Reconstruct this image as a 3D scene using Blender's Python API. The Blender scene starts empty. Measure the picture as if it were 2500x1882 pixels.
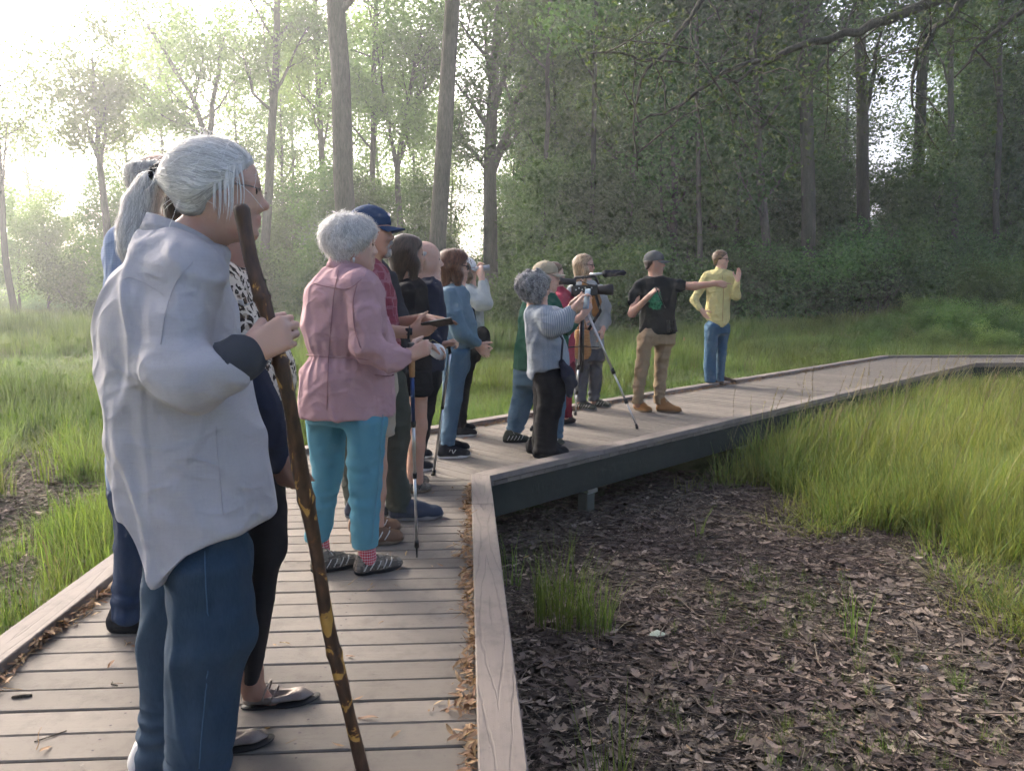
import bpy, bmesh, math, random
import numpy as np
from mathutils import Vector, Matrix, kdtree, geometry

# ------------------------------------------------------------------ camera, sky, sun, exposure
sc = bpy.context.scene
RAD = math.radians
CAM_H, FOC, CX, CY, HORIZON = 1.25, 1850.0, 1250.0, 941.0, 722.0   # camera height over the deck; photo measured at 2500 x 1882
PITCH = math.atan((CY - HORIZON) / FOC)
cam_data = bpy.data.cameras.new('camera')
cam_data.sensor_fit = 'HORIZONTAL'
cam_data.sensor_width = 36.0
cam_data.lens = 36.0 * FOC / 2500.0
cam_data.clip_start = 0.05
cam_data.clip_end = 2000.0
cam = bpy.data.objects.new('camera', cam_data)
sc.collection.objects.link(cam)
cam.location = (0, 0, CAM_H)
cam.rotation_euler = (RAD(90) - PITCH, 0, 0)
sc.camera = cam

SUN_AZ, SUN_EL = RAD(-40), RAD(27)       # sun moved ahead to the left, so the air there glows like lens glare
world = bpy.data.worlds.new('World')
sc.world = world
world.use_nodes = True
wt = world.node_tree
wt.nodes.clear()
sky = wt.nodes.new('ShaderNodeTexSky')
sky.sky_type = 'NISHITA'
sky.sun_disc = False
sky.sun_elevation = SUN_EL
sky.sun_rotation = SUN_AZ
sky.air_density = 0.45
sky.dust_density = 6.0
sky.ozone_density = 0.3
bgn = wt.nodes.new('ShaderNodeBackground')
bgn.inputs['Strength'].default_value = 0.15
wo = wt.nodes.new('ShaderNodeOutputWorld')
wt.links.new(sky.outputs[0], bgn.inputs[0])
wt.links.new(bgn.outputs[0], wo.inputs[0])

sun_data = bpy.data.lights.new('sun', 'SUN')
sun_data.energy = 1.1
sun_data.angle = RAD(35)
sun_data.color = (1.0, 0.97, 0.93)
sun = bpy.data.objects.new('sun', sun_data)
sc.collection.objects.link(sun)
sdir = Vector((math.sin(SUN_AZ) * math.cos(SUN_EL), math.cos(SUN_AZ) * math.cos(SUN_EL), math.sin(SUN_EL)))
sun.rotation_euler = (-sdir).to_track_quat('-Z', 'Y').to_euler()
sun.location = (20, 40, 30)

sc.view_settings.view_transform = 'Standard'
sc.view_settings.look = 'None'
sc.view_settings.gamma = 1.0
sc.view_settings.use_curve_mapping = False
sc.view_settings.exposure = 1.92
sc.cycles.use_denoising = True
sc.cycles.use_adaptive_sampling = True
sc.cycles.adaptive_threshold = 0.06
sc.cycles.adaptive_min_samples = 12
sc.cycles.max_bounces = 7
sc.cycles.diffuse_bounces = 3
sc.cycles.transmission_bounces = 4
sc.cycles.transparent_max_bounces = 8
sc.cycles.volume_bounces = 1
sc.cycles.sample_clamp_indirect = 4.0
sc.cycles.use_fast_gi = False

# ------------------------------------------------------------------ helpers
COL = sc.collection
rng = np.random.default_rng(7)
random.seed(7)
V3 = lambda *a: np.array(a, dtype=float)


def ray(px, py):
    u, v = (px - CX) / FOC, (py - CY) / FOC
    return u, math.cos(PITCH) - math.sin(PITCH) * v, math.sin(PITCH) + math.cos(PITCH) * v


def un(px, py, z=0.0):
    """where a sight line meets the level z"""
    u, f, d = ray(px, py)
    t = (CAM_H - z) / d
    return np.array([u * t, f * t, z])


def at(px, py, Y):
    """where a sight line reaches the distance Y"""
    u, f, d = ray(px, py)
    t = Y / f
    return np.array([u * t, Y, CAM_H - d * t])


def unit(v):
    v = np.asarray(v, float)
    n = np.linalg.norm(v)
    return v / n if n > 1e-9 else v


def tag(o, label=None, cat=None, group=None, kind=None):
    if label: o['label'] = label
    if cat: o['category'] = cat
    if group: o['group'] = group
    if kind: o['kind'] = kind
    return o


def empty(name, loc=(0, 0, 0), parent=None):
    o = bpy.data.objects.new(name, None)
    COL.objects.link(o)
    o.location = loc
    o.empty_display_size = 0.1
    if parent: o.parent = parent
    return o


def raw_mesh(name, V, F, smooth=True):
    """V (n,3); F (m,k) int array or a list of tuples"""
    me = bpy.data.meshes.new(name)
    V = np.asarray(V, np.float32)
    if isinstance(F, np.ndarray) and F.ndim == 2:
        m, k = F.shape
        me.vertices.add(len(V))
        me.vertices.foreach_set('co', V.ravel())
        me.loops.add(m * k)
        me.loops.foreach_set('vertex_index', F.astype(np.int32).ravel())
        me.polygons.add(m)
        me.polygons.foreach_set('loop_start', np.arange(0, m * k, k, dtype=np.int32))
        me.polygons.foreach_set('loop_total', np.full(m, k, np.int32))
        me.update(calc_edges=True)
    else:
        me.from_pydata([tuple(map(float, v)) for v in V], [], [tuple(int(i) for i in f) for f in F])
        me.update()
    if smooth:
        me.polygons.foreach_set('use_smooth', np.ones(len(me.polygons), bool))
    return me


def link(name, me, mat, parent=None, loc=None):
    o = bpy.data.objects.new(name, me)
    COL.objects.link(o)
    if mat is not None and not me.materials:
        for m in (mat if isinstance(mat, (list, tuple)) else [mat]):
            me.materials.append(m)
    if parent is not None: o.parent = parent
    if loc is not None: o.location = loc
    return o


class MB:
    """collects boxes, tubes and loose faces for ONE mesh"""
    def __init__(s): s.v, s.f = [], []

    def add(s, V, F):
        b = len(s.v)
        s.v.extend([tuple(map(float, p)) for p in V])
        s.f.extend([tuple(i + b for i in f) for f in F])

    def box(s, c, size, ax=None, ch=0.0):
        """oriented box, its edges chamfered when ch > 0"""
        A = np.eye(3) if ax is None else np.asarray(ax, float)
        bm = bmesh.new()
        bmesh.ops.create_cube(bm, size=1)
        for v in bm.verts:
            v.co = Vector((v.co.x * size[0], v.co.y * size[1], v.co.z * size[2]))
        if ch > 0:
            bmesh.ops.bevel(bm, geom=bm.edges[:], offset=ch, segments=1, affect='EDGES')
        bm.verts.index_update()
        V = [np.asarray(c, float) + A.T @ np.array(v.co) for v in bm.verts]
        F = [[v.index for v in f.verts] for f in bm.faces]
        bm.free()
        s.add(V, F)

    def tube(s, pts, r, n=8, cap=True):
        pts = [np.asarray(p, float) for p in pts]
        m = len(pts)
        rr = list(r) if hasattr(r, '__len__') else [r] * m
        d0 = unit(pts[1] - pts[0])
        ref = np.array([0, 0, 1.0]) if abs(d0[2]) < 0.9 else np.array([1.0, 0, 0])
        u = unit(np.cross(d0, ref))
        V, F = [], []
        for i, p in enumerate(pts):
            d = unit(pts[min(i + 1, m - 1)] - pts[max(i - 1, 0)])
            u = unit(u - d * np.dot(u, d))
            w = np.cross(d, u)
            for k in range(n):
                a = 2 * math.pi * k / n
                V.append(p + rr[i] * (math.cos(a) * u + math.sin(a) * w))
        for i in range(m - 1):
            for k in range(n):
                k2 = (k + 1) % n
                F.append((i * n + k, i * n + k2, (i + 1) * n + k2, (i + 1) * n + k))
        if cap:
            F.append(tuple(range(n - 1, -1, -1)))
            F.append(tuple((m - 1) * n + k for k in range(n)))
        s.add(V, F)

    def prism(s, poly, z0, z1, ch=0.0):
        """extruded 2-D polygon (counter-clockwise), top edge drawn in by ch"""
        P = np.asarray(poly, float)
        n = len(P)
        c = P.mean(0)
        V = [(p[0], p[1], z0) for p in P]
        if ch > 0:
            V += [(p[0], p[1], z1 - ch) for p in P]
            q = []
            for i in range(n):
                e0, e1 = unit(P[i] - P[i - 1]), unit(P[(i + 1) % n] - P[i])
                n0, n1 = np.array([-e0[1], e0[0]]), np.array([-e1[1], e1[0]])
                b = n0 + n1
                b = b / max(1e-6, (1 + np.dot(n0, n1)))
                q.append(P[i] + b * ch)
            V += [(p[0], p[1], z1) for p in q]
            L = 3
        else:
            V += [(p[0], p[1], z1) for p in P]
            L = 2
        F = [tuple(range(n - 1, -1, -1)), tuple((L - 1) * n + k for k in range(n))]
        for l in range(L - 1):
            for k in range(n):
                k2 = (k + 1) % n
                F.append((l * n + k, l * n + k2, (l + 1) * n + k2, (l + 1) * n + k))
        s.add(V, F)

    def build(s, name, mat, parent=None, smooth=False, loc=None, origin=None):
        V = np.array(s.v)
        if origin is not None: V = V - np.asarray(origin, float)
        me = raw_mesh(name, V, s.f, smooth)
        return link(name, me, mat, parent, loc)


# ------------------------------------------------------------------ materials
def new_mat(name):
    m = bpy.data.materials.new(name)
    m.use_nodes = True
    nt = m.node_tree
    nt.nodes.clear()
    out = nt.nodes.new('ShaderNodeOutputMaterial')
    return m, nt, out


class NB:
    """small node builder"""
    def __init__(s, nt): s.nt = nt

    def n(s, t, **kw):
        nd = s.nt.nodes.new('ShaderNode' + t)
        ins = kw.pop('ins', {})
        for k, v in kw.items(): setattr(nd, k, v)
        for k, v in ins.items():
            i = nd.inputs[k]
            if isinstance(v, bpy.types.NodeSocket): s.nt.links.new(v, i)
            else: i.default_value = v
        return nd

    def l(s, a, b): s.nt.links.new(a, b)

    def noise(s, vec, scale, detail=3, rough=0.55, dist=0.0):
        return s.n('TexNoise', ins={'Vector': vec, 'Scale': scale, 'Detail': detail, 'Roughness': rough, 'Distortion': dist}).outputs['Fac']

    def ramp(s, fac, stops, mode='LINEAR'):
        r = s.n('ValToRGB', ins={'Fac': fac})
        r.color_ramp.interpolation = mode
        e = r.color_ramp.elements
        while len(e) < len(stops): e.new(0.5)
        for i, (p, c) in enumerate(stops):
            e[i].position = p
            e[i].color = (*c, 1) if len(c) == 3 else c
        return r.outputs['Color']

    def mix(s, fac, a, b, mode='MIX'):
        m = s.n('MixRGB', blend_type=mode)
        for k, v in (('Fac', fac), ('Color1', a), ('Color2', b)):
            if isinstance(v, bpy.types.NodeSocket): s.l(v, m.inputs[k])
            else: m.inputs[k].default_value = v if not isinstance(v, tuple) or len(v) == 4 else (*v, 1)
        return m.outputs['Color']

    def math(s, op, a, b=None, c=None):
        m = s.n('Math', operation=op)
        for i, v in enumerate((a, b, c)):
            if v is None: continue
            if isinstance(v, bpy.types.NodeSocket): s.l(v, m.inputs[i])
            else: m.inputs[i].default_value = v
        return m.outputs[0]

    def scale_vec(s, vec, sc_):
        return s.n('Mapping', ins={'Vector': vec, 'Scale': sc_}).outputs[0]

    def bump(s, h, strength=0.3, dist=0.01, normal=None):
        b = s.n('Bump', ins={'Height': h, 'Strength': strength, 'Distance': dist})
        if normal is not None: s.l(normal, b.inputs['Normal'])
        return b.outputs[0]


def vary(b, col, fac, amt=0.3):
    """col made darker / lighter by a 0-1 factor socket"""
    hi = tuple(min(1, c * (1 + amt)) for c in col)
    lo = tuple(c * (1 - amt) for c in col)
    return b.mix(fac, lo, hi)


def cloth_mat(name, col, kind='plain', col2=None, scale=1.0, rough=0.9, weave=900, wr=0.35, amt=0.16, sheen=0.0):
    m, nt, out = new_mat(name)
    b = NB(nt)
    tc = b.n('TexCoord').outputs['Object']
    n1 = b.noise(tc, 7 * scale, 4)
    c = vary(b, col, n1, amt)
    if kind == 'stripe':
        sp = b.n('SeparateXYZ', ins={'Vector': tc})
        q = b.math('MULTIPLY', b.math('ARCTAN2', sp.outputs['Y'], sp.outputs['X']), 0.19)
        w = b.math('SINE', b.math('MULTIPLY', q, scale))
        w = b.math('GREATER_THAN', w, 0.15)
        c = b.mix(w, c, (*col2, 1))
    elif kind in ('check', 'plaid'):
        sp = b.n('SeparateXYZ', ins={'Vector': tc})
        q = b.math('MULTIPLY', b.math('ARCTAN2', sp.outputs['Y'], sp.outputs['X']), 0.19)
        th = 0.55 if kind == 'check' else 0.8
        w1 = b.math('GREATER_THAN', b.math('SINE', b.math('MULTIPLY', q, scale)), th)
        w2 = b.math('GREATER_THAN', b.math('SINE', b.math('MULTIPLY', sp.outputs['Z'], scale)), th)
        c = b.mix(b.math('MULTIPLY', b.math('ADD', w1, w2), 0.5), c, (*col2, 1))
    elif kind == 'leopard':
        vo = b.n('TexVoronoi', feature='DISTANCE_TO_EDGE', ins={'Vector': b.mix(0.07, tc, b.n('TexNoise', ins={'Vector': tc, 'Scale': 22.0}).outputs['Color']), 'Scale': 34.0})
        vo2 = b.n('TexVoronoi', feature='F1', ins={'Vector': tc, 'Scale': 34.0})
        ring = b.ramp(vo.outputs['Distance'], [(0.0, (0, 0, 0)), (0.10, (0, 0, 0)), (0.16, (1, 1, 1)), (0.34, (1, 1, 1)), (0.4, (0.3, 0.3, 0.3))])
        br = b.math('GREATER_THAN', b.noise(tc, 26, 2), 0.42)
        c = b.mix(b.math('MULTIPLY', ring, br), (0.62, 0.55, 0.47, 1), (0.035, 0.025, 0.02, 1))
        ctr = b.math('LESS_THAN', vo2.outputs['Distance'], 0.3)
        c = b.mix(b.math('MULTIPLY', ctr, 0.5), c, (0.22, 0.14, 0.09, 1))
    elif kind == 'print':
        vo = b.n('TexVoronoi', feature='F1', distance='CHEBYCHEV', ins={'Vector': b.scale_vec(tc, (1, 1, 1.5)), 'Scale': scale, 'Randomness': 0.35})
        c = b.mix(b.math('MULTIPLY', b.math('GREATER_THAN', vo.outputs['Distance'], 0.42), 0.75), c, (*col2, 1))
    elif kind == 'denim':
        n3 = b.noise(b.scale_vec(tc, (1, 1, 0.12)), 340, 2, 0.7)
        c = b.mix(b.math('MULTIPLY', n3, 0.55), c, (*(col2 or tuple(min(1, x * 2.1) for x in col)), 1))
        n4 = b.noise(b.scale_vec(tc, (1, 1, 0.55)), 5.0, 4)
        c = b.mix(b.ramp(n4, [(0.48, (0, 0, 0)), (0.75, (0.5, 0.5, 0.5))]), c, (*(col2 or tuple(min(1, x * 2.4) for x in col)), 1))
    elif kind == 'linen':
        n3 = b.noise(b.scale_vec(tc, (1, 1, 0.06)), 260, 3, 0.7)
        n4 = b.noise(b.scale_vec(tc, (0.08, 0.08, 1)), 300, 3, 0.7)
        c = b.mix(0.25, c, b.mix(0.5, b.ramp(n3, [(0.3, tuple(x * 0.7 for x in col)), (0.7, tuple(min(1, x * 1.25) for x in col))]),
                                  b.ramp(n4, [(0.3, tuple(x * 0.7 for x in col)), (0.7, tuple(min(1, x * 1.25) for x in col))])))
    elif kind == 'knit':
        sp = b.n('SeparateXYZ', ins={'Vector': tc})
        w = b.math('SINE', b.math('MULTIPLY', sp.outputs['Z'], scale))
        c = b.mix(b.math('MULTIPLY', b.math('GREATER_THAN', w, 0.2), 0.5), c, (*col2, 1))
    # creases: stretched noise and cracked lines, as relief only
    wv = b.noise(tc, weave, 1)
    warp = b.n('TexNoise', ins={'Vector': tc, 'Scale': 4.0, 'Detail': 1.0}).outputs['Color']
    wv_ = b.n('VectorMath', operation='ADD', ins={0: tc, 1: b.n('VectorMath', operation='SCALE', ins={0: warp, 'Scale': 0.14}).outputs[0]}).outputs[0]
    def ridge(vec, sc_):
        q_ = b.n('TexNoise', ins={'Vector': vec, 'Scale': sc_, 'Detail': 1.0, 'Roughness': 0.4}).outputs['Fac']
        a_ = b.math('ABSOLUTE', b.math('SUBTRACT', q_, 0.5))
        return b.math('DIVIDE', 1.0, b.math('ADD', 1.0, b.math('POWER', b.math('MULTIPLY', a_, 13.0), 2.0)))
    cr = ridge(b.scale_vec(wv_, (1.0, 1.0, 0.38)), 8.0)
    cr2 = ridge(b.scale_vec(wv_, (0.5, 0.5, 1.0)), 13.0)
    cr3 = b.noise(wv_, 30, 2, 0.5)
    hgt = b.math('ADD', b.math('ADD', b.math('ADD', cr, b.math('MULTIPLY', cr2, 0.6)), b.math('MULTIPLY', cr3, 0.5)), b.math('MULTIPLY', wv, 0.05))
    p = b.n('BsdfPrincipled', ins={'Base Color': c, 'Roughness': rough, 'Specular IOR Level': 0.15, 'Sheen Weight': sheen, 'Normal': b.bump(hgt, wr, 0.012)})
    b.l(p.outputs[0], out.inputs[0])
    return m


def simple_mat(name, col, rough=0.6, metal=0.0, amt=0.15, scale=20, bump=0.0, spec=0.3, trans=0.0):
    m, nt, out = new_mat(name)
    b = NB(nt)
    tc = b.n('TexCoord').outputs['Object']
    n1 = b.noise(tc, scale, 4)
    c = vary(b, col, n1, amt)
    p = b.n('BsdfPrincipled', ins={'Base Color': c, 'Roughness': rough, 'Metallic': metal, 'Specular IOR Level': spec})
    if trans: p.inputs['Transmission Weight'].default_value = trans
    if bump: b.l(b.bump(b.noise(tc, scale * 3, 4), bump, 0.01), p.inputs['Normal'])
    b.l(p.outputs[0], out.inputs[0])
    return m


def skin_mat(name, col, lip=(0.45, 0.17, 0.14), age=0.3):
    m, nt, out = new_mat(name)
    b = NB(nt)
    tc = b.n('TexCoord').outputs['Object']
    n1 = b.noise(tc, 18, 4)
    n2 = b.noise(tc, 110, 3, 0.7)
    c = vary(b, col, n1, 0.14)
    red = (min(1, col[0] * 1.02), col[1] * 0.72, col[2] * 0.66, 1)
    c = b.mix(b.ramp(n1, [(0.5, (0, 0, 0)), (0.75, (0.55, 0.55, 0.55))]), c, red)
    c = b.mix(b.ramp(n2, [(0.62, (0, 0, 0)), (0.78, (age, age, age))]), c, tuple(x * 0.6 for x in col))
    lp = b.n('Attribute', attribute_name='lip').outputs['Fac']
    c = b.mix(b.math('MULTIPLY', lp, 0.6), c, (*lip, 1))
    h = b.noise(b.scale_vec(tc, (1, 1, 1.6)), 70, 4, 0.65, 0.8)
    p = b.n('BsdfPrincipled', ins={'Base Color': c, 'Roughness': 0.55, 'Specular IOR Level': 0.35, 'Subsurface Weight': 0.08,
                                   'Subsurface Radius': (0.012, 0.005, 0.003), 'Normal': b.bump(h, 0.15 + age * 0.35, 0.004)})
    b.l(p.outputs[0], out.inputs[0])
    return m


def hair_mat(name, col, col2=None, rough=0.5):
    m, nt, out = new_mat(name)
    b = NB(nt)
    tc = b.n('TexCoord').outputs['Object']
    at_ = b.n('Attribute', attribute_name='tone').outputs['Fac']
    n1 = b.noise(tc, 30, 3)
    c = b.mix(at_, tuple(x * 0.55 for x in col), (*(col2 or tuple(min(1, x * 1.25) for x in col)), 1))
    c = b.mix(b.math('MULTIPLY', n1, 0.35), c, tuple(x * 0.7 for x in col))
    p = b.n('BsdfPrincipled', ins={'Base Color': c, 'Roughness': rough, 'Specular IOR Level': 0.35, 'Sheen Weight': 0.2})
    b.l(p.outputs[0], out.inputs[0])
    return m


def leaf_mat(name, col, col2, trans=0.45, rough=0.5):
    m, nt, out = new_mat(name)
    b = NB(nt)
    rnd = b.n('ObjectInfo').outputs['Random']
    tone = b.n('Attribute', attribute_name='tone').outputs['Fac']
    c = b.mix(tone, col, col2)
    hsv = b.n('HueSaturation', ins={'Color': c, 'Hue': b.math('ADD', b.math('MULTIPLY', rnd, 0.03), 0.485), 'Value': b.math('ADD', b.math('MULTIPLY', rnd, 0.6), 0.7)})
    c = hsv.outputs[0]
    p = b.n('BsdfPrincipled', ins={'Base Color': c, 'Roughness': rough, 'Specular IOR Level': 0.25})
    t = b.n('BsdfTranslucent', ins={'Color': b.mix(1.0, c, (1.0, 1.05, 0.55, 1), 'MULTIPLY')})
    mx = b.n('MixShader', ins={0: trans})
    b.l(p.outputs[0], mx.inputs[1]); b.l(t.outputs[0], mx.inputs[2])
    b.l(mx.outputs[0], out.inputs[0])
    return m


def bark_mat(name, col, scale=1.0):
    m, nt, out = new_mat(name)
    b = NB(nt)
    tc = b.n('TexCoord').outputs['Object']
    v = b.scale_vec(tc, (9 * scale, 9 * scale, 1.6 * scale))
    n1 = b.noise(v, 2.2, 5, 0.65, 0.6)
    n2 = b.noise(tc, 0.8, 3)
    c = b.ramp(n1, [(0.3, tuple(x * 0.45 for x in col)), (0.52, col), (0.75, tuple(min(1, x * 1.5) for x in col))])
    c = b.mix(b.math('MULTIPLY', n2, 0.5), c, (0.06, 0.075, 0.045, 1))
    p = b.n('BsdfPrincipled', ins={'Base Color': c, 'Roughness': 0.95, 'Specular IOR Level': 0.1, 'Normal': b.bump(n1, 0.8, 0.03)})
    b.l(p.outputs[0], out.inputs[0])
    return m


def board_mat(name, col, grain=1.0, rough=0.8, axis=0, cath=0.0):
    """weathered composite board; grain runs along the object's local X"""
    m, nt, out = new_mat(name)
    b = NB(nt)
    tc = b.n('TexCoord').outputs['Object']
    rnd = b.n('ObjectInfo').outputs['Random']
    off = b.n('CombineXYZ', ins={'X': b.math('MULTIPLY', rnd, 37.0), 'Y': b.math('MULTIPLY', rnd, 11.0), 'Z': 0.0}).outputs[0]
    pos = b.n('VectorMath', operation='ADD', ins={0: tc, 1: off}).outputs[0]
    g = b.noise(b.scale_vec(pos, (2.2, 70, 30)), 1.0, 4, 0.6)
    big = b.noise(b.scale_vec(pos, (1.0, 2.5, 1)), 1.6, 4)
    st = b.noise(pos, 9.0, 5, 0.7)
    c = vary(b, col, g, 0.13)
    c = b.mix(b.math('MULTIPLY', big, 0.35), c, tuple(min(1, x * 1.22) for x in col))
    c = b.mix(b.ramp(st, [(0.5, (0, 0, 0)), (0.75, (0.7, 0.7, 0.7))]), c, tuple(x * 0.55 for x in col))
    sk = b.noise(tc, 70.0, 2, 0.6)
    c = b.mix(b.ramp(sk, [(0.68, (0, 0, 0)), (0.74, (0.6, 0.6, 0.6))]), c, tuple(x * 0.35 for x in col))
    v = b.n('HueSaturation', ins={'Color': c, 'Value': b.math('ADD', b.math('MULTIPLY', rnd, 0.3), 0.84)}).outputs[0]
    h = b.math('MULTIPLY', g, 0.5)
    if cath > 0:
        # pressed cathedral grain: nested arches along the board
        sp = b.n('SeparateXYZ', ins={'Vector': pos})
        wob = b.noise(b.scale_vec(pos, (3.0, 16, 1)), 1.0, 3)
        d = b.math('ADD', b.math('MULTIPLY', b.math('ABSOLUTE', sp.outputs['Y']), 0.0), b.math('MULTIPLY', wob, 9.0))
        y2 = b.n('SeparateXYZ', ins={'Vector': tc}).outputs['Y']
        arch = b.math('ADD', b.math('MULTIPLY', b.math('ABSOLUTE', y2), 150.0), b.math('MULTIPLY', b.math('SINE', b.math('MULTIPLY', sp.outputs['X'], 3.1)), 5.0))
        line = b.math('SINE', b.math('ADD', arch, b.math('MULTIPLY', d, 0.7)))
        groove = b.ramp(b.math('MULTIPLY', b.math('ADD', line, 1.0), 0.5), [(0.0, (0, 0, 0)), (0.10, (1, 1, 1))])
        v = b.mix(b.math('MULTIPLY', b.math('SUBTRACT', 1.0, groove), cath), v, tuple(x * 0.42 for x in col))
        h = b.math('ADD', h, groove)
    p = b.n('BsdfPrincipled', ins={'Base Color': v, 'Roughness': rough, 'Specular IOR Level': 0.25, 'Normal': b.bump(h, 0.35, 0.003)})
    b.l(p.outputs[0], out.inputs[0])
    return m
# ------------------------------------------------------------------ the ground
A_ = V3(-0.16, 5.01, 0)[:2]
D1 = np.array([math.sin(RAD(-3.4)), math.cos(RAD(-3.4))])
D2 = np.array([math.sin(RAD(44.6)), math.cos(RAD(44.6))])
D3 = np.array([math.sin(RAD(88)), math.cos(RAD(88))])
left_of = lambda d: np.array([-d[1], d[0]])
N1, N2, N3 = left_of(D1), left_of(D2), left_of(D3)
WALK = 1.80
C_ = np.array([8.40, 13.67])
B_ = A_ + WALK / math.cos(RAD(24)) * unit(N1 + N2)
DD = C_ + WALK / math.cos(RAD(21.7)) * unit(N2 + N3)


def smooth01(t):
    t = np.clip(t, 0, 1)
    return t * t * (3 - 2 * t)


def wavy(P, f, seed, n=6):
    r = np.random.default_rng(seed)
    out = 0
    for i in range(n):
        k = r.normal(size=P.shape[-1])
        k = k / np.linalg.norm(k) * f * r.uniform(0.6, 1.5)
        out = out + np.sin(P @ k + r.uniform(0, 6.28))
    return out / math.sqrt(n / 2)


def ground_z(x, y):
    P = np.stack([x, y], -1)
    far = smooth01((y + 0.15 * np.abs(x) - 9) / 30)
    z = -0.52 + 0.5 * far
    z = z + 0.016 * wavy(P, 1.1, 1) + 0.005 * wavy(P, 4.5, 2) * (1 - far)
    z = z + 1.35 * np.exp(-(((x - 20) / 5.5) ** 2 + ((y - 27) / 5) ** 2))
    z = z + 0.25 * far * wavy(P, 0.25, 3) * 0.4
    return z


MUD_POLY = np.array([(-0.3, 0.2), (0.0, 5.2), (1.9, 7.1), (2.3, 6.6), (2.5, 5.6), (2.95, 5.3), (3.1, 4.4), (2.75, 3.6), (3.2, 3.3), (4.2, 3.0), (4.2, 0.2)])


def in_poly(x, y, poly):
    ins = np.zeros(np.shape(x), bool)
    n = len(poly)
    for i in range(n):
        x0, y0 = poly[i]; x1, y1 = poly[(i + 1) % n]
        c = ((y0 > y) != (y1 > y)) & (x < (x1 - x0) * (y - y0) / (y1 - y0 + 1e-12) + x0)
        ins ^= c
    return ins


def poly_dist(x, y, poly):
    d = np.full(np.shape(x), 1e9)
    n = len(poly)
    for i in range(n):
        a, b = np.array(poly[i]), np.array(poly[(i + 1) % n])
        e = b - a
        t = np.clip(((x - a[0]) * e[0] + (y - a[1]) * e[1]) / (e @ e), 0, 1)
        d = np.minimum(d, np.hypot(x - a[0] - t * e[0], y - a[1] - t * e[1]))
    return d


g = np.linspace(-1, 1, 420)
gx = 3.0 + np.sign(g) * (np.abs(g) * 9 + np.abs(g) ** 5 * 210)
gy = 6.0 + np.sign(g) * (np.abs(g) * 11 + np.abs(g) ** 5 * 210)
GX, GY = np.meshgrid(gx, gy, indexing='ij')
GZ = ground_z(GX, GY)
n_ = len(g)
idx = np.arange(n_ * n_).reshape(n_, n_)
GF = np.stack([idx[:-1, :-1], idx[1:, :-1], idx[1:, 1:], idx[:-1, 1:]], -1).reshape(-1, 4)
me = raw_mesh('ground', np.stack([GX, GY, GZ], -1).reshape(-1, 3), GF)
inside = in_poly(GX, GY, MUD_POLY)
dm = poly_dist(GX, GY, MUD_POLY)
mud = np.clip(0.5 + np.where(inside, dm, -dm) / 0.5, 0, 1)
mud = np.maximum(mud, np.clip(1.5 - np.hypot((GX + 2.6) / 0.7, (GY - 2.4) / 1.3), 0, 1))   # dark wet strip by the left kerb
a = me.attributes.new('mud', 'FLOAT', 'POINT')
a.data.foreach_set('value', mud.ravel().astype(np.float32))
m, nt, out = new_mat('marsh_soil')
b = NB(nt)
tc = b.n('TexCoord').outputs['Object']
mudf = b.n('Attribute', attribute_name='mud').outputs['Fac']
n1 = b.noise(tc, 3.0, 6, 0.7)
n2 = b.noise(tc, 26.0, 6, 0.7)
soil = b.ramp(n2, [(0.3, (0.018, 0.014, 0.011)), (0.55, (0.05, 0.038, 0.03)), (0.75, (0.10, 0.08, 0.062))])
turf = b.ramp(n1, [(0.3, (0.045, 0.06, 0.018)), (0.6, (0.075, 0.10, 0.025)), (0.8, (0.10, 0.10, 0.04))])
c = b.mix(mudf, turf, soil)
p = b.n('BsdfPrincipled', ins={'Base Color': c, 'Roughness': 0.85, 'Specular IOR Level': 0.3, 'Normal': b.bump(b.math('ADD', n2, n1), 0.7, 0.04)})
b.l(p.outputs[0], out.inputs[0])
ground = link('ground', me, m)
tag(ground, kind='structure')

# ------------------------------------------------------------------ the boardwalk
walk = empty('boardwalk', (0, 0, 0))
tag(walk, 'grey composite plank boardwalk bending twice across the marsh', 'boardwalk', kind='structure')
M_plank = board_mat('deck_composite', (0.165, 0.145, 0.122))
M_kerb = board_mat('kerb_composite', (0.215, 0.185, 0.162), cath=0.25)
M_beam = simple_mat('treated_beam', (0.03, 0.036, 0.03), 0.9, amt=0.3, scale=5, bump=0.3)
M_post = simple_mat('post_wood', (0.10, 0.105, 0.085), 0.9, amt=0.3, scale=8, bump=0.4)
M_steel = simple_mat('galvanised_steel', (0.42, 0.45, 0.46), 0.45, 0.85)
M_screw = simple_mat('screw_head', (0.06, 0.05, 0.05), 0.6, 0.4)


def clip_half(poly, p, nrm):
    """keep the side of the line through p where nrm points"""
    out_ = []
    n = len(poly)
    for i in range(n):
        a, c = poly[i], poly[(i + 1) % n]
        da, dc = np.dot(a - p, nrm), np.dot(c - p, nrm)
        if da >= 0: out_.append(a)
        if da * dc < 0: out_.append(a + (c - a) * da / (da - dc))
    return out_


def simplify(poly):
    q = []
    for p in poly:
        if not q or np.linalg.norm(p - q[-1]) > 1e-4: q.append(p)
    if len(q) > 2 and np.linalg.norm(q[0] - q[-1]) < 1e-4: q.pop()
    return q


def mitre(p, q, toward):
    e = q - p
    n = np.array([-e[1], e[0]])
    return (p, n if np.dot(n, toward) > 0 else -n)


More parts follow.
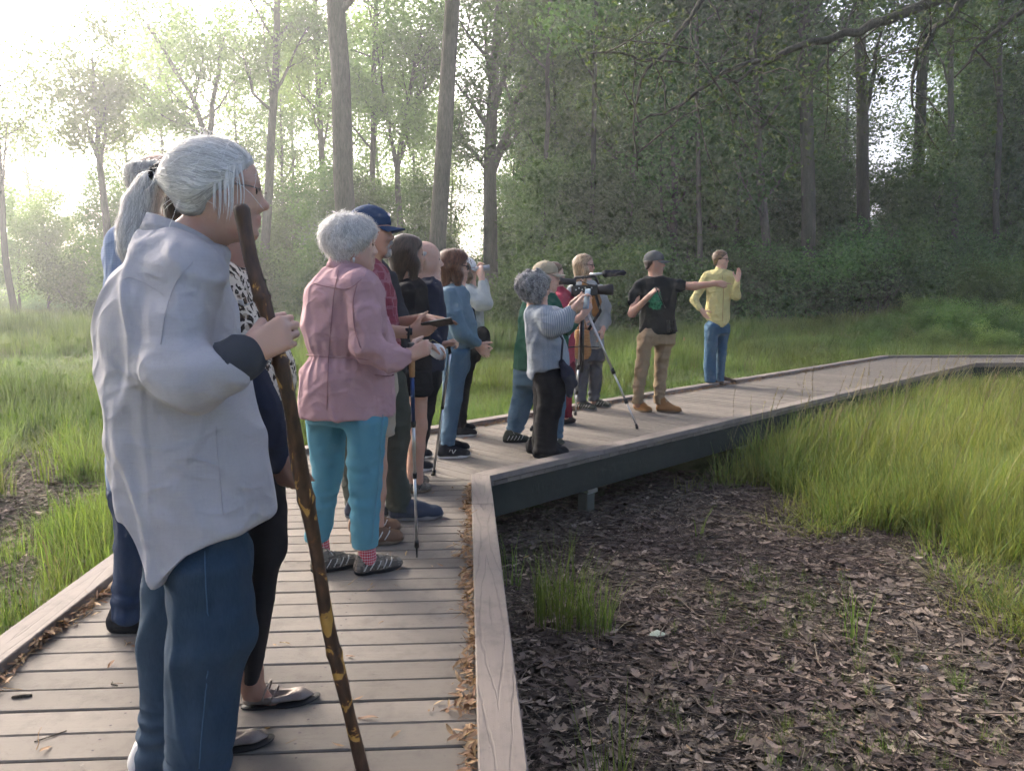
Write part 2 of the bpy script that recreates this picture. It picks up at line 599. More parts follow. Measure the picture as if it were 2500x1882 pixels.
# each run: right-hand edge point, direction, left normal, range along, clipping lines
m1a, m1b = mitre(A_, B_, -D1), mitre(A_, B_, D2)
m2a, m2b = mitre(C_, DD, -D2), mitre(C_, DD, D3)
RUNS = [(A_, D1, N1, -6.6, 1.6, [m1a]), (A_, D2, N2, -1.6, 14.0, [m1b, m2a]), (C_, D3, N3, -1.6, 9.0, [m2b])]
SPACE, GAP = 0.128, 0.006
screws = MB()
for (o, d, nl, s0, s1, cl) in RUNS:
    k = 0
    s = s0
    while s < s1:
        poly = [o + d * s, o + d * (s + SPACE - GAP), o + d * (s + SPACE - GAP) + nl * WALK, o + d * s + nl * WALK]
        if k % 9 == 4: pass
        for p, n in cl: poly = clip_half(poly, p, n) if len(poly) > 2 else []
        poly = simplify(poly)
        if len(poly) > 2:
            P = np.array(poly)
            area = 0.5 * np.sum(P[:, 0] * np.roll(P[:, 1], -1) - np.roll(P[:, 0], -1) * P[:, 1])
            if area < 0: P = P[::-1]
            if abs(area) > 0.004:
                c0 = P.mean(0)
                # local X along the plank
                ux, uy = nl, -d
                loc = np.stack([(P - c0) @ ux, (P - c0) @ uy], -1)
                mb = MB()
                mb.prism(loc, -0.034, 0.0, 0.004)
                ob = mb.build('plank', M_plank, walk)
                ob.location = (c0[0], c0[1], rng.uniform(-0.0015, 0.0012))
                ob.rotation_euler = (rng.uniform(-0.002, 0.002), 0, math.atan2(ux[1], ux[0]))
                for j, wpos in enumerate((0.16, 0.62, 1.18, 1.64)):
                    for e in (0.03, SPACE - GAP - 0.03):
                        q = o + d * (s + e + rng.uniform(-.006, .006)) + nl * (wpos + rng.uniform(-.012, .012))
                        if all(np.dot(q - p, n) > 0.03 for p, n in cl) and q[1] < 11:
                            r = 0.0042
                            base = len(screws.v)
                            screws.add([(q[0] + r * math.cos(t), q[1] + r * math.sin(t), 0.0026) for t in np.arange(6) * math.pi / 3] + [(q[0], q[1], 0.0030)],
                                       [(i, (i + 1) % 6, 6) for i in range(6)])
        s += SPACE
        k += 1
so = screws.build('screws', M_screw, walk)
so['kind'] = 'stuff'

# kerb boards lie flat on the deck edges
KW, KT = 0.128, 0.045
for (o, d, nl, s0, s1, cl) in RUNS:
    for side, (w0, w1) in (('r', (-0.012, KW - 0.012)), ('l', (WALK - KW + 0.012, WALK + 0.012))):
        L = 3.05
        s = s0 - (0.9 if side == 'l' else 0.2)
        while s < s1 + 1.6:
            poly = [o + d * (s + .003) + nl * w0, o + d * (s + L) + nl * w0, o + d * (s + L) + nl * w1, o + d * (s + .003) + nl * w1]
            for p, n in cl: poly = clip_half(poly, p, n) if len(poly) > 2 else []
            poly = simplify(poly)
            if len(poly) > 2:
                P = np.array(poly)
                area = 0.5 * np.sum(P[:, 0] * np.roll(P[:, 1], -1) - np.roll(P[:, 0], -1) * P[:, 1])
                if area < 0: P = P[::-1]
                if abs(area) > 0.003:
                    c0 = o + d * (s + L / 2) + nl * (w0 + w1) / 2
                    loc = np.stack([(P - c0) @ d, (P - c0) @ nl], -1)
                    mb = MB()
                    mb.prism(loc, 0.004, KT, 0.004)
                    ob = mb.build('kerb_board', M_kerb, walk)
                    ob.location = (c0[0], c0[1], rng.uniform(-0.001, 0.002))
                    ob.rotation_euler = (0, 0, math.atan2(d[1], d[0]))
            s += L

# rim beams and posts
for (o, d, nl, s0, s1, cl) in RUNS:
    for w in (0.035, WALK - 0.035):
        a0, a1 = s0, s1
        pts = []
        for s in (s0, s1):
            pts.append(o + d * s + nl * w)
        p0, p1 = pts
        for p, n in cl:          # trim to the mitre lines
            d0, d1 = np.dot(p0 - p, n), np.dot(p1 - p, n)
            if d0 < 0 < d1: p0 = p0 + (p1 - p0) * (-d0 / (d1 - d0))
            elif d1 < 0 < d0: p1 = p0 + (p1 - p0) * (d0 / (d0 - d1))
        L = np.linalg.norm(p1 - p0)
        mb = MB()
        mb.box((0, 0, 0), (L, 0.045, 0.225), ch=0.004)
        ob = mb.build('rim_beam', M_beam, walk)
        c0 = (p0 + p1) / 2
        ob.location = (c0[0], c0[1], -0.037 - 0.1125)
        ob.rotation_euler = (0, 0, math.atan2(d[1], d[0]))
    for w in (0.5, 0.92, 1.3):
        p0, p1 = o + d * (s0 + 1.8) + nl * w, o + d * (s1 - 1.8) + nl * w
        mb = MB()
        mb.box((0, 0, 0), (np.linalg.norm(p1 - p0), 0.045, 0.2))
        ob = mb.build('joist', M_beam, walk)
        c0 = (p0 + p1) / 2
        ob.location = (c0[0], c0[1], -0.037 - 0.105)
        ob.rotation_euler = (0, 0, math.atan2(d[1], d[0]))
for (o, d, nl, ss) in ((A_, D1, N1, (-0.6, -3.0)), (A_, D2, N2, (1.25, 3.75, 6.2, 8.7, 11.2)), (C_, D3, N3, (0.5, 3.0))):
    for s in ss:
        for w in (0.16, WALK - 0.16):
            q = o + d * s + nl * w
            ax = [(d[0], d[1], 0), (nl[0], nl[1], 0), (0, 0, 1)]
            mb = MB()
            mb.box((0, 0, 0), (0.10, 0.10, 0.75), ax, 0.006)
            ob = mb.build('post', M_post, walk, loc=(q[0], q[1], -0.27 - 0.375))
            bk = MB()
            for e in (-0.062, 0.062):
                c = q + d * e
                bk.box((c[0] - q[0], c[1] - q[1], 0.02), (0.006, 0.13, 0.11), ax)
            f = nl * (-0.063 if w < 1 else 0.063)
            bk.box((f[0], f[1], -0.02), (0.13, 0.006, 0.05), ax)
            bo = bk.build('bracket', M_steel, walk, loc=(q[0], q[1], -0.285))


# ------------------------------------------------------------------ scattering (uncountable ground cover)
def scatter(name, label, cat, pts, rots, scl, pid, protos, kind='stuff'):
    me = bpy.data.meshes.new(name)
    n = len(pts)
    me.vertices.add(n)
    me.vertices.foreach_set('co', np.asarray(pts, np.float32).ravel())
    for nm, typ, key, arr in (('rot', 'FLOAT_VECTOR', 'vector', rots), ('scl', 'FLOAT_VECTOR', 'vector', scl), ('pid', 'INT', 'value', pid)):
        at_ = me.attributes.new(nm, typ, 'POINT')
        at_.data.foreach_set(key, np.asarray(arr, np.int32 if typ == 'INT' else np.float32).ravel())
    o = bpy.data.objects.new(name, me)
    COL.objects.link(o)
    cl = bpy.data.collections.new(name + '_pieces')
    for i, (pm, mat) in enumerate(protos):
        po = bpy.data.objects.new('%s_piece_%02d' % (name, i), pm)
        if not pm.materials: pm.materials.append(mat)
        cl.objects.link(po)
    ng = bpy.data.node_groups.new(name + '_nodes', 'GeometryNodeTree')
    ng.interface.new_socket('Geometry', in_out='INPUT', socket_type='NodeSocketGeometry')
    ng.interface.new_socket('Geometry', in_out='OUTPUT', socket_type='NodeSocketGeometry')
    N = ng.nodes.new
    gi, go = N('NodeGroupInput'), N('NodeGroupOutput')
    mp, iop, ci = N('GeometryNodeMeshToPoints'), N('GeometryNodeInstanceOnPoints'), N('GeometryNodeCollectionInfo')
    ci.inputs['Collection'].default_value = cl
    ci.inputs['Separate Children'].default_value = True
    ci.inputs['Reset Children'].default_value = True
    iop.inputs['Pick Instance'].default_value = True
    L = ng.links.new
    L(gi.outputs[0], mp.inputs[0]); L(mp.outputs[0], iop.inputs['Points']); L(ci.outputs[0], iop.inputs['Instance'])
    for nm, typ, sock in (('rot', 'FLOAT_VECTOR', 'Rotation'), ('scl', 'FLOAT_VECTOR', 'Scale'), ('pid', 'INT', 'Instance Index')):
        na = N('GeometryNodeInputNamedAttribute')
        na.data_type = typ
        na.inputs['Name'].default_value = nm
        L(na.outputs['Attribute'], iop.inputs[sock])
    L(iop.outputs[0], go.inputs[0])
    md = o.modifiers.new('scatter', 'NODES')
    md.node_group = ng
    tag(o, label, cat, kind=kind)
    return o


def set_tone(me, arr, name='tone'):
    a = me.attributes.new(name, 'FLOAT', 'POINT')
    a.data.foreach_set('value', np.asarray(arr, np.float32))


def tuft_mesh(name, nbl, h, spread, width, lean, seed, seg=3, straw=0.0):
    r = np.random.default_rng(seed)
    V, F, T = [], [], []
    for i in range(nbl):
        a = r.uniform(0, 6.28)
        b0 = np.array([math.cos(a), math.sin(a), 0]) * spread * math.sqrt(r.uniform())
        hh = h * r.uniform(0.45, 1.1)
        ln = lean * r.uniform(0.2, 1.3) * hh
        a2 = a + r.normal() * 0.9
        dirn = np.array([math.cos(a2), math.sin(a2), 0])
        wd = np.array([-dirn[1], dirn[0], 0])
        w0 = width * r.uniform(0.7, 1.3)
        base = len(V)
        tn = r.uniform(0, 1)
        for k in range(seg + 1):
            t = k / seg
            c = b0 + dirn * ln * t ** 2 + np.array([0, 0, hh * (t - 0.18 * lean * t ** 3)])
            w = w0 * (1 - t) ** 0.7 * (0.75 + 0.25 * (k > 0))
            if k == seg:
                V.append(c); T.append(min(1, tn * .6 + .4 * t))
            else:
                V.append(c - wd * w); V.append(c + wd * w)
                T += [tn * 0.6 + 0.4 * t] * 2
        for k in range(seg - 1):
            F.append((base + 2 * k, base + 2 * k + 1, base + 2 * k + 3, base + 2 * k + 2))
        F.append((base + 2 * seg - 2, base + 2 * seg - 1, base + 2 * seg))
    me = raw_mesh(name, V, F)
    set_tone(me, T)
    return me


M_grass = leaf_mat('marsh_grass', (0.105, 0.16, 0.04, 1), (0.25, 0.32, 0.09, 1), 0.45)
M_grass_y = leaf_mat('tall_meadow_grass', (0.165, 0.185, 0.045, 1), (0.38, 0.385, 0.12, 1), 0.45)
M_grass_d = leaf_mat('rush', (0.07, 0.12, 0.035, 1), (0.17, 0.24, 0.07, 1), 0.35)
M_straw = leaf_mat('dry_grass', (0.16, 0.12, 0.06, 1), (0.36, 0.30, 0.18, 1), 0.2)
M_dead = leaf_mat('dead_leaf', (0.05, 0.037, 0.029, 1), (0.32, 0.25, 0.20, 1), 0.05, 0.9)
M_tan = leaf_mat('dry_leaf', (0.20, 0.10, 0.045, 1), (0.46, 0.31, 0.19, 1), 0.15, 0.7)
M_weed = leaf_mat('broad_weed', (0.05, 0.11, 0.025, 1), (0.14, 0.23, 0.06, 1), 0.4)

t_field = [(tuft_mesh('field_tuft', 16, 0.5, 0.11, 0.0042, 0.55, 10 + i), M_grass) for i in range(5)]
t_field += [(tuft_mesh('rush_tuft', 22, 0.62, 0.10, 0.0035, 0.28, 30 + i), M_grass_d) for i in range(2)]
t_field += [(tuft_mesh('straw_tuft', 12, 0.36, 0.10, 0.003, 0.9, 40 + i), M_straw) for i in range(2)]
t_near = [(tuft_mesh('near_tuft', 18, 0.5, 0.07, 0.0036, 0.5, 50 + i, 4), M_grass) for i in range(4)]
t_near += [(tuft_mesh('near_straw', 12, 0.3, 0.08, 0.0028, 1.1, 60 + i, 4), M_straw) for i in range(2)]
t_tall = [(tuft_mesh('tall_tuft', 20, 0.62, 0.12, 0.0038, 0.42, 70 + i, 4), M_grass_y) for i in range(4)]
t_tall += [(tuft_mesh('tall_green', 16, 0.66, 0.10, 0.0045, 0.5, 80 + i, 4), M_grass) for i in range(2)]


def deck_clear(x, y, marg):
    """True where a point is off the deck by marg"""
    P = np.stack([x, y], -1)
    ok = np.ones(np.shape(x), bool)
    for (o, d, nl, s0, s1, cl) in RUNS:
        s_ = (P - o) @ d
        w = (P - o) @ nl
        ok &= ~((s_ > s0) & (s_ < s1 + 12) & (w > -marg) & (w < WALK + marg)) if d is D3 else ~((s_ > s0) & (s_ < s1 - 0.2) & (w > -marg) & (w < WALK + marg))
    return ok


def field_side(x, y):
    P = np.stack([x, y], -1)
    return ((P - A_) @ N1 > WALK) | ((P - A_) @ N2 > WALK) | ((P - C_) @ N3 > WALK)


def in_view(x, y, pad=0.08):
    return (y > 0.6) & (np.abs(x / np.maximum(y, .1)) < (0.68 + pad))


def mesh_arrays(me):
    V = np.empty(len(me.vertices) * 3, np.float32); me.vertices.foreach_get('co', V)
    T = np.empty(len(me.vertices), np.float32); me.attributes['tone'].data.foreach_get('value', T)
    F = [tuple(p.vertices) for p in me.polygons]
    q = np.array([f if len(f) == 4 else (*f, -1) for f in F], np.int64)
    return V.reshape(-1, 3), q, T


def patch_mesh(name, protos, pid, pts, rz, tilt, scl, seed):
    """many small pieces merged into one mesh: pts (n,3), scl (n,3)"""
    cache = {}
    mats = []
    VV, FF, TT, MI = [], [], [], []
    r = np.random.default_rng(seed)
    base = 0
    for i in range(len(pts)):
        k = int(pid[i])
        if k not in cache: cache[k] = mesh_arrays(protos[k][0])
        V, F, T = cache[k]
        m_ = protos[k][1]
        if m_ not in mats: mats.append(m_)
        V = V * scl[i]
        tx, ty = tilt[i]
        c, s_ = math.cos(rz[i]), math.sin(rz[i])
        V = np.stack([V[:, 0] * c - V[:, 1] * s_, V[:, 0] * s_ + V[:, 1] * c, V[:, 2]], -1)
        V[:, 0] += V[:, 2] * tx; V[:, 1] += V[:, 2] * ty
        if abs(tx) + abs(ty) > .25: V[:, 2] += -V[:, 0] * tx * .6 - V[:, 1] * ty * .6
        VV.append(V + pts[i]); FF.append(np.where(F >= 0, F + base, -1)); TT.append(np.clip(T + r.uniform(-.2, .2), 0, 1))
        MI.append(np.full(len(F), mats.index(m_), np.int32))
        base += len(V)
    V, F, T, MI = map(np.concatenate, (VV, FF, TT, MI))
    tri = F[:, 3] < 0
    tot = np.where(tri, 3, 4).astype(np.int32)
    st = np.concatenate([[0], np.cumsum(tot)[:-1]]).astype(np.int32)
    flat = F.ravel(); flat = flat[flat >= 0]
    me = bpy.data.meshes.new(name)
    me.vertices.add(len(V)); me.vertices.foreach_set('co', V.astype(np.float32).ravel())
    me.loops.add(len(flat)); me.loops.foreach_set('vertex_index', flat.astype(np.int32))
    me.polygons.add(len(F)); me.polygons.foreach_set('loop_start', st); me.polygons.foreach_set('loop_total', tot)
    me.update(calc_edges=True)
    me.polygons.foreach_set('material_index', MI)
    me.polygons.foreach_set('use_smooth', np.ones(len(F), bool))
    set_tone(me, T)
    for m_ in mats: me.materials.append(m_)
    return me


def rand_patch(name, protos, weights, n, half, smin, smax, seed, tilt=.08, zr=(0, 0), round_=True, power=1.0):
    r = np.random.default_rng(seed)
    p = r.uniform(-half, half, (n, 2))
    if round_:
        p = p * 1.15
        p = p[np.hypot(p[:, 0], p[:, 1]) < half * 1.15]
    n = len(p)
    s1 = smin + (smax - smin) * r.uniform(0, 1, n) ** power
    return patch_mesh(name, protos, r.choice(len(protos), n, p=np.array(weights) / sum(weights)), np.column_stack([p, r.uniform(zr[0], zr[1], n)]),
                      r.uniform(0, 6.28, n), r.normal(size=(n, 2)) * tilt, np.stack([s1] * 3, -1), seed)


def grid_points(x0, x1, y0, y1, step, jit=.3):
    gx_, gy_ = np.meshgrid(np.arange(x0, x1, step), np.arange(y0, y1, step), indexing='ij')
    x = gx_.ravel() + rng.uniform(-jit, jit, gx_.size) * step
    y = gy_.ravel() + rng.uniform(-jit, jit, gx_.size) * step
    return x, y


def walk_dist(x, y):
    """distance outward from the walk's left edge (positive on the meadow side)"""
    P = np.stack([x, y], -1)
    return np.maximum.reduce([(P - A_) @ N1 - WALK, (P - A_) @ N2 - WALK, (P - C_) @ N3 - WALK])


WG = [3, 3, 3, 3, 3, .8, .8, 1.3, 1.3]
WR = [1, 1, 1, 1, 1, 6, 6, .6, .6]
WS = [2, 2, 2, 2, 2, .6, .6, 3, 3]
field_protos = []
for i in range(4): field_protos.append((rand_patch('meadow_patch', t_field, WG, 95, .55, .6, 1.05, 500 + i), None))
for i in range(2): field_protos.append((rand_patch('rush_patch', t_field, WR, 80, .55, .8, 1.25, 510 + i), None))
for i in range(2): field_protos.append((rand_patch('straw_patch', t_field, WS, 75, .55, .5, .9, 520 + i), None))
NP = len(field_protos)
field_protos += t_field
for pm, mt_ in t_field:
    if not pm.materials: pm.materials.append(mt_)
# the meadow on the far side of the walk: wide patches, single tufts along the kerb and on the bare ground
FX, FY, FS, FI = [], [], [], []
for (x0, x1, y0, y1, step, s_) in ((-12, 9, 1, 14, .82, 1.0), (-24, 20, 14, 27, 1.25, 1.45), (-42, 36, 27, 50, 2.2, 2.5), (-80, 30, 50, 104, 4.2, 4.6)):
    x, y = grid_points(x0, x1, y0, y1, step)
    k = in_view(x, y, .1) & (walk_dist(x, y) > .62 * s_)
    k &= ~((x < -1.6) & (y < 8.5))
    x, y = x[k], y[k]
    P2 = np.stack([x, y], -1)
    pt = wavy(P2, .55, 21) * .7 + wavy(P2, 1.6, 22) * .4
    u = rng.uniform(size=len(x))
    lf_ = (x < -1.5) & (u < .22)
    pid = np.where(lf_, 6 + rng.integers(0, 2, len(x)), np.where((pt > .65) & (u < .8), 4 + rng.integers(0, 2, len(x)), np.where((pt < -.9) & (u < .6) | (u < .05), 6 + rng.integers(0, 2, len(x)), rng.integers(0, 4, len(x)))))
    zz = rng.uniform(.7, 1.1, len(x)) * (.85 + .38 * np.clip(wavy(P2, .8, 43), -1, 1.3)) / max(1.0, s_ / 1.35) * np.where((x > -1.5) & (y < 13), .8, 1.0)
    FX.append(x); FY.append(y); FI.append(pid); FS.append(np.stack([np.full(len(x), s_), np.full(len(x), s_), s_ * zz], -1))
cnt = 60000
x, y = rng.uniform(-9, 12, cnt), rng.uniform(1, 22, cnt)
wdist = walk_dist(x, y)
P2 = np.stack([x, y], -1)
bare = wavy(P2, 1.5, 25) * .6 + wavy(P2, 3.7, 26) * .5
strip = (wdist > .04) & (wdist < .62) & ~((x < -1.6) & (y < 8.5)) & (rng.uniform(size=cnt) < .5)
nearl = (x < -1.6) & (y < 8.9) & (wdist > .05) & (bare < -.3 + .15 * (y - 2.4))
k = in_view(x, y, .1) & (strip | nearl)
x, y = x[k], y[k]
n = len(x)
u = rng.uniform(size=n)
nl_ = (x < -1.6) & (y < 8.9)
ss = rng.uniform(.5, 1.1, n) * np.where(nl_, .85 + .4 * np.clip(wavy(np.stack([x, y], -1), 1.9, 41), -1, 1.2), .75)
FX.append(x); FY.append(y); FI.append(NP + np.where(u < .72, rng.integers(0, 5, n), np.where(u < .82, 5 + rng.integers(0, 2, n), 7 + rng.integers(0, 2, n)))); FS.append(np.stack([ss] * 3, -1))
x, y, pid, S3 = np.concatenate(FX), np.concatenate(FY), np.concatenate(FI), np.concatenate(FS)
n = len(x)
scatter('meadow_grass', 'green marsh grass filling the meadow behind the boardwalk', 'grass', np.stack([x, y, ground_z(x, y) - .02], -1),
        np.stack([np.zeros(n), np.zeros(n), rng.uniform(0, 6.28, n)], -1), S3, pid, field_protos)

# the tall stand on the near side of the walk
tall_protos = [(rand_patch('tall_patch', t_tall, [3, 3, 3, 3, .6, .6], 70, .45, .75, 1.1, 530 + i), None) for i in range(4)]
tall_protos += [(rand_patch('tall_green_patch', t_tall, [1, 1, 1, 1, 4, 4], 64, .45, .75, 1.1, 540 + i), None) for i in range(2)]
NT = len(tall_protos)
for pm, mt_ in t_tall:
    if not pm.materials: pm.materials.append(mt_)
tall_protos += t_tall
near_dist = lambda x, y: np.maximum((np.stack([x, y], -1) - A_) @ N2, (np.stack([x, y], -1) - C_) @ N3)
x, y = grid_points(1.6, 14, 2.4, 16, .62)
ed = np.where(in_poly(x, y, MUD_POLY), -1, poly_dist(x, y, MUD_POLY))
k = in_view(x, y, .1) & (near_dist(x, y) < -.5) & (ed > .5)
x1, y1 = x[k], y[k]
h1 = rng.uniform(.85, 1.1, len(x1)) * np.where(y1 > 12.4, .75, 1)
u = rng.uniform(size=len(x1))
i1 = np.where(u < .12 + .6 * np.exp(-((x1 - 2.6) / .9) ** 2), 4 + rng.integers(0, 2, len(x1)), rng.integers(0, 4, len(x1)))
x, y = rng.uniform(1.6, 14, 40000), rng.uniform(2.4, 16, 40000)
ed = poly_dist(x, y, MUD_POLY); ed = np.where(in_poly(x, y, MUD_POLY), -ed, ed)
nd = near_dist(x, y)
fr_ = np.clip((ed + .45) / .7 + .35 * wavy(np.stack([x, y], -1), 5, 61), 0, 1)
k = in_view(x, y, .1) & (nd < -.03) & (ed > -.45) & ((nd > -.5) | (ed < .5)) & (rng.uniform(size=40000) < .55 * fr_ ** 2)
x2, y2, e2 = x[k], y[k], ed[k]
u = rng.uniform(size=len(x2))
h2 = rng.uniform(.7, 1.1, len(x2)) * (.3 + .7 * smooth01((e2 + .4) / 1.0)) * np.where(y2 > 12.4, .75, 1)
i2 = NT + np.where(u < .4, 4 + rng.integers(0, 2, len(x2)), rng.integers(0, 4, len(x2)))
x, y, hh, pid = np.concatenate([x1, x2]), np.concatenate([y1, y2]), np.concatenate([h1, h2]), np.concatenate([i1, i2])
n = len(x)
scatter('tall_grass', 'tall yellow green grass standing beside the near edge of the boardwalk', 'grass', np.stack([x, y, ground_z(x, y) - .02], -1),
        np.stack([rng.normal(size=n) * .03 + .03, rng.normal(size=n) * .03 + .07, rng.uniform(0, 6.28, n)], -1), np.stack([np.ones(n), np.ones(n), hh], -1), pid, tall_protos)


# seed stalks that lean out of the tall stand
def stalk_mesh(name, h, seed):
    r = np.random.default_rng(seed)
    V, F, T = [], [], []
    def rib(p0, p1, w0, w1, tn):
        d = unit(p1 - p0); sd = unit(np.cross(d, (.3, 1, .2))) 
        b0 = len(V); V.extend([p0 - sd * w0, p0 + sd * w0, p1 + sd * w1, p1 - sd * w1]); T.extend([tn] * 4); F.append((b0, b0 + 1, b0 + 2, b0 + 3))
    pts = [V3(0, 0, 0)]
    lx = r.uniform(.1, .45)
    for k in range(1, 9): pts.append(V3(lx * h * (k / 8) ** 2, .03 * h * math.sin(k), h * k / 8))
    for k in range(8): rib(pts[k], pts[k + 1], .0022, .0018, .7)
    for k in range(26):
        f = r.uniform(.74, 1.0) * 8; j_ = min(7, int(f)); q = pts[j_] + (pts[j_ + 1] - pts[j_]) * (f - j_)
        rib(q, q + V3(r.normal() * .012, r.normal() * .012, .022), .0022, .0006, r.uniform(.4, 1))
    me = raw_mesh(name, V, F); set_tone(me, T)
    return me


sp_ = [(stalk_mesh('stalk', .95, 90 + i), M_straw) for i in range(5)]
n = 170
tpos = rng.uniform(2.2, 12, n); off_ = np.abs(rng.normal(size=n)) * .5 + .06
q_ = A_ + tpos[:, None] * D2 - off_[:, None] * N2
x, y = q_[:, 0], q_[:, 1]
x = np.concatenate([x, rng.uniform(2.6, 6, 90)]); y = np.concatenate([y, rng.uniform(4, 9, 90)])
k = ~in_poly(x, y, MUD_POLY) & (near_dist(x, y) < -.04)
x, y = x[k], y[k]; n = len(x)
ss = rng.uniform(.6, 1.05, n)
scatter('seed_stalks', 'pale grass seed stalks leaning over the near edge of the walk', 'grass', np.stack([x, y, ground_z(x, y)], -1),
        np.stack([np.zeros(n), rng.normal(size=n) * .1, rng.normal(size=n) * .7 + .3], -1), np.stack([ss] * 3, -1), rng.integers(0, 5, n), sp_)


# fallen leaves on the mud
def dead_leaf_mesh(name, L, seed, lob=False):
    r = np.random.default_rng(seed)
    prof = [(0, .05), (.25, .32), (.5, .42), (.75, .28), (1, .02)] if not lob else [(0, .06), (.2, .5), (.32, .2), (.5, .62), (.62, .22), (.8, .36), (1, .02)]
    V, F = [], []
    cu, cv = r.uniform(-.6, .8), r.uniform(.1, .7)
    for t, w in prof:
        for sgn in (-1, 0, 1):
            yy = sgn * w * L * (.62 if lob else .34) * r.uniform(.6, 1.3)
            z = L * (0.25 * cu * (t - .5) ** 2 * 2 + (cv * (abs(yy) / L) ** 1.2 if sgn else 0)) + r.normal() * .03 * L
            V.append((t * L - L / 2, yy, z + .003))
    for i in range(len(prof) - 1):
        for j in range(2):
            a = i * 3 + j
            F.append((a, a + 3, a + 4, a + 1))
    me = raw_mesh(name, V, F)
    set_tone(me, np.full(len(V), r.uniform(0, 1)))
    return me


def twig_mesh(name, L, rad, seed):
    r = np.random.default_rng(seed)
    p = np.array([0, 0, rad]); d = np.array([1.0, 0, 0.05])
    pts = [p]
    for i in range(4):
        d = unit(d + r.normal(size=3) * (0.25, .35, .12)); p = p + d * L / 4
        pts.append(np.array([p[0], p[1], max(rad * .6, p[2])]))
    mb = MB(); mb.tube(pts, [rad, rad * .9, rad * .75, rad * .6, rad * .3], 4, cap=False)
    me = raw_mesh(name, np.array(mb.v), mb.f)
    set_tone(me, np.full(len(mb.v), r.uniform(0.1, .8)))
    return me


leafs = []
for i in range(10): leafs.append((dead_leaf_mesh('dead_leaf_piece', 0.06 + .02 * (i % 3), 100 + i, i % 2 == 0), M_dead))
for i in range(2): leafs.append((dead_leaf_mesh('dry_leaf_piece', 0.05, 130 + i), M_tan))
for i in range(6): leafs.append((twig_mesh('twig_piece', 0.10 + .05 * i, 0.0016 + .0005 * i, 140 + i), M_dead))
WL = [3, 6] * 5 + [.35] * 2 + [6] * 6
lit = [(rand_patch('litter_patch', leafs, WL, 1250, .42, .2, 1.15, 550 + i, .22, (-.004, .022), power=2.2), None) for i in range(5)]
x, y = grid_points(-.2, 5.5, 1.0, 9.5, .5, .22)
P2 = np.stack([x, y], -1)
k = in_view(x, y, .15) & ((P2 - A_) @ N1 < .1) & ((P2 - A_) @ N2 < .6) & (in_poly(x, y, MUD_POLY) | (poly_dist(x, y, MUD_POLY) < .45))
x1, y1 = x[k], y[k]
x, y = grid_points(-6.6, -2.1, 1.6, 8.6, .7)
k = in_view(x, y, .15) & (walk_dist(x, y) > .45)
x, y = np.concatenate([x1, x[k]]), np.concatenate([y1, y[k]])
n = len(x)
scatter('leaf_litter', 'brown dead leaves and twigs covering the mud below the boardwalk', 'leaf litter', np.stack([x, y, ground_z(x, y) + .010], -1),
        np.stack([np.zeros(n), np.zeros(n), rng.uniform(0, 6.28, n)], -1), np.ones((n, 3)), rng.integers(0, 5, n), lit)

# low green sprouting through the litter
cnt = 9000
x, y = rng.uniform(0, 4, cnt), rng.uniform(1.6, 7, cnt)
spots = [(1.25, 2.75, .38, .45), (1.05, 2.45, .15, .15), (1.55, 4.35, .5, .3), (2.05, 2.75, .3, .2), (2.1, 2.25, .22, .12), (2.6, 2.1, .35, .25), (1.9, 3.3, .25, .25), (1.35, 4.0, .5, .3), (0.3, 4.3, .15, .35)]
w = sum(np.exp(-(((x - a) / c) ** 2 + ((y - b_) / d_) ** 2) * 1.2) for a, b_, c, d_ in spots)
k = (rng.uniform(size=cnt) < w * .33) & in_poly(x, y, MUD_POLY)
x, y = x[k], y[k]
n = len(x)
s_ = rng.uniform(.12, .3, n)
scatter('sprouting_grass', 'short green grass sprouting through the dead leaves', 'grass', np.stack([x, y, ground_z(x, y)], -1),
        np.stack([rng.normal(size=n) * .2, rng.normal(size=n) * .2, rng.uniform(0, 6.28, n)], -1), np.stack([s_ * 1.1, s_ * 1.1, s_], -1), rng.integers(0, 4, n), t_near)


# upright grass clumps that stand alone: things of their own
def clump(loc, h, r, nbl, seed, label, lean=.3, mat=None):
    root = empty('grass_clump', (loc[0], loc[1], float(ground_z(np.array(loc[0]), np.array(loc[1]))) - .01))
    tag(root, label, 'grass')
    link('blades', tuft_mesh('clump_blades', nbl, h, r, 0.0035, lean, seed, 5), mat or M_grass, root)
    link('dry_base', tuft_mesh('clump_straw', nbl // 3, h * .35, r * 1.1, 0.003, 1.3, seed + 1, 4), M_straw, root)


clump((0.27, 3.86), .52, .15, 150, 201, 'lush upright grass clump by the boardwalk corner', .38)
clump((0.44, 3.78), .36, .10, 90, 203, 'short yellowish grass clump right of the lush corner clump', .4)
clump((0.33, 2.38), .46, .10, 46, 205, 'sparse grass clump near the bottom edge beside the kerb', .32)
clump((0.0, 4.35), .40, .05, 16, 207, 'thin grass sprig close to the kerb corner', .3)
clump((2.05, 2.55), .52, .07, 34, 209, 'grass clump at the right edge of the photo over dead leaves', .3)
clump((1.72, 3.62), .4, .06, 20, 211, 'thin grass sprig at the edge of the tall grass', .3)
clump((-2.35, 2.95), .62, .05, 40, 213, 'narrow bright grass clump beside the left kerb', .25)
clump((-2.25, 2.45), .42, .04, 24, 215, 'grass sprig against the left kerb near the photo edge', .25)
clump((1.35, 5.35), .34, .04, 9, 217, 'lone pale grass stem on the mud before the beam', .5)

# dry leaves drifted against the kerbs
drift = [(dead_leaf_mesh('drift_leaf', 0.045 + .012 * (i % 3), 160 + i), M_tan) for i in range(8)]
drift += [(twig_mesh('drift_twig', .07, .0016, 170 + i), M_tan) for i in range(3)]
XX, YY, ZZ = [], [], []


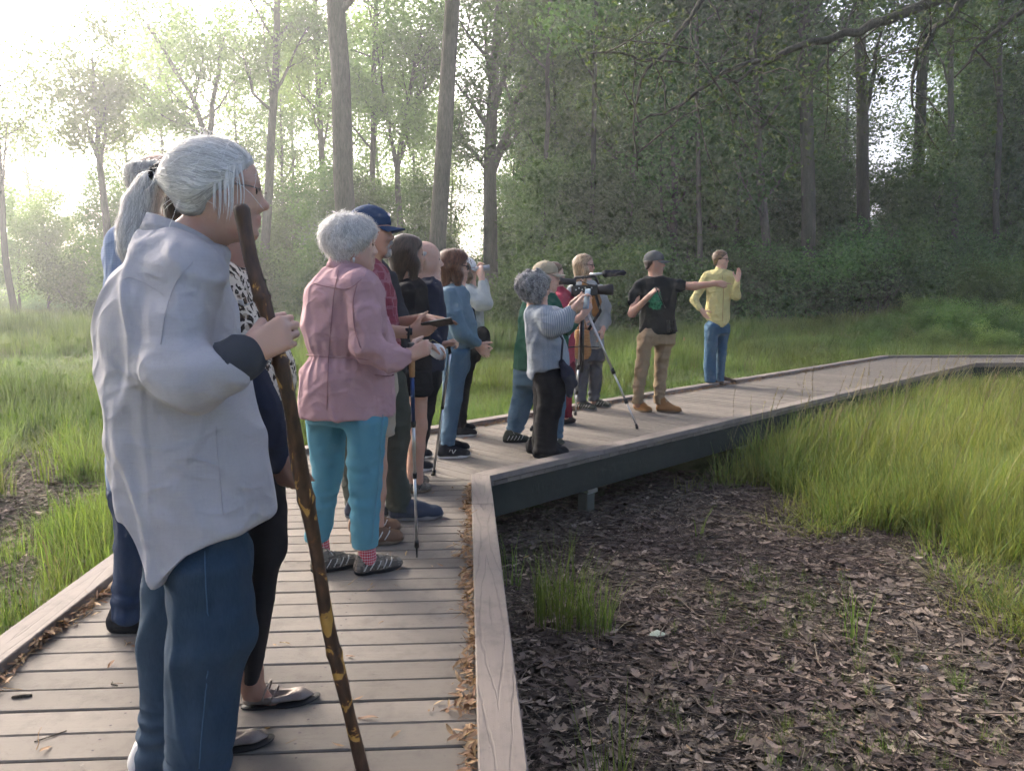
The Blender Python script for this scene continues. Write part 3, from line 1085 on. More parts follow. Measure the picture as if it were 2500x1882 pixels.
def drift_line(o, d, nl, s0, s1, w0, sgn, cnt, spread):
    s = rng.uniform(s0, s1, cnt)
    lump = np.clip(.55 + .55 * np.sin(s * 6.1) * np.sin(s * 2.3 + 1) + .2 * np.sin(s * 17), .15, 1.2)
    w = np.abs(rng.normal(size=cnt)) * spread * lump
    P = o + s[:, None] * d + (w0 + sgn * w)[:, None] * nl
    XX.append(P[:, 0]); YY.append(P[:, 1]); ZZ.append(.004 + .028 * np.exp(-w / .05) * rng.uniform(0, 1, cnt))


drift_line(A_, D1, N1, -3.6, -.12, KW - .006, 1, 850, .045)
drift_line(A_, D1, N1, -4.4, .6, WALK - KW + .006, -1, 1100, .045)
drift_line(A_, D2, N2, .2, 12, WALK - KW + .006, -1, 1500, .05)
P = rng.uniform(size=(130, 2)) * (1.5, 6.5) + (-1.75, 1.5)
XX.append(P[:, 0]); YY.append(P[:, 1]); ZZ.append(np.full(130, .004))
x, y, z = map(np.concatenate, (XX, YY, ZZ))
n = len(x)
s_ = rng.uniform(.4, 1.0, n)
scatter('drifted_leaves', 'dry tan leaves drifted along the boardwalk kerbs', 'leaf litter', np.stack([x, y, z], -1),
        np.stack([rng.normal(size=n) * .35, rng.normal(size=n) * .35, rng.uniform(0, 6.28, n)], -1), np.stack([s_] * 3, -1), rng.integers(0, 11, n), drift)
# ------------------------------------------------------------------ trees
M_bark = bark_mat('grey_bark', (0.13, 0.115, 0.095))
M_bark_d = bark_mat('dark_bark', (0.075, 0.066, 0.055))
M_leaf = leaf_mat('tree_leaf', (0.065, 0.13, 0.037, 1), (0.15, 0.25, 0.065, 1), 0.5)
M_leaf_l = leaf_mat('glare_pale_leaf', (0.14, 0.215, 0.075, 1), (0.29, 0.40, 0.15, 1), 0.6)  # leaf colour lightened to imitate lens glare over the left wood
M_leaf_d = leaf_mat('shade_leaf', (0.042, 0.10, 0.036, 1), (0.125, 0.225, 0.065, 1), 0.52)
M_leaf_w = leaf_mat('willow_leaf', (0.055, 0.085, 0.025, 1), (0.12, 0.16, 0.05, 1), 0.5)


def leaf_quads(C, size, r, droop=0.25, tone_c=None, slim=0.34):
    n = len(C)
    d = r.normal(size=(n, 3)); d[:, 2] = d[:, 2] * .6 - droop
    d /= np.linalg.norm(d, axis=1)[:, None]
    u = r.normal(size=(n, 3)); u[:, 2] *= .35
    s = np.cross(d, u)
    s /= np.linalg.norm(s, axis=1)[:, None] + 1e-9
    L = size * r.uniform(.6, 1.25, n)[:, None]
    nrm = np.cross(s, d)
    V = np.stack([C, C + d * L * .5 + s * L * slim + nrm * L * .08, C + d * L, C + d * L * .5 - s * L * slim + nrm * L * .08], 1).reshape(-1, 3)
    F = np.arange(4 * n).reshape(n, 4)
    t = r.uniform(0, 1, n) * .5 + (tone_c if tone_c is not None else .25)
    return V, F, np.repeat(np.clip(t, 0, 1), 4)


class Tree:
    def __init__(s, seed):
        s.r = np.random.default_rng(seed)
        s.mb = MB()
        s.cl, s.cw = [], []     # leaf cluster centres and spread
        s.parts = []            # separate limb meshes

    def path(s, p, d, L, nseg, wob, up):
        pts = [np.array(p, float)]
        d = unit(d)
        for i in range(nseg):
            d = unit(d + s.r.normal(size=3) * wob + np.array([0, 0, up]))
            pts.append(pts[-1] + d * L / nseg)
        return pts

    def limb(s, p, d, L, r0, lev, leafy=1.0, up=0.10, spread=.34, sides=5, nsub=None):
        nseg = 6 if lev == 0 else 4
        pts = s.path(p, d, L, nseg, .16 if lev == 0 else .24, up)
        rr = [r0 * (1 - .8 * i / nseg) for i in range(nseg + 1)]
        s.mb.tube(pts, rr, sides if lev == 0 else 4, cap=False)
        if lev < 2:
            ns = nsub or (5 if lev == 0 else 3)
            for k in range(ns):
                t = (.25 + .75 * (k + s.r.uniform(.2, .9)) / ns)
                j = min(int(t * nseg), nseg - 1)
                q = pts[j] + (pts[j + 1] - pts[j]) * (t * nseg - j)
                dd = unit(pts[j + 1] - pts[j])
                side = unit(np.cross(dd, s.r.normal(size=3)))
                s.limb(q, dd * .75 + side * .8, L * s.r.uniform(.35, .55), r0 * (1 - .7 * t) * .6, lev + 1, leafy, up * .6, spread, 4)
        if lev >= 1:
            for k in range(1, nseg + 1):
                if s.r.uniform() < .85 * leafy:
                    s.cl.append(pts[k]); s.cw.append(spread)

    def trunk(s, pts, rr, sides=10):
        s.tp = [np.asarray(p, float) for p in pts]
        s.tr = rr
        s.mb.tube(s.tp, rr, sides, cap=True)

    def on_trunk(s, t):
        n = len(s.tp) - 1
        j = min(int(t * n), n - 1)
        f = t * n - j
        return s.tp[j] + (s.tp[j + 1] - s.tp[j]) * f, s.tr[j] + (s.tr[j + 1] - s.tr[j]) * f

    def crown_limbs(s, n, t0, t1, L0, L1, elev=(25, 60), leafy=1.0, spread=.34):
        az = s.r.uniform(0, 6.28)
        for i in range(n):
            t = t0 + (t1 - t0) * (i + s.r.uniform(0, .9)) / n
            q, rad = s.on_trunk(min(t, .995))
            az += 2.4 + s.r.normal() * .3
            e = RAD(s.r.uniform(*elev))
            d = np.array([math.cos(az) * math.cos(e), math.sin(az) * math.cos(e), math.sin(e)])
            L = (L0 + (L1 - L0) * (t - t0) / max(.01, t1 - t0)) * s.r.uniform(.75, 1.2)
            s.limb(q, d, L, rad * .5, 0, leafy, spread=spread)

    def leaf_mesh(s, name, per, size, droop=.25, slim=.34):
        C0 = np.array(s.cl)
        w = np.array(s.cw)
        k = np.repeat(np.arange(len(C0)), per)
        off = s.r.normal(size=(len(k), 3)) * w[k][:, None]
        off[:, 2] *= .7
        C = C0[k] + off
        # clumps near each other share a tone
        tc = .25 + .28 * np.clip(wavy(C0, 1.1, 77), -1, 1)[k]
        V, F, T = leaf_quads(C, size, s.r, droop, tc, slim)
        me = raw_mesh(name, V, F)
        set_tone(me, T)
        return me

    def trunk_mesh(s, name):
        return raw_mesh(name, np.array(s.mb.v), s.mb.f)


def proto_tall(seed, H=20, r0=.26, t0=.3, n=15, per=9, size=.15, lean=.4, L0=5.0, leafy=1.0, spread=.5):
    t = Tree(seed)
    r = t.r
    pts = [np.array([0, 0, -.3])]
    off = np.zeros(2)
    lx = r.normal(size=2) * lean
    for i in range(1, 9):
        f = i / 8
        off = off + r.normal(size=2) * .12
        pts.append(np.array([lx[0] * f + off[0], lx[1] * f + off[1], H * f]))
    t.trunk(pts, [r0 * 1.35, r0] + [r0 * (1 - .85 * (i / 8)) for i in range(2, 9)], 9)
    t.crown_limbs(n, t0, .98, L0, 2.0, leafy=leafy, spread=spread)
    return t.trunk_mesh('trunk'), t.leaf_mesh('crown', per, size)


def proto_bush(seed, H=3.5, n=10, per=15, size=.15, spread=.4):
    t = Tree(seed)
    r = t.r
    for i in range(n):
        a = r.uniform(0, 6.28)
        e = RAD(r.uniform(45, 85))
        d = np.array([math.cos(a) * math.cos(e), math.sin(a) * math.cos(e), math.sin(e)])
        t.limb(np.array([math.cos(a) * .25, math.sin(a) * .25, -.1]), d, H * r.uniform(.6, 1.05), .03, 0, 1.0, .04, spread, 4)
    return t.trunk_mesh('stems'), t.leaf_mesh('leaves', per, size)


P_TALL = [proto_tall(300 + i, H=20 + i % 3 * 2, n=16, per=13, size=.21, t0=.22, L0=4.8, spread=.6) for i in range(4)]
P_SPARSE = [proto_tall(320 + i, H=21, r0=.22, t0=.28, n=14, per=11, size=.22, L0=5.0, spread=.7) for i in range(3)]
P_DENSE = [proto_tall(340 + i, H=19, r0=.2, t0=.06, n=22, per=15, size=.22, L0=4.6, spread=.65) for i in range(3)]
P_BUSH = [proto_bush(360 + i) for i in range(4)]
P_SMALL = [proto_tall(380 + i, H=9, r0=.11, t0=.1, n=15, per=14, size=.18, L0=2.8, spread=.5) for i in range(3)]
_variants = {}


def with_mat(me, mat):
    key = (me.name, mat.name)
    if key not in _variants:
        c = me.copy() if me.materials else me
        c.materials.clear()
        c.materials.append(mat)
        _variants[key] = c
    return _variants[key]


for L_ in (P_TALL, P_SPARSE, P_DENSE, P_BUSH, P_SMALL):
    for tm, lm in L_: tm.materials.append(M_bark_d); lm.materials.append(M_leaf)


def plant(name, proto, x, y, s, rot, bark, leaf, label, cat, group=None, sz=None, parts=('trunk', 'crown')):
    root = empty(name, (x, y, float(ground_z(np.array(x), np.array(y)))))
    root.rotation_euler = (0, 0, rot)
    root.scale = (s, s, sz or s)
    tag(root, label, cat, group)
    link(parts[0], with_mat(proto[0], bark), None, root)
    link(parts[1], with_mat(proto[1], leaf), None, root)
    return root


def X_of(px, Y): return (px - CX) / FOC * Y * 1.0 / (math.cos(PITCH)) * 1.0


# --- the tall trunks one can tell apart
def special(name, label, pix, Y, r0, r1, seed, limbs=(), bark=None, leaf=None, top=None, nl=8, t0=.5, per=13, size=.2, L0=4.2, leafy=1.0, fork=None):
    """trunk through sighted points at distance Y; limbs: (t, pixel end, radius)"""
    t = Tree(seed)
    P = [at(px, py, Y) for px, py in pix]
    base = P[0].copy()
    base[2] = float(ground_z(np.array(base[0]), np.array(base[1]))) - .2
    L = [p - base for p in P]
    if top: L.append(L[-1] + unit(L[-1] - L[-2]) * top)
    # resample with slight wobble
    seq = [L[0]]
    for i in range(1, len(L)):
        for f in (.5, 1.0):
            seq.append(L[i - 1] + (L[i] - L[i - 1]) * f + (t.r.normal(size=3) * .04 if f < 1 else 0))
    seq[0] = np.zeros(3)
    m_ = len(seq)
    rr = [r0 * 1.3] + [r0 + (r1 - r0) * i / (m_ - 1) for i in range(1, m_)]
    t.trunk(seq, rr, 12)
    for (px0, py0, px1, py1, r_, dY) in limbs:
        a, c = at(px0, py0, Y) - base, at(px1, py1, Y + dY) - base
        d = c - a
        Lh = np.linalg.norm(d)
        pts = [a]
        for i in range(1, 7):
            pts.append(a + d * i / 6 + t.r.normal(size=3) * .03 * Lh / 3)
        t.mb.tube(pts, [r_ * (1 - .6 * i / 6) for i in range(7)], 7, cap=False)
        for k in range(6):
            q = pts[k + 1]
            t.limb(q, unit(d) * .6 + unit(np.cross(d, t.r.normal(size=3))) * .8, Lh * t.r.uniform(.25, .45), r_ * .35, 1, leafy, .06, .4)
    if nl: t.crown_limbs(nl, t0, .98, L0, L0 * .6, leafy=leafy, spread=.5)
    root = empty(name, tuple(base + np.array([0, 0, .2])))
    tag(root, label, 'tree')
    tm = t.trunk_mesh('trunk')
    tm.transform(Matrix.Translation((0, 0, -.2)))
    link('trunk', tm, bark or M_bark, root)
    if t.cl:
        lm = t.leaf_mesh('crown', per, size)
        lm.transform(Matrix.Translation((0, 0, -.2)))
        link('crown', lm, leaf or M_leaf, root)
    return root


special('tall_tree', 'thick straight grey trunk rising behind the blue capped man', [(848, 800), (846, 560), (835, 300), (822, 60), (812, -140)], 26, .36, .27, 401, nl=9, t0=.6, top=7)
special('tall_tree', 'tall grey trunk leaning right behind the bald man', [(1062, 800), (1070, 560), (1088, 280), (1104, 20), (1116, -150)], 28, .33, .22, 402, nl=9, t0=.6, top=7)
special('forked_tree', 'open forked tree standing against the bright gap in the wood', [(1198, 790), (1197, 620), (1196, 450), (1200, 300), (1208, 150)], 40, .42, .2, 403,
        limbs=[(1196, 430, 1316, 90, .28, 1), (1199, 315, 1268, 30, .2, -1), (1199, 320, 1112, 200, .14, 1), (1192, 420, 1118, 320, .11, 0), (1290, 200, 1360, 20, .1, 1), (1203, 240, 1180, 40, .13, 0)], nl=5, t0=.75, top=5, size=.2, per=12)
special('tall_tree', 'tall straight dark trunk at the wood edge right of the yellow shirt', [(1975, 800), (1973, 620), (1972, 400), (1968, 180), (1962, 40)], 31, .29, .22, 404, bark=M_bark_d, leaf=M_leaf_d, nl=8, t0=.55, top=8)
special('tall_tree', 'slender pale trunk just left of the straight dark trunk', [(1890, 800), (1880, 690), (1868, 560), (1852, 360), (1840, 150)], 32, .2, .14, 405, leaf=M_leaf_d, nl=9, t0=.3, top=8)
special('tall_tree', 'dark trunk in front of the golden glow in the wood', [(2105, 790), (2108, 520), (2106, 330), (2100, 120), (2096, -40)], 36, .3, .2, 406, bark=M_bark_d, leaf=M_leaf_d, nl=6, t0=.7, top=8,
        limbs=[(2106, 300, 2160, 40, .13, 0)])
special('tall_tree', 'dark trunk right of the golden glow in the wood', [(2240, 790), (2240, 560), (2245, 360), (2250, 200), (2262, 20)], 34, .26, .18, 407, bark=M_bark_d, leaf=M_leaf_d, nl=6, t0=.75, top=8)
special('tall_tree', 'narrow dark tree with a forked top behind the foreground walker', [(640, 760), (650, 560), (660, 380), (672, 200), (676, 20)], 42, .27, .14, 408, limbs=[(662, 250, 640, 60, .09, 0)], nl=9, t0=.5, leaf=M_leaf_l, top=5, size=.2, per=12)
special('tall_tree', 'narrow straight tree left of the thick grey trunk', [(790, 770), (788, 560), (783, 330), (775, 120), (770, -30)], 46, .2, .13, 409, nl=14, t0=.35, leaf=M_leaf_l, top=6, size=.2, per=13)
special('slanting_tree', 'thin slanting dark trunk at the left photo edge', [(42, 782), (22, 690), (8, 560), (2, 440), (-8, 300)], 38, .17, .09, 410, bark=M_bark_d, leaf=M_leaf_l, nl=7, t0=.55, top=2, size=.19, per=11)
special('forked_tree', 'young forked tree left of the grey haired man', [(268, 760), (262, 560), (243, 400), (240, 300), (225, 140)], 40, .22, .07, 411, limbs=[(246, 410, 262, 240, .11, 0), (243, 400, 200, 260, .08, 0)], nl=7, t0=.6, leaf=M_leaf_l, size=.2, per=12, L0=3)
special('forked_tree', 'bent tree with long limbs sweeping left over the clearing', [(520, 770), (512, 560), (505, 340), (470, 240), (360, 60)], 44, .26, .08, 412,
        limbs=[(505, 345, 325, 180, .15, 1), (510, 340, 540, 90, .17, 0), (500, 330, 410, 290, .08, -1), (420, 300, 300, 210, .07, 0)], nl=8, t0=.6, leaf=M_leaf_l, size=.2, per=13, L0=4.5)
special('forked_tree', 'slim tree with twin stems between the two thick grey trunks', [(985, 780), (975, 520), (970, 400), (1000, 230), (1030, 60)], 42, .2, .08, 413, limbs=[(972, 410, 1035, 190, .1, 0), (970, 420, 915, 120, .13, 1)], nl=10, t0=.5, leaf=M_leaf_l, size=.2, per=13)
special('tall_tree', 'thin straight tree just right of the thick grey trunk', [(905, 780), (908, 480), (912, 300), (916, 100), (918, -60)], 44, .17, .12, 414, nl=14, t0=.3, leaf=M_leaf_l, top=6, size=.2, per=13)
special('tall_tree', 'leaning tree at the right end of the bright gap', [(1580, 790), (1530, 560), (1560, 300), (1612, 130), (1690, -20)], 38, .2, .12, 415, nl=10, t0=.25, leaf=M_leaf_d, top=5)

for k, (px, lb, Y, r0, lean) in enumerate(((1440, 'slim dark trunk behind the blonde woman', 33, .13, 12), (1712, 'slim grey trunk between the guide and the yellow shirt', 32, .12, -10), (1790, 'thin crooked trunk behind the raised hand of the yellow shirt', 33, .09, 25),
                                         (2335, 'slim dark trunk above the left part of the mound', 32, .15, -14), (2430, 'slim dark trunk near the right photo edge', 33, .14, 10), (1320, 'slim pale trunk right of the forked tree', 36, .13, 16))):
    special('slim_tree', lb, [(px, 800), (px + lean * .3, 600), (px + lean * .7, 400), (px + lean, 180), (px + lean * 1.4, 0)], Y, r0, r0 * .55, 430 + k, bark=M_bark if k % 2 else M_bark_d, leaf=M_leaf_d if px > 1500 else M_leaf, nl=6, t0=.55, top=4, L0=3.2)

# --- the wood that reads as many alike trees
random.seed(11)
grpR, labR = 'trees of the dark wood', 'leafy tree in the dense dark wood behind the boardwalk'
for i in range(26):
    px = 1270 + (i + random.uniform(0, .8)) * 1330 / 26
    Y = random.choice((36, 41, 46, 52)) + random.uniform(-2, 2)
    pr = random.choice(P_DENSE + P_TALL)
    if 2010 < px < 2330 or 1420 < px < 1520: continue
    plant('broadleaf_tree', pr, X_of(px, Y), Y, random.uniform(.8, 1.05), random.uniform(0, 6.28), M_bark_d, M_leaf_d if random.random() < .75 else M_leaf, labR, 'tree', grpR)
grpL, labL = 'trees of the hazy wood', 'leafy tree paled as by lens glare in the open wood on the left'
for px, Y, s in ((120, 62, .8), (330, 58, .95), (430, 64, 1.0), (600, 60, 1.0), (715, 60, 1.05), (740, 66, 1.05), (860, 58, 1.0), (940, 62, 1.0), (1030, 60, 1.05), (1110, 66, .9), (1300, 60, 1.05), (1380, 56, 1.05), (1440, 62, 1.05), (1530, 58, 1.0)):
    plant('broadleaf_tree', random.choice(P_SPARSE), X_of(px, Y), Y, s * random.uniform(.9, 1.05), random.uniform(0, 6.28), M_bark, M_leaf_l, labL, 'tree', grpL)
for px, Y, s in ((2020, 56, .95), (2285, 60, 1.0), (2330, 55, .95), (1440, 58, 1.0), (1490, 64, 1.0)):
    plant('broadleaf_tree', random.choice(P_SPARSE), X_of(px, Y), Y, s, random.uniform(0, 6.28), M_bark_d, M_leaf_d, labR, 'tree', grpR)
grpS, labS = 'small trees at the wood edge', 'small leafy understory tree along the edge of the wood'
for i in range(26):
    px = 240 + (i + random.uniform(0, .8)) * 2300 / 26
    Y = random.uniform(38, 50) if px < 1250 else random.uniform(32, 40)
    if 1130 < px < 1190: continue
    plant('understory_tree', random.choice(P_SMALL), X_of(px, Y), Y, random.uniform(.6, .85) * (1.0 if px > 1250 else .95), random.uniform(0, 6.28), M_bark_d, M_leaf if px < 1400 else M_leaf_d, labS, 'tree', grpS)
for px, Y, s, lb in ((60, 46, .72, 'small pale green tree just right of the slanting trunk at far left'), (130, 43, .66, 'small pale tree in the middle of the far left meadow edge'),
                     (200, 48, .6, 'small pale tree left of the young forked tree at the meadow edge'), (-20, 44, .75, 'small pale green tree cut by the left photo edge')):
    plant('understory_tree', random.choice(P_SMALL), X_of(px, Y), Y, s, random.uniform(0, 6.28), M_bark_d, M_leaf_l, lb, 'tree', 'pale small trees at far left')
grpB, labB = 'bushes at the wood edge', 'leafy green bush at the foot of the wood'
for i in range(48):
    px = (180 + (i + random.uniform(0, .8)) * 2400 / 34) if i < 34 else 1290 + (i - 34 + random.uniform(0, .8)) * 1250 / 14
    Y = random.uniform(36, 44) if px < 1250 else random.uniform(29.5, 34)
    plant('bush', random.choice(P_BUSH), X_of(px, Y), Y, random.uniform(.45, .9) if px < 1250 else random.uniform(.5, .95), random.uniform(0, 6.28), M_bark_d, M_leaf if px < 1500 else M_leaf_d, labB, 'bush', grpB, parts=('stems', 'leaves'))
mound = [(2260, 22.5, .3, 'low bush at the left foot of the grassy mound'), (2340, 21, .3, 'low bush on the near slope of the grassy mound'), (2420, 20.5, .28, 'rounded low bush in the middle of the mound'),
         (2480, 21.5, .3, 'low bush at the right photo edge on the mound'), (2380, 25, .42, 'taller bush on the crest of the mound'), (2450, 26, .45, 'dark bush on the crest near the right photo edge')]
for px, py, s, lb in mound:
    plant('bush', random.choice(P_BUSH), X_of(px, py), py, s, random.uniform(0, 6.28), M_bark_d, M_leaf, lb, 'bush', 'low bushes on the mound', parts=('stems', 'leaves'))
for k in range(16):
    px, Y = random.uniform(2120, 2560), random.uniform(19, 29)
    plant('weed_bush', random.choice(P_BUSH), X_of(px, Y), Y, random.uniform(.14, .24), random.uniform(0, 6.28), M_bark_d, random.choice((M_leaf, M_leaf_l, M_weed)), 'knee high leafy weed on the slope of the mound', 'weed', 'leafy weeds on the mound', parts=('stems', 'leaves'))
# far mass of trees, one body
FP, FR, FS, FI = [], [], [], []
for i in range(150):
    px = random.uniform(-200, 2700)
    Y = random.uniform(62, 95) if px > 1300 else random.uniform(78, 115)
    if 1140 < px < 1200 and Y < 200: continue
    if px < 300 and random.random() < .45: continue
    x = X_of(px, Y)
    FP.append((x, Y, float(ground_z(np.array(x), np.array(Y))) - .3)); FR.append((0, 0, random.uniform(0, 6.28)))
    s = random.uniform(.42, .55) if (2000 < px < 2360 or 1400 < px < 1560) else random.uniform(.85, 1.05) if px > 1300 else random.uniform(.42, .62) if px > 250 else random.uniform(.25, .36)
    FS.append((s * 1.15, s * 1.15, s)); k = random.randrange(3)
    FI.append(k * 2)
    FP.append(FP[-1]); FR.append(FR[-1]); FS.append(FS[-1]); FI.append(k * 2 + 1)
for i in range(150):
    px = random.uniform(-200, 2700)
    Y = random.uniform(48, 70)
    x = X_of(px, Y)
    s = random.uniform(.5, .95) if px > 250 else random.uniform(.35, .5)
    FP.append((x, Y, float(ground_z(np.array(x), np.array(Y))) - .2)); FR.append((0, 0, random.uniform(0, 6.28))); FS.append((s * 1.4, s * 1.4, s))
    FI.append(6 + random.randrange(4))
far_protos = []
for k in range(3):
    far_protos += [(with_mat(P_DENSE[k][0], M_bark_d), None), (with_mat(P_DENSE[k][1], M_leaf), None)]
for k in range(4): far_protos.append((with_mat(P_BUSH[k][1], M_leaf), None))
scatter('far_wood', 'distant mass of green trees closing the view', 'wood', FP, FR, FS, FI, far_protos)

# --- the near tree whose limbs hang in from the upper right; its trunk stands beyond the photo
def overhang():
    t = Tree(450)
    base = np.array([11.8, 15.8, -.4])
    base[2] = float(ground_z(np.array(base[0]), np.array(base[1]))) - .1
    t.trunk([V3(0, 0, 0), V3(-.05, .1, 2), V3(-.2, 0, 4.2), V3(-.5, -.3, 6.2), V3(-.4, -.6, 9), V3(0, -.4, 12)], [.42, .33, .3, .27, .2, .08], 12)
    mats = []
    def limb_px(pix, Y0, Y1, r0, r1, start=None, twigs=8, leafy=1.0):
        m_ = len(pix)
        pts = [] if start is None else [start]
        for i, (px, py) in enumerate(pix):
            pts.append(at(px, py, Y0 + (Y1 - Y0) * i / (m_ - 1)) - base)
        mb = MB()
        seq = []
        for i in range(len(pts) - 1):
            seq += [pts[i], (pts[i] + pts[i + 1]) / 2 + t.r.normal(size=3) * .03]
        seq.append(pts[-1])
        mb.tube(seq, [r0 + (r1 - r0) * i / (len(seq) - 1) for i in range(len(seq))], 8)
        for k in range(twigs):
            q = seq[int((k + .5) / twigs * len(seq) * .85 + len(seq) * .15) % len(seq)]
            d = t.r.normal(size=3); d[2] -= .25
            before = t.mb; t.mb = mb
            t.limb(q, d, t.r.uniform(.8, 1.9), .018, 1, leafy, -.08, .26)
            t.mb = before
        return mb
    lm = [limb_px([(2470, -60), (2300, -4), (2161, 52), (2096, 82), (2021, 99), (1962, 109), (1877, 150), (1768, 176), (1698, 226), (1624, 278), (1560, 300)], 13.5, 12.4, .105, .012, V3(-.5, -.3, 6.2), 10),
          limb_px([(2480, -120), (2345, 8), (2285, 66), (2255, 116), (2230, 180), (2228, 260)], 13.6, 13.0, .10, .015, V3(-.3, -.2, 6.8), 9),
          limb_px([(1880, 148), (1800, 200), (1740, 190), (1690, 120)], 12.8, 12.2, .035, .008, None, 4),
          limb_px([(2300, -150), (1900, -120), (1740, -30), (1708, 5), (1648, 90), (1609, 144), (1564, 199), (1545, 320), (1556, 420)], 13.6, 12.6, .075, .008, V3(-.4, -.5, 8), 8),
          limb_px([(1609, 146), (1520, 130), (1430, 132)], 12.8, 12.4, .035, .01, None, 4),
          limb_px([(2600, -40), (2450, 60), (2380, 120), (2330, 190)], 13.5, 12.8, .07, .012, V3(-.4, -.2, 5.8), 7)]
    root = empty('overhanging_tree', tuple(base))
    tag(root, 'tree beyond the right photo edge whose crooked dark limbs hang across the top', 'tree')
    link('trunk', t.trunk_mesh('trunk'), M_bark_d, root)
    for mb in lm: mb.build('limb', M_bark_d, root, smooth=True)
    t.crown_limbs(6, .6, .98, 3.5, 2.0, leafy=1.0)
    link('crown', t.leaf_mesh('crown', 6, .085, .5, .2), M_leaf_w, root)
overhang()

# --- haze: even, thin air round everything, added mostly to imitate veiling lens glare
m, nt, out = new_mat('glare_haze')
b = NB(nt)
pv = b.n('VolumePrincipled', ins={'Color': (0.93, 0.96, 1.0, 1), 'Density': 0.0023, 'Anisotropy': 0.6})
b.l(pv.outputs[0], out.inputs['Volume'])
mb = MB()
mb.box((3, 6, 16), (480, 480, 36))
hz_ = mb.build('haze', m)
tag(hz_, 'thin pale haze added mostly to imitate veiling lens glare', 'haze', kind='stuff')
# ------------------------------------------------------------------ figures: blended solids turned into one continuous surface
def catmull(xs, Y, xq):
    """smooth interpolation of rows Y (n,k) given at increasing xs"""
    xs = np.asarray(xs, float); Y = np.asarray(Y, float)
    if len(xs) < 3: return np.stack([np.interp(xq, xs, Y[:, k]) for k in range(Y.shape[1])], -1)
    m_ = np.gradient(Y, xs, axis=0)
    j = np.clip(np.searchsorted(xs, xq) - 1, 0, len(xs) - 2)
    h = (xs[j + 1] - xs[j])[:, None]
    t = np.clip((xq - xs[j])[:, None] / h, 0, 1)
    return (2 * t ** 3 - 3 * t ** 2 + 1) * Y[j] + (t ** 3 - 2 * t ** 2 + t) * h * m_[j] + (-2 * t ** 3 + 3 * t ** 2) * Y[j + 1] + (t ** 3 - t ** 2) * h * m_[j + 1]


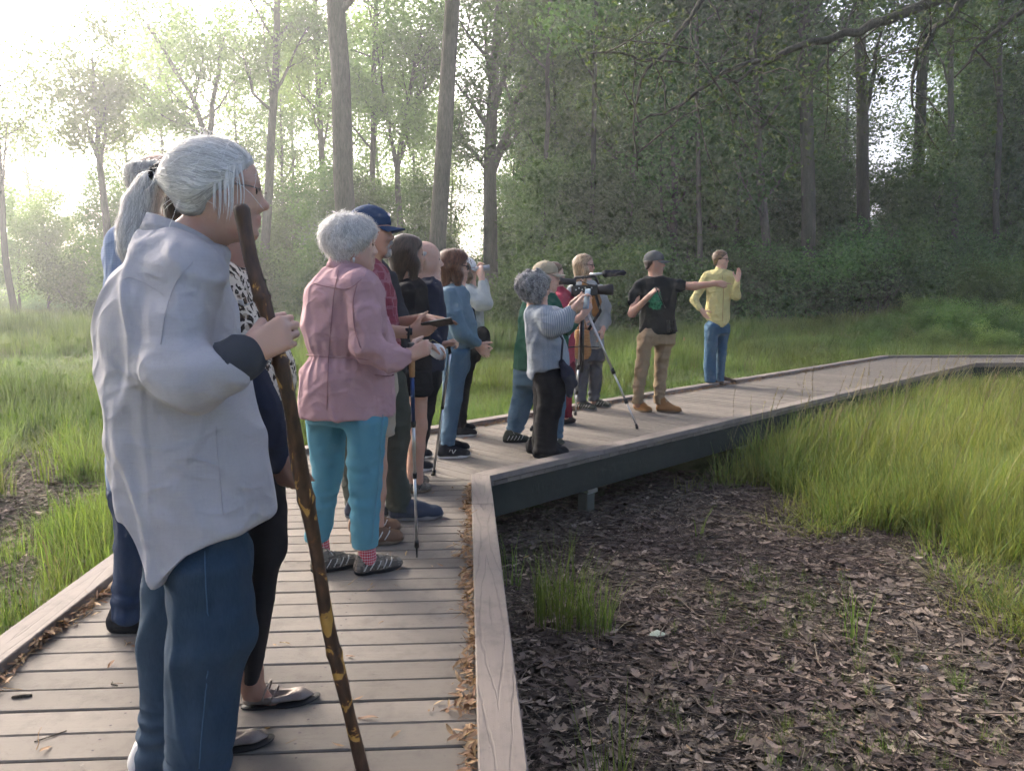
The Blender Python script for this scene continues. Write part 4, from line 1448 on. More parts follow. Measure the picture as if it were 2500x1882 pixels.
class SDF:
    def __init__(s):
        s.ops = []
        s.disp = None

    def cone(s, a, b, ra, rb=None, k=.02, mode='u', ax=None, sq=1.0):
        """tapered rod; with ax, squeezed along that axis by sq (sq > 1 widens)"""
        a, b = np.asarray(a, float), np.asarray(b, float)
        rb = ra if rb is None else rb
        R_ = max(ra, rb) * max(1, sq)
        axn = None if ax is None else unit(ax)

        def f(P, a=a, b=b, ra=ra, rb=rb, axn=axn, sq=sq):
            pa, ba = P - a, b - a
            if axn is not None:
                pa = pa - (pa @ axn)[:, None] * axn * (1 - 1 / sq)
                ba = ba - (ba @ axn) * axn * (1 - 1 / sq)
            t = np.clip(pa @ ba / max(ba @ ba, 1e-9), 0, 1)
            q = pa - t[:, None] * ba
            return np.sqrt(np.einsum('ij,ij->i', q, q)) - (ra + (rb - ra) * t)
        s.ops.append((f, mode, k, np.minimum(a, b) - R_, np.maximum(a, b) + R_))
        return s

    def chain(s, pts, rr, k=.02, mode='u', **kw):
        for i in range(len(pts) - 1): s.cone(pts[i], pts[i + 1], rr[i], rr[i + 1], k, mode, **kw)
        return s

    def ell(s, c, rad, A=None, k=.02, mode='u'):
        c, rad = np.asarray(c, float), np.asarray(rad, float)
        A = np.eye(3) if A is None else np.asarray(A, float)
        R_ = rad.max()

        def f(P, c=c, rad=rad, A=A):
            q = (P - c) @ A.T
            k0 = np.linalg.norm(q / rad, axis=1)
            k1 = np.linalg.norm(q / rad ** 2, axis=1) + 1e-9
            return np.where(k0 < .05, -rad.min(), k0 * (k0 - 1) / k1)
        s.ops.append((f, mode, k, c - R_, c + R_))
        return s

    def half(s, p, n, k=.004, mode='s'):
        """mode s: cut away the side n points to"""
        p, n = np.asarray(p, float), unit(n)
        s.ops.append((lambda P: -((P - p) @ n), mode, k, np.full(3, -1e3), np.full(3, 1e3)))
        return s

    def prof(s, rows, k=.03, mode='u', hem=None, inf=0.0, shrink=1.0, expo=2.0, soft=.012, rot=0.0):
        """upright tube: rows (z, cx, cy, half_x, half_y)"""
        R_ = np.array(sorted(rows, key=lambda r: r[0]), float)
        zq = np.linspace(R_[0, 0], R_[-1, 0], 60)
        T = catmull(R_[:, 0], R_[:, 1:], zq)
        T[:, 2:] = np.maximum(T[:, 2:] * shrink + inf, .004)
        z0, z1 = zq[0], zq[-1]
        hx, hz = (None, None) if hem is None else (np.array([h[0] for h in hem]), np.array([h[1] for h in hem]))
        cr, sr = math.cos(rot), math.sin(rot)

        def f(P):
            z = P[:, 2]
            cx, cy, a, b_ = (np.interp(z, zq, T[:, i]) for i in range(4))
            x, y = P[:, 0] - cx, P[:, 1] - cy
            if rot: x, y = x * cr + y * sr, -x * sr + y * cr
            if expo == 2.0:
                k0 = np.sqrt((x / a) ** 2 + (y / b_) ** 2)
                k1 = np.sqrt((x / a ** 2) ** 2 + (y / b_ ** 2) ** 2) + 1e-9
                d = np.where(k0 < .1, -np.minimum(a, b_), k0 * (k0 - 1) / k1)
            else:
                k0 = (np.abs(x / a) ** expo + np.abs(y / b_) ** expo) ** (1 / expo)
                d = (k0 - 1) * np.minimum(a, b_)
            zb = z0 if hx is None else np.interp(P[:, 0], hx, hz)
            e = np.maximum(zb - z, z - z1)
            h = np.clip(.5 + .5 * (d - e) / soft, 0, 1)
            return d * h + e * (1 - h) + soft * h * (1 - h)
        w = (T[:, 2:].max() + abs(inf)) * 1.05
        lo = np.array([(T[:, 0] - w).min(), (T[:, 1] - w).min(), z0 if hem is None else min(hz.min(), z0)])
        hi = np.array([(T[:, 0] + w).max(), (T[:, 1] + w).max(), z1])
        s.ops.append((f, mode, k, lo, hi))
        return s

    def value(s, P, lo=None, hi=None, D=None):
        D = np.full(len(P), 10.0) if D is None else D
        for f, mode, k, a, b in s.ops:
            D = s._mix(D, f(P), mode, k)
        return D

    @staticmethod
    def _mix(D, d, mode, k):
        if mode == 'u':
            h = np.clip(.5 + .5 * (d - D) / k, 0, 1)
            return d + (D - d) * h - k * h * (1 - h)
        if mode == 's': d = -d
        h = np.clip(.5 - .5 * (d - D) / k, 0, 1)
        return d + (D - d) * h + k * h * (1 - h)

    def mesh(s, vox):
        u = [o for o in s.ops if o[1] == 'u']
        lo = np.min([o[3] for o in u], 0) - 4 * vox - .015
        hi = np.max([o[4] for o in u], 0) + 4 * vox + .015
        B = 8
        nb = np.ceil((hi - lo) / (vox * B)).astype(int) + 1
        bs = vox * B
        bi = np.stack(np.meshgrid(*[np.arange(n) for n in nb], indexing='ij'), -1).reshape(-1, 3)
        bc = lo + (bi + .5) * bs - vox * .5
        coarse = s.value(bc)
        act = np.abs(coarse) < bs * .87 * 1.5 + .03
        D = np.empty((*(nb * B),), np.float32)
        D4 = D.reshape(nb[0], B, nb[1], B, nb[2], B)
        D4[...] = coarse.reshape(*nb).astype(np.float32)[:, None, :, None, :, None]
        ai = bi[act]
        off = np.stack(np.meshgrid(*[np.arange(B)] * 3, indexing='ij'), -1).reshape(-1, 3)
        P = (lo + (ai[:, None, :] * B + off[None]) * vox)          # (na, 512, 3)
        val = np.full(P.shape[:2], 10.0)
        blo, bhi = P[:, 0], P[:, -1]
        for f, mode, k, a, b in s.ops:
            mg = k + 2 * vox + .012
            sel = np.all((bhi > a - mg) & (blo < b + mg), axis=1)
            if not sel.any(): continue
            Q = P[sel].reshape(-1, 3)
            val[sel] = s._mix(val[sel].ravel(), f(Q), mode, k).reshape(-1, B ** 3)
        # blocks that no rod reaches keep the coarse reading
        far = val > 9
        val = np.where(far, np.maximum(coarse[act][:, None], vox), val)
        if s.disp is not None:
            val = val - s.disp(P.reshape(-1, 3)).reshape(val.shape)
        D4[ai[:, 0], :, ai[:, 1], :, ai[:, 2], :] = val.reshape(-1, B, B, B).astype(np.float32)
        return surface_nets(D, lo, vox)


CORN = np.array([(i, j, k) for i in (0, 1) for j in (0, 1) for k in (0, 1)])
EDGES = [(a, b) for a in range(8) for b in range(a + 1, 8) if np.abs(CORN[a] - CORN[b]).sum() == 1]


def surface_nets(D, lo, vox):
    neg = D < 0
    c = np.zeros(tuple(n - 1 for n in D.shape), np.uint8)
    for (i, j, k) in CORN: c += neg[i:i + c.shape[0], j:j + c.shape[1], k:k + c.shape[2]]
    cells = np.argwhere((c > 0) & (c < 8))
    if len(cells) == 0: return np.zeros((0, 3)), np.zeros((0, 4), int)
    vals = np.stack([D[cells[:, 0] + i, cells[:, 1] + j, cells[:, 2] + k] for i, j, k in CORN], -1)
    acc = np.zeros((len(cells), 3)); cnt = np.zeros(len(cells))
    for a, b in EDGES:
        va, vb = vals[:, a], vals[:, b]
        m_ = (va < 0) != (vb < 0)
        t = np.where(m_, va / np.where(m_, va - vb, 1), 0)
        pt = CORN[a] + t[:, None] * (CORN[b] - CORN[a])
        acc += np.where(m_[:, None], pt, 0); cnt += m_
    V = lo + (cells + acc / cnt[:, None]) * vox
    ids = np.full(c.shape, -1, np.int32)
    ids[cells[:, 0], cells[:, 1], cells[:, 2]] = np.arange(len(cells))
    F = []
    for ax in range(3):
        o1, o2 = [(1, 2), (2, 0), (0, 1)][ax]
        sl0 = [slice(1, -1)] * 3; sl1 = [slice(1, -1)] * 3
        sl0[ax] = slice(0, -1); sl1[ax] = slice(1, None)
        n0, n1 = neg[tuple(sl0)], neg[tuple(sl1)]
        E_ = np.argwhere(n0 != n1)
        flip = n0[E_[:, 0], E_[:, 1], E_[:, 2]]
        E_ = E_ + 1; E_[:, ax] -= 1
        def cid(d1, d2):
            q = E_.copy(); q[:, o1] -= d1; q[:, o2] -= d2
            return ids[q[:, 0], q[:, 1], q[:, 2]]
        Q = np.stack([cid(1, 1), cid(0, 1), cid(0, 0), cid(1, 0)], -1)
        Q[~flip] = Q[~flip][:, ::-1]
        F.append(Q)
    F = np.concatenate(F)
    F = F[(F >= 0).all(1)]
    # one light relaxing pass takes the grid out of the surface
    n = len(V)
    for w in (.45, .15):
        i0 = np.concatenate([F[:, 0], F[:, 1], F[:, 2], F[:, 3]]); i1 = np.concatenate([F[:, 1], F[:, 2], F[:, 3], F[:, 0]])
        ii, jj = np.concatenate([i0, i1]), np.concatenate([i1, i0])
        k_ = np.bincount(ii, minlength=n)
        s_ = np.stack([np.bincount(ii, V[jj, c_], minlength=n) for c_ in range(3)], -1)
        V = V + (s_ / np.maximum(k_, 1)[:, None] - V) * w
    return V, F


def frame(yaw, pitch=0.0, roll=0.0):
    """rows: forward, left, up; yaw 0 looks along +X, positive turns to +Y"""
    cy, sy, cp, sp = math.cos(RAD(yaw)), math.sin(RAD(yaw)), math.cos(RAD(pitch)), math.sin(RAD(pitch))
    f = np.array([cy * cp, sy * cp, sp])
    l = np.array([-sy, cy, 0.0])
    u = np.cross(f, l)
    if roll:
        cr, sr = math.cos(RAD(roll)), math.sin(RAD(roll))
        l, u = l * cr + u * sr, u * cr - l * sr
    return np.array([f, l, u])


def folds(amp, freq, seed, zstretch=.6, amp2=None, ank=None):
    """cloth folds as a displacement: soft waves plus sharper ridges; ank = (z, reach, amp) piles cloth near the ankle"""
    def f(P):
        Q = P * np.array([1, 1, zstretch])
        w = wavy(Q, freq, seed, 5)
        w2 = wavy(Q + .015 * w[:, None], freq * 1.15, seed + 5, 5)
        w3 = wavy(P * np.array([.5, .5, 1]), freq * 1.5, seed + 7, 4)
        r_ = np.exp(-(w2 / .42) ** 2)
        r3 = np.exp(-(w3 / .38) ** 2) * np.clip(.4 + .6 * wavy(P, freq * .5, seed + 2, 4), 0, 1)
        d = amp * (.4 * w + 1.25 * r_ + .8 * r3 - .5)
        if amp2: d = d + amp2 * wavy(P, freq * 2.3, seed + 9, 5)
        if ank:
            for z, reach, am in ank:
                e = np.exp(-((P[:, 2] - z) / reach) ** 2)
                d = d + am * e * np.sin(P[:, 2] * 2 * math.pi / (reach * .8) + 2.6 * wavy(P, 14, seed + 3, 4)) * (.5 + .5 * wavy(P, 9, seed + 4, 4))
        return d
    return f


# ---- anatomy
def add_head(S, C, A, s=1.0, male=False, nose=1.0, chin=1.0, jowl=0.0, ears=True, neck_to=None, neck_r=.052, lean=0):
    """head solid: C centre, A frame, s scale; returns lip point"""
    g_ = lambda x, y, z: C + s * (x * A[0] + y * A[1] + z * A[2])
    e = lambda c, r, k=.02, mode='u': S.ell(g_(*c), np.array(r) * s, A, k * s, mode)
    e((-.016, 0, .036), (.096, .075, .080))
    e((.022, 0, -.014), (.064, .062, .092), .03)
    for sg in (-1, 1):
        S.cone(g_(-.005, sg * .052, -.035), g_(.052, sg * .022, -.094), .024 * s, (.019 + .003 * male) * s, .03 * s)
        e((.052, sg * .036, -.028), (.026, .024, .026), .025)
        if jowl: e((.045, sg * .035, -.07), (.02, .02, .024), .025)
        S.cone(g_(.072, sg * .016, .024), g_(.060, sg * .046, .022), (.0115 + .002 * male) * s, .011 * s, .016 * s)
    e((.066, 0, -.098 * chin), (.019, .023, .017), .02)
    # nose
    nx = .022 * nose
    S.cone(g_(.0745, 0, .014), g_(.072 + nx, 0, -.024), .0085 * s, .0108 * s, .012 * s)
    e((.072 + nx, 0, -.028), (.0135, .0125, .0105), .008)
    for sg in (-1, 1): e((.079 + nx * .25, sg * .0135, -.034), (.012, .0085, .0085), .008)
    # eye hollows
    for sg in (-1, 1):
        S.ell(g_(.099, sg * .034, .004), np.array((.020, .021, .0125)) * s, A, .016 * s, 's')
        e((.0655, sg * .0325, .003), (.0165, .0175, .0145), .006)
    # lips and mouth
    for sg in (-1, 1):
        S.cone(g_(.074, sg * .020, -.0605), g_(.0835, 0, -.0572), .006 * s, .0074 * s, .010 * s)
        S.cone(g_(.073, sg * .017, -.068), g_(.0815, 0, -.0710), .006 * s, .0080 * s, .010 * s)
    S.cone(g_(.088, .018, -.0645), g_(.0925, 0, -.0640), .0024 * s, .0026 * s, .004 * s, 's')
    S.cone(g_(.088, -.018, -.0645), g_(.0925, 0, -.0640), .0024 * s, .0026 * s, .004 * s, 's')
    if ears:
        for sg in (-1, 1):
            Ae = frame(0)
            S.cone(g_(-.012, sg * .077, .012), g_(-.004, sg * .074, -.03), .0135 * s, .009 * s, .006 * s, 'u', A[1], .55)
            S.ell(g_(-.002, sg * .088, -.004), np.array((.009, .008, .013)) * s, A, .004 * s, 's')
    if neck_to is not None:
        S.cone(g_(-.022, 0, -.045), np.asarray(neck_to, float), neck_r * s, neck_r * 1.1, .03)
        S.cone(g_(.02, 0, -.075), np.asarray(neck_to, float) + A[0] * .015, .032 * s, neck_r * .8, .03)
    return g_(.085, 0, -.064), g_


def add_hand(S, W, d, t, palm, s=1.0, curl=(10, 15, 10), curls=None, thumb=(.6, .7, .35), tb=20, k=.009, spread=.0):
    """W wrist, d to the knuckles, t thumb side, palm = the way the palm faces; curl degrees per joint"""
    d = unit(d); t = unit(np.asarray(t, float) - d * np.dot(t, d)); n = np.cross(d, t)
    if np.dot(n, palm) < 0: n = -n
    W = np.asarray(W, float)
    lat = [.027, .009, -.009, -.026]
    ml = [.088, .091, .086, .078]
    fl = [.068, .076, .071, .054]
    fr = [.0081, .0083, .0080, .0070]
    tips = []
    S.cone(W - d * .03, W + d * .012, .024 * s, .024 * s, .015, 'u', n, .78)
    for i in range(4):
        kn = W + s * (d * ml[i] + t * lat[i])
        S.cone(W + s * (d * .012 + t * lat[i] * .62), kn, .0165 * s, .0108 * s, .011)
        cc = curls[i] if curls else curl
        ang = 0.0
        p = kn
        dd0 = unit(d + t * (lat[i] / .027) * spread)
        for j, fr_ in enumerate((.44, .31, .25)):
            ang += RAD(cc[j])
            dj = dd0 * math.cos(ang) + n * math.sin(ang)
            q = p + dj * fl[i] * fr_ * s
            S.cone(p, q, fr[i] * s * (1 - .08 * j), fr[i] * s * (1 - .08 * (j + 1)), 0.003 if j else .004)
            p = q
        tips.append(p)
    b0 = W + s * (d * .022 + t * .026 + n * .006)
    td = unit(d * thumb[0] + t * thumb[1] + n * thumb[2])
    p1 = b0 + td * .042 * s
    S.cone(b0, p1, .0165 * s, .0118 * s, .012)
    td2 = unit(td * math.cos(RAD(tb)) + unit(d * .7 - t * .5 + n * .6) * math.sin(RAD(tb)))
    p2 = p1 + td2 * .031 * s
    S.cone(p1, p2, .0112 * s, .0098 * s, .005)
    td3 = unit(td2 + unit(d - t * .4 + n * .3) * .25)
    S.cone(p2, p2 + td3 * .024 * s, .0098 * s, .0078 * s, .004)
    return tips


def vert_normals(V, F):
    fn = np.cross(V[F[:, 2]] - V[F[:, 0]], V[F[:, 3]] - V[F[:, 1]])
    nrm = sum(np.stack([np.bincount(F[:, k], fn[:, c_], minlength=len(V)) for c_ in range(3)], -1) for k in range(4))
    return nrm / (np.linalg.norm(nrm, axis=1)[:, None] + 1e-12)


class Person:
    def __init__(s, label, Y, px, py=None, vox=.009):
        f_ = un(px, py) if py else at(px, 900, Y)
        s.root = empty('person', (float(f_[0]), float(f_[1]), 0.0))
        tag(s.root, label, 'person')
        s.o = np.array([f_[0], f_[1], 0.0])
        s.Y = Y
        s.vox = vox
        s.body = SDF()
        s.lip = None
        s.ppm = FOC / Y
        s.phi = math.atan2(f_[0], f_[1])

    def p(s, px, py, dY=0.0): return at(px, py, s.Y + dY)

    def rows(s, L):
        """(py, px left, px right, half depth[, dY]) -> (z, cx, cy, hx, hy)"""
        out_ = []
        for r_ in L:
            py, xl, xr, hd = r_[:4]
            dY = r_[4] if len(r_) > 4 else 0.0
            a, b_ = s.p(xl, py, dY), s.p(xr, py, dY)
            out_.append((a[2], (a[0] + b_[0]) / 2, s.Y + dY, abs(b_[0] - a[0]) / 2 * math.cos(s.phi), hd))
        return out_

    def put(s, name, S, mat, vox=None, parent=None):
        dsp, S.disp = S.disp, None
        V, F = S.mesh(vox or s.vox)
        if dsp is not None: V = V + vert_normals(V, F) * dsp(V)[:, None]
        me = raw_mesh(name, V - s.o, F)
        return link(name, me, mat, parent or s.root)

    def put_body(s, mat, vox=None):
        V, F = s.body.mesh(vox or s.vox)
        me = raw_mesh('body', V - s.o, F)
        a = me.attributes.new('lip', 'FLOAT', 'POINT')
        if s.lip is not None:
            q = (V - s.lip) @ s.A.T / s.hs
            d = np.sqrt((q[:, 0] / .02) ** 2 + (q[:, 1] / .021) ** 2 + (q[:, 2] / .011) ** 2)
            a.data.foreach_set('value', np.clip(1.3 - d, 0, 1).astype(np.float32))
        return link('body', me, mat, s.root)

    def head(s, px, py, yaw, pitch=0, hs=1.0, neck=None, dY=0.0, roll=0, eye=None, **kw):
        s.A = frame(yaw, pitch, roll)
        s.C = s.p(px, py, dY)
        s.hs = hs
        s.lip, s.g = add_head(s.body, s.C, s.A, hs, neck_to=neck, **kw)
        for sg in (-1, 1):
            c = s.g(.0695, sg * .0325, .003)
            V, F = [], []
            for i in range(7):
                for j in range(12):
                    th, ph = math.pi * i / 6, 2 * math.pi * j / 12
                    V.append(c + .0136 * hs * (math.cos(th) * s.A[0] + math.sin(th) * (math.cos(ph) * s.A[1] + math.sin(ph) * s.A[2])))
            for i in range(6):
                for j in range(12): F.append((i * 12 + j, i * 12 + (j + 1) % 12, (i + 1) * 12 + (j + 1) % 12, (i + 1) * 12 + j))
            me = raw_mesh('eye', np.array(V) - s.o, np.array(F))
            me.materials.append(M_eye_w); me.materials.append(M_eye_i)
            mi = np.zeros(len(me.polygons), np.int32)
            mi[:24] = 1
            me.polygons.foreach_set('material_index', mi)
            link('eye', me, None, s.root)

    def arm(s, pts, rr, k=.03): s.body.chain(pts, rr, k)

    def shoe(s, heel, toe, style, mat, sole_mat, lace_mat=None, hy=0.0, lift=0.0):
        """heel and toe as sighted points on the deck"""
        a, b_ = un(*heel), un(*toe)
        d = b_ - a
        L = float(np.clip(np.linalg.norm(d), .235, .31))
        yaw = math.atan2(d[1], d[0])
        put_shoe(s, a, yaw, L, style, mat, sole_mat, lace_mat)

    def shoe_at(s, pos, yaw, L, style, mat, sole_mat, lace_mat=None):
        put_shoe(s, np.array([pos[0], pos[1], 0.0]), RAD(yaw), L, style, mat, sole_mat, lace_mat)


_shoes = {}


def shoe_meshes(style):
    if style in _shoes: return _shoes[style]
    S = SDF()
    lat = V3(0, 1, 0)
    if style == 'flat':
        S.cone((.035, 0, .024), (.10, 0, .020), .030, .030, .02, 'u', lat, 1.05)
        S.cone((.10, 0, .02), (.205, 0, .016), .034, .030, .02, 'u', lat, 1.15)
        S.cone((.205, 0, .016), (.245, 0, .012), .028, .014, .02, 'u', lat, 1.1)
        S.ell((.10, 0, .062), (.085, .028, .042), None, .008, 's')
    else:
        hi = {'trainer': .088, 'boot': .135, 'hiker': .095}[style]
        S.cone((.040, 0, .050), (.055, 0, hi), .036, .037, .03, 'u', lat, 1.0)
        S.cone((.042, 0, .035), (.13, 0, .040), .040, .043, .03, 'u', lat, 1.03)
        S.cone((.06, 0, hi - .01), (.16, 0, .050), .034, .030, .03)
        S.cone((.13, 0, .038), (.222, 0, .028), .043, .037, .03, 'u', lat, 1.13)
        S.ell((.228, 0, .026), (.040, .044, .032), None, .02)
        S.ell((.052, 0, hi + .03), (.032, .026, .034), None, .006, 's')
    S.half((0, 0, .018), (0, 0, -1), .004)
    up = S.mesh(.0055)
    # sole outline
    n = 40
    out2 = []
    for i in range(n):
        t = 2 * math.pi * i / n
        x = .135 + .138 * math.cos(t)
        w = (.036 + .010 * smooth01(np.array((x - .08) / .1)) - .004 * math.exp(-((x - .10) / .03) ** 2))
        out2.append((x, w * math.copysign(abs(math.sin(t)) ** .75, math.sin(t))))
    mb = MB()
    th = {'flat': .008, 'trainer': .026, 'boot': .022, 'hiker': .026}[style]
    V, F = [], []
    levels = [(0, .955), (.3, 1.0), (.85, 1.0), (1, .97)]
    for (lv, sc_) in levels:
        for x, y in out2:
            spring = .012 * max(0, (x - .2) / .07) ** 2 + (.006 * max(0, (.03 - x) / .03) ** 2 if style != 'flat' else 0)
            V.append((.135 + (x - .135) * sc_, y * sc_, lv * th + spring * (1 if lv < .5 else .8)))
    for l in range(3):
        for i in range(n): F.append((l * n + i, l * n + (i + 1) % n, (l + 1) * n + (i + 1) % n, (l + 1) * n + i))
    F.append(tuple(range(n - 1, -1, -1))); F.append(tuple(3 * n + i for i in range(n)))
    mb.add(V, F)
    lc = MB()
    if style != 'flat':
        hi_ = {'trainer': .088, 'boot': .125, 'hiker': .095}[style]
        nl = 4 if style != 'boot' else 5
        for i in range(nl):
            f_ = i / (nl - 1)
            x = .095 + .085 * f_
            z = hi_ + .018 - (hi_ - .055) * f_
            sg = 1 if i % 2 else -1
            lc.tube([(x - .004, -.022, z - .014), (x, -.010, z - .001), (x + .003, .010, z - .001), (x + .006, .022, z - .014)], .0028, 5)
        lc.tube([(.092, 0, hi_ + .016), (.10, .022, hi_ + .012), (.112, .036, hi_ - .012)], .0022, 5)
        lc.tube([(.092, 0, hi_ + .016), (.10, -.022, hi_ + .012), (.114, -.034, hi_ - .014)], .0022, 5)
    ov = MB()
    if style in ('hiker', 'trainer'):
        U = up[0]
        for sg in (-1, 1):
            for x0 in (.05, .085, .12, .155, .19):
                path_ = []
                for (dx, z0) in ((-.016, .030), (-.006, .045), (.004, .060), (.010, .072)):
                    k_ = (np.abs(U[:, 0] - x0 - dx) < .010) & (np.abs(U[:, 2] - z0) < .008) & (U[:, 1] * sg > .004)
                    if k_.any(): path_.append((x0 + dx, sg * (np.abs(U[k_, 1]).max() + .0005), z0))
                if len(path_) > 1: ov.tube(path_, .0034 if style == 'hiker' else .002, 5)
    _shoes[style] = (up, mb, lc, ov)
    return _shoes[style]


def put_shoe(s, pos, yaw, L, style, mat, sole_mat, lace_mat):
    up, so, lc, ov = shoe_meshes(style)
    k = L / .275
    me = raw_mesh('shoe', up[0], up[1])
    o = link('shoe', me, mat, s.root)
    o.location = Vector(pos - s.o)
    o.rotation_euler = (0, 0, yaw)
    o.scale = (k, k, k)
    link('sole', raw_mesh('sole', np.array(so.v), so.f, True), sole_mat, o)
    if ov.v and lace_mat and style == 'hiker':
        q_ = link('overlays', raw_mesh('overlays', np.array(ov.v), ov.f), lace_mat, o); q_['kind'] = 'stuff'
    if lc.v and lace_mat: link('laces', raw_mesh('laces', np.array(lc.v), lc.f), lace_mat, o)
    return o


# ---- hair: a soft volume with combed strands laid over it
def strands(V, F, n, flow, L, width, lift, seed, seg=5, keep=None, curl=0.0, taper=True, gravity=0.0, jitter=.22):
    """ribbons that start on the surface and follow flow(P, N)"""
    r = np.random.default_rng(seed)
    fn = np.cross(V[F[:, 1]] - V[F[:, 0]], V[F[:, 2]] - V[F[:, 0]])
    nrm = sum(np.stack([np.bincount(F[:, k], fn[:, c_], minlength=len(V)) for c_ in range(3)], -1) for k in range(4))
    nrm /= np.linalg.norm(nrm, axis=1)[:, None] + 1e-12
    if not len(V): return None
    # outward check
    c = V.mean(0)
    if np.mean(np.einsum('ij,ij->i', nrm, V - c)) < 0: nrm = -nrm
    cand = np.arange(len(V)) if keep is None else np.where(keep(V, nrm))[0]
    kd = kdtree.KDTree(len(V))
    for i, v in enumerate(V): kd.insert(v, i)
    kd.balance()
    st = r.choice(cand, n)
    p = V[st] + r.normal(size=(n, 3)) * .002
    j = st.copy()
    tone = r.uniform(0, 1, n)
    Ls = (L * r.uniform(.6, 1.25, n))[:, None]
    lf = (lift * r.uniform(.2, 1.2, n))[:, None]
    w = (width * r.uniform(.6, 1.3, n))[:, None]
    ph, fq = r.uniform(0, 6.28, n), r.uniform(.8, 1.4, n)
    jit = r.normal(size=(n, 3)) * jitter
    VV, FF = [], []
    for q in range(seg + 1):
        N_ = nrm[j]
        d = flow(p, N_) + jit
        d = d - N_ * np.einsum('ij,ij->i', d, N_)[:, None]
        d = d / (np.linalg.norm(d, axis=1)[:, None] + 1e-9)
        sd = np.cross(N_, d)
        pt = p + N_ * lf * (.4 + q / seg)
        if curl:
            a_ = ph + q * 1.7 * fq
            pt = pt + curl * (np.sin(a_)[:, None] * sd + (.6 + .6 * np.cos(a_))[:, None] * N_)
        ww = w * ((1 - (q / seg) ** 2 * .85) if taper else 1)
        VV.append(np.stack([pt - sd * ww, pt + sd * ww], 1))
        p = p + d * Ls / seg
        j = np.array([kd.find(v)[1] for v in p])
        p = V[j] + (p - V[j]) * (.25 if not gravity else .8)
    VV = np.stack(VV, 1).reshape(n, -1, 3)             # strand, point pair
    base = np.arange(n)[:, None] * (2 * (seg + 1))
    for q in range(seg): FF.append(np.concatenate([base + 2 * q, base + 2 * q + 1, base + 2 * q + 3, base + 2 * q + 2], 1))
    return VV.reshape(-1, 3), np.concatenate(FF), np.repeat(tone, 2 * (seg + 1))


def put_hair(s, S, mat, n, flow, L=.06, width=.0018, lift=.004, vox=None, seed=1, keep=None, curl=0.0, name='hair', seg=5, base_tone=.35, gravity=0.0, jitter=.22):
    V, F = S.mesh(vox or s.vox)
    o = raw_mesh(name, V - s.o, F)
    r = np.random.default_rng(seed)
    t0 = np.clip(base_tone + .25 * wavy(V, 160, seed, 4), 0, 1)
    st = strands(V, F, n, flow, L, width, lift, seed, seg, keep, curl, gravity=gravity, jitter=jitter)
    VV = np.concatenate([V, st[0]]) - s.o
    FF = np.concatenate([F, st[1] + len(V)])
    me = raw_mesh(name, VV, FF)
    bpy.data.meshes.remove(o)
    set_tone(me, np.concatenate([t0, st[2]]))
    return link(name, me, mat, s.root)


def cap_hair(s, thick=.012, hairline=.045, low=-.075, k=.015, back=.0):
    """close cap of hair over the skull; hairline = how far forward at the brow, low = how far down at the nape"""
    S = SDF()
    g_, A, hs = s.g, s.A, s.hs
    S.ell(g_(-.018 - back, 0, .038), np.array((.096 + thick + back, .075 + thick, .080 + thick)) * hs, A, k)
    S.cone(g_(-.05, .03, .0), g_(-.06, .025, low + .02), .05 * hs, .035 * hs, .03)
    S.cone(g_(-.05, -.03, .0), g_(-.06, -.025, low + .02), .05 * hs, .035 * hs, .03)
    # free the face: everything ahead of a slanting line
    n = A[0] * .8 - A[2] * .62
    S.half(g_(hairline, 0, .03), n, .02)
    S.half(g_(0, 0, low), -A[2], .015)
    return S


def cap_hat(s, mat, brim_mat=None, up=.0, brim=.075, logo=None, peak_drop=.012, emblem_mat=None):
    """baseball cap: crown with button, peak as a sub-part"""
    g_, A, hs = s.g, s.A, s.hs
    S = SDF()
    S.ell(g_(-.014, 0, .046 + up), np.array((.108, .088, .088)) * hs, A, .01)
    S.half(g_(0, 0, .022 + up) , -(A[2] * .97 - A[0] * .12), .006)
    o = s.put('cap', S, mat, .006)
    mb = MB()
    V, F = [], []
    nx, ny = 7, 15
    for layer in (0, 1):
        for i in range(nx):
            for j in range(ny):
                v = (j / (ny - 1) - .5) * 2
                u_ = i / (nx - 1)
                ang = v * 1.15
                rb = .094
                x = math.cos(ang) * rb + u_ * brim * (1 - .35 * abs(v) ** 3)
                y = math.sin(ang) * .080
                z = .030 + up - u_ * peak_drop - .020 * v * v * (.4 + u_ * .6) - layer * .004
                V.append(g_(x - .006, y, z) - s.o)
    def id_(l, i, j): return l * nx * ny + i * ny + j
    for i in range(nx - 1):
        for j in range(ny - 1):
            F.append((id_(0, i, j), id_(0, i + 1, j), id_(0, i + 1, j + 1), id_(0, i, j + 1)))
            F.append((id_(1, i, j), id_(1, i, j + 1), id_(1, i + 1, j + 1), id_(1, i + 1, j)))
    for j in range(ny - 1): F.append((id_(0, nx - 1, j), id_(1, nx - 1, j), id_(1, nx - 1, j + 1), id_(0, nx - 1, j + 1)))
    for i in range(nx - 1):
        F.append((id_(0, i, 0), id_(1, i, 0), id_(1, i + 1, 0), id_(0, i + 1, 0)))
        F.append((id_(0, i, ny - 1), id_(0, i + 1, ny - 1), id_(1, i + 1, ny - 1), id_(1, i, ny - 1)))
    mb.add(V, F)
    mb.build('peak', brim_mat or mat, o, smooth=True)
    bt = MB()
    c = g_(-.014, 0, .134 + up) - s.o
    bt.tube([c - A[2] * .006, c + A[2] * .003, c + A[2] * .005], [.008, .007, .002], 8)
    bt.build('button', mat, o, smooth=True)
    if emblem_mat:
        em = MB()
        for k in range(3):
            for (dy, dz, h_) in ((-.018 + .018 * k, 0, .016),):
                c = g_(.085 - .004 * abs(k - 1), dy, .085 + up) - s.o
                em.box(c, (.006, .010, h_), A)
        em.build('emblem', emblem_mat, o)
    return o


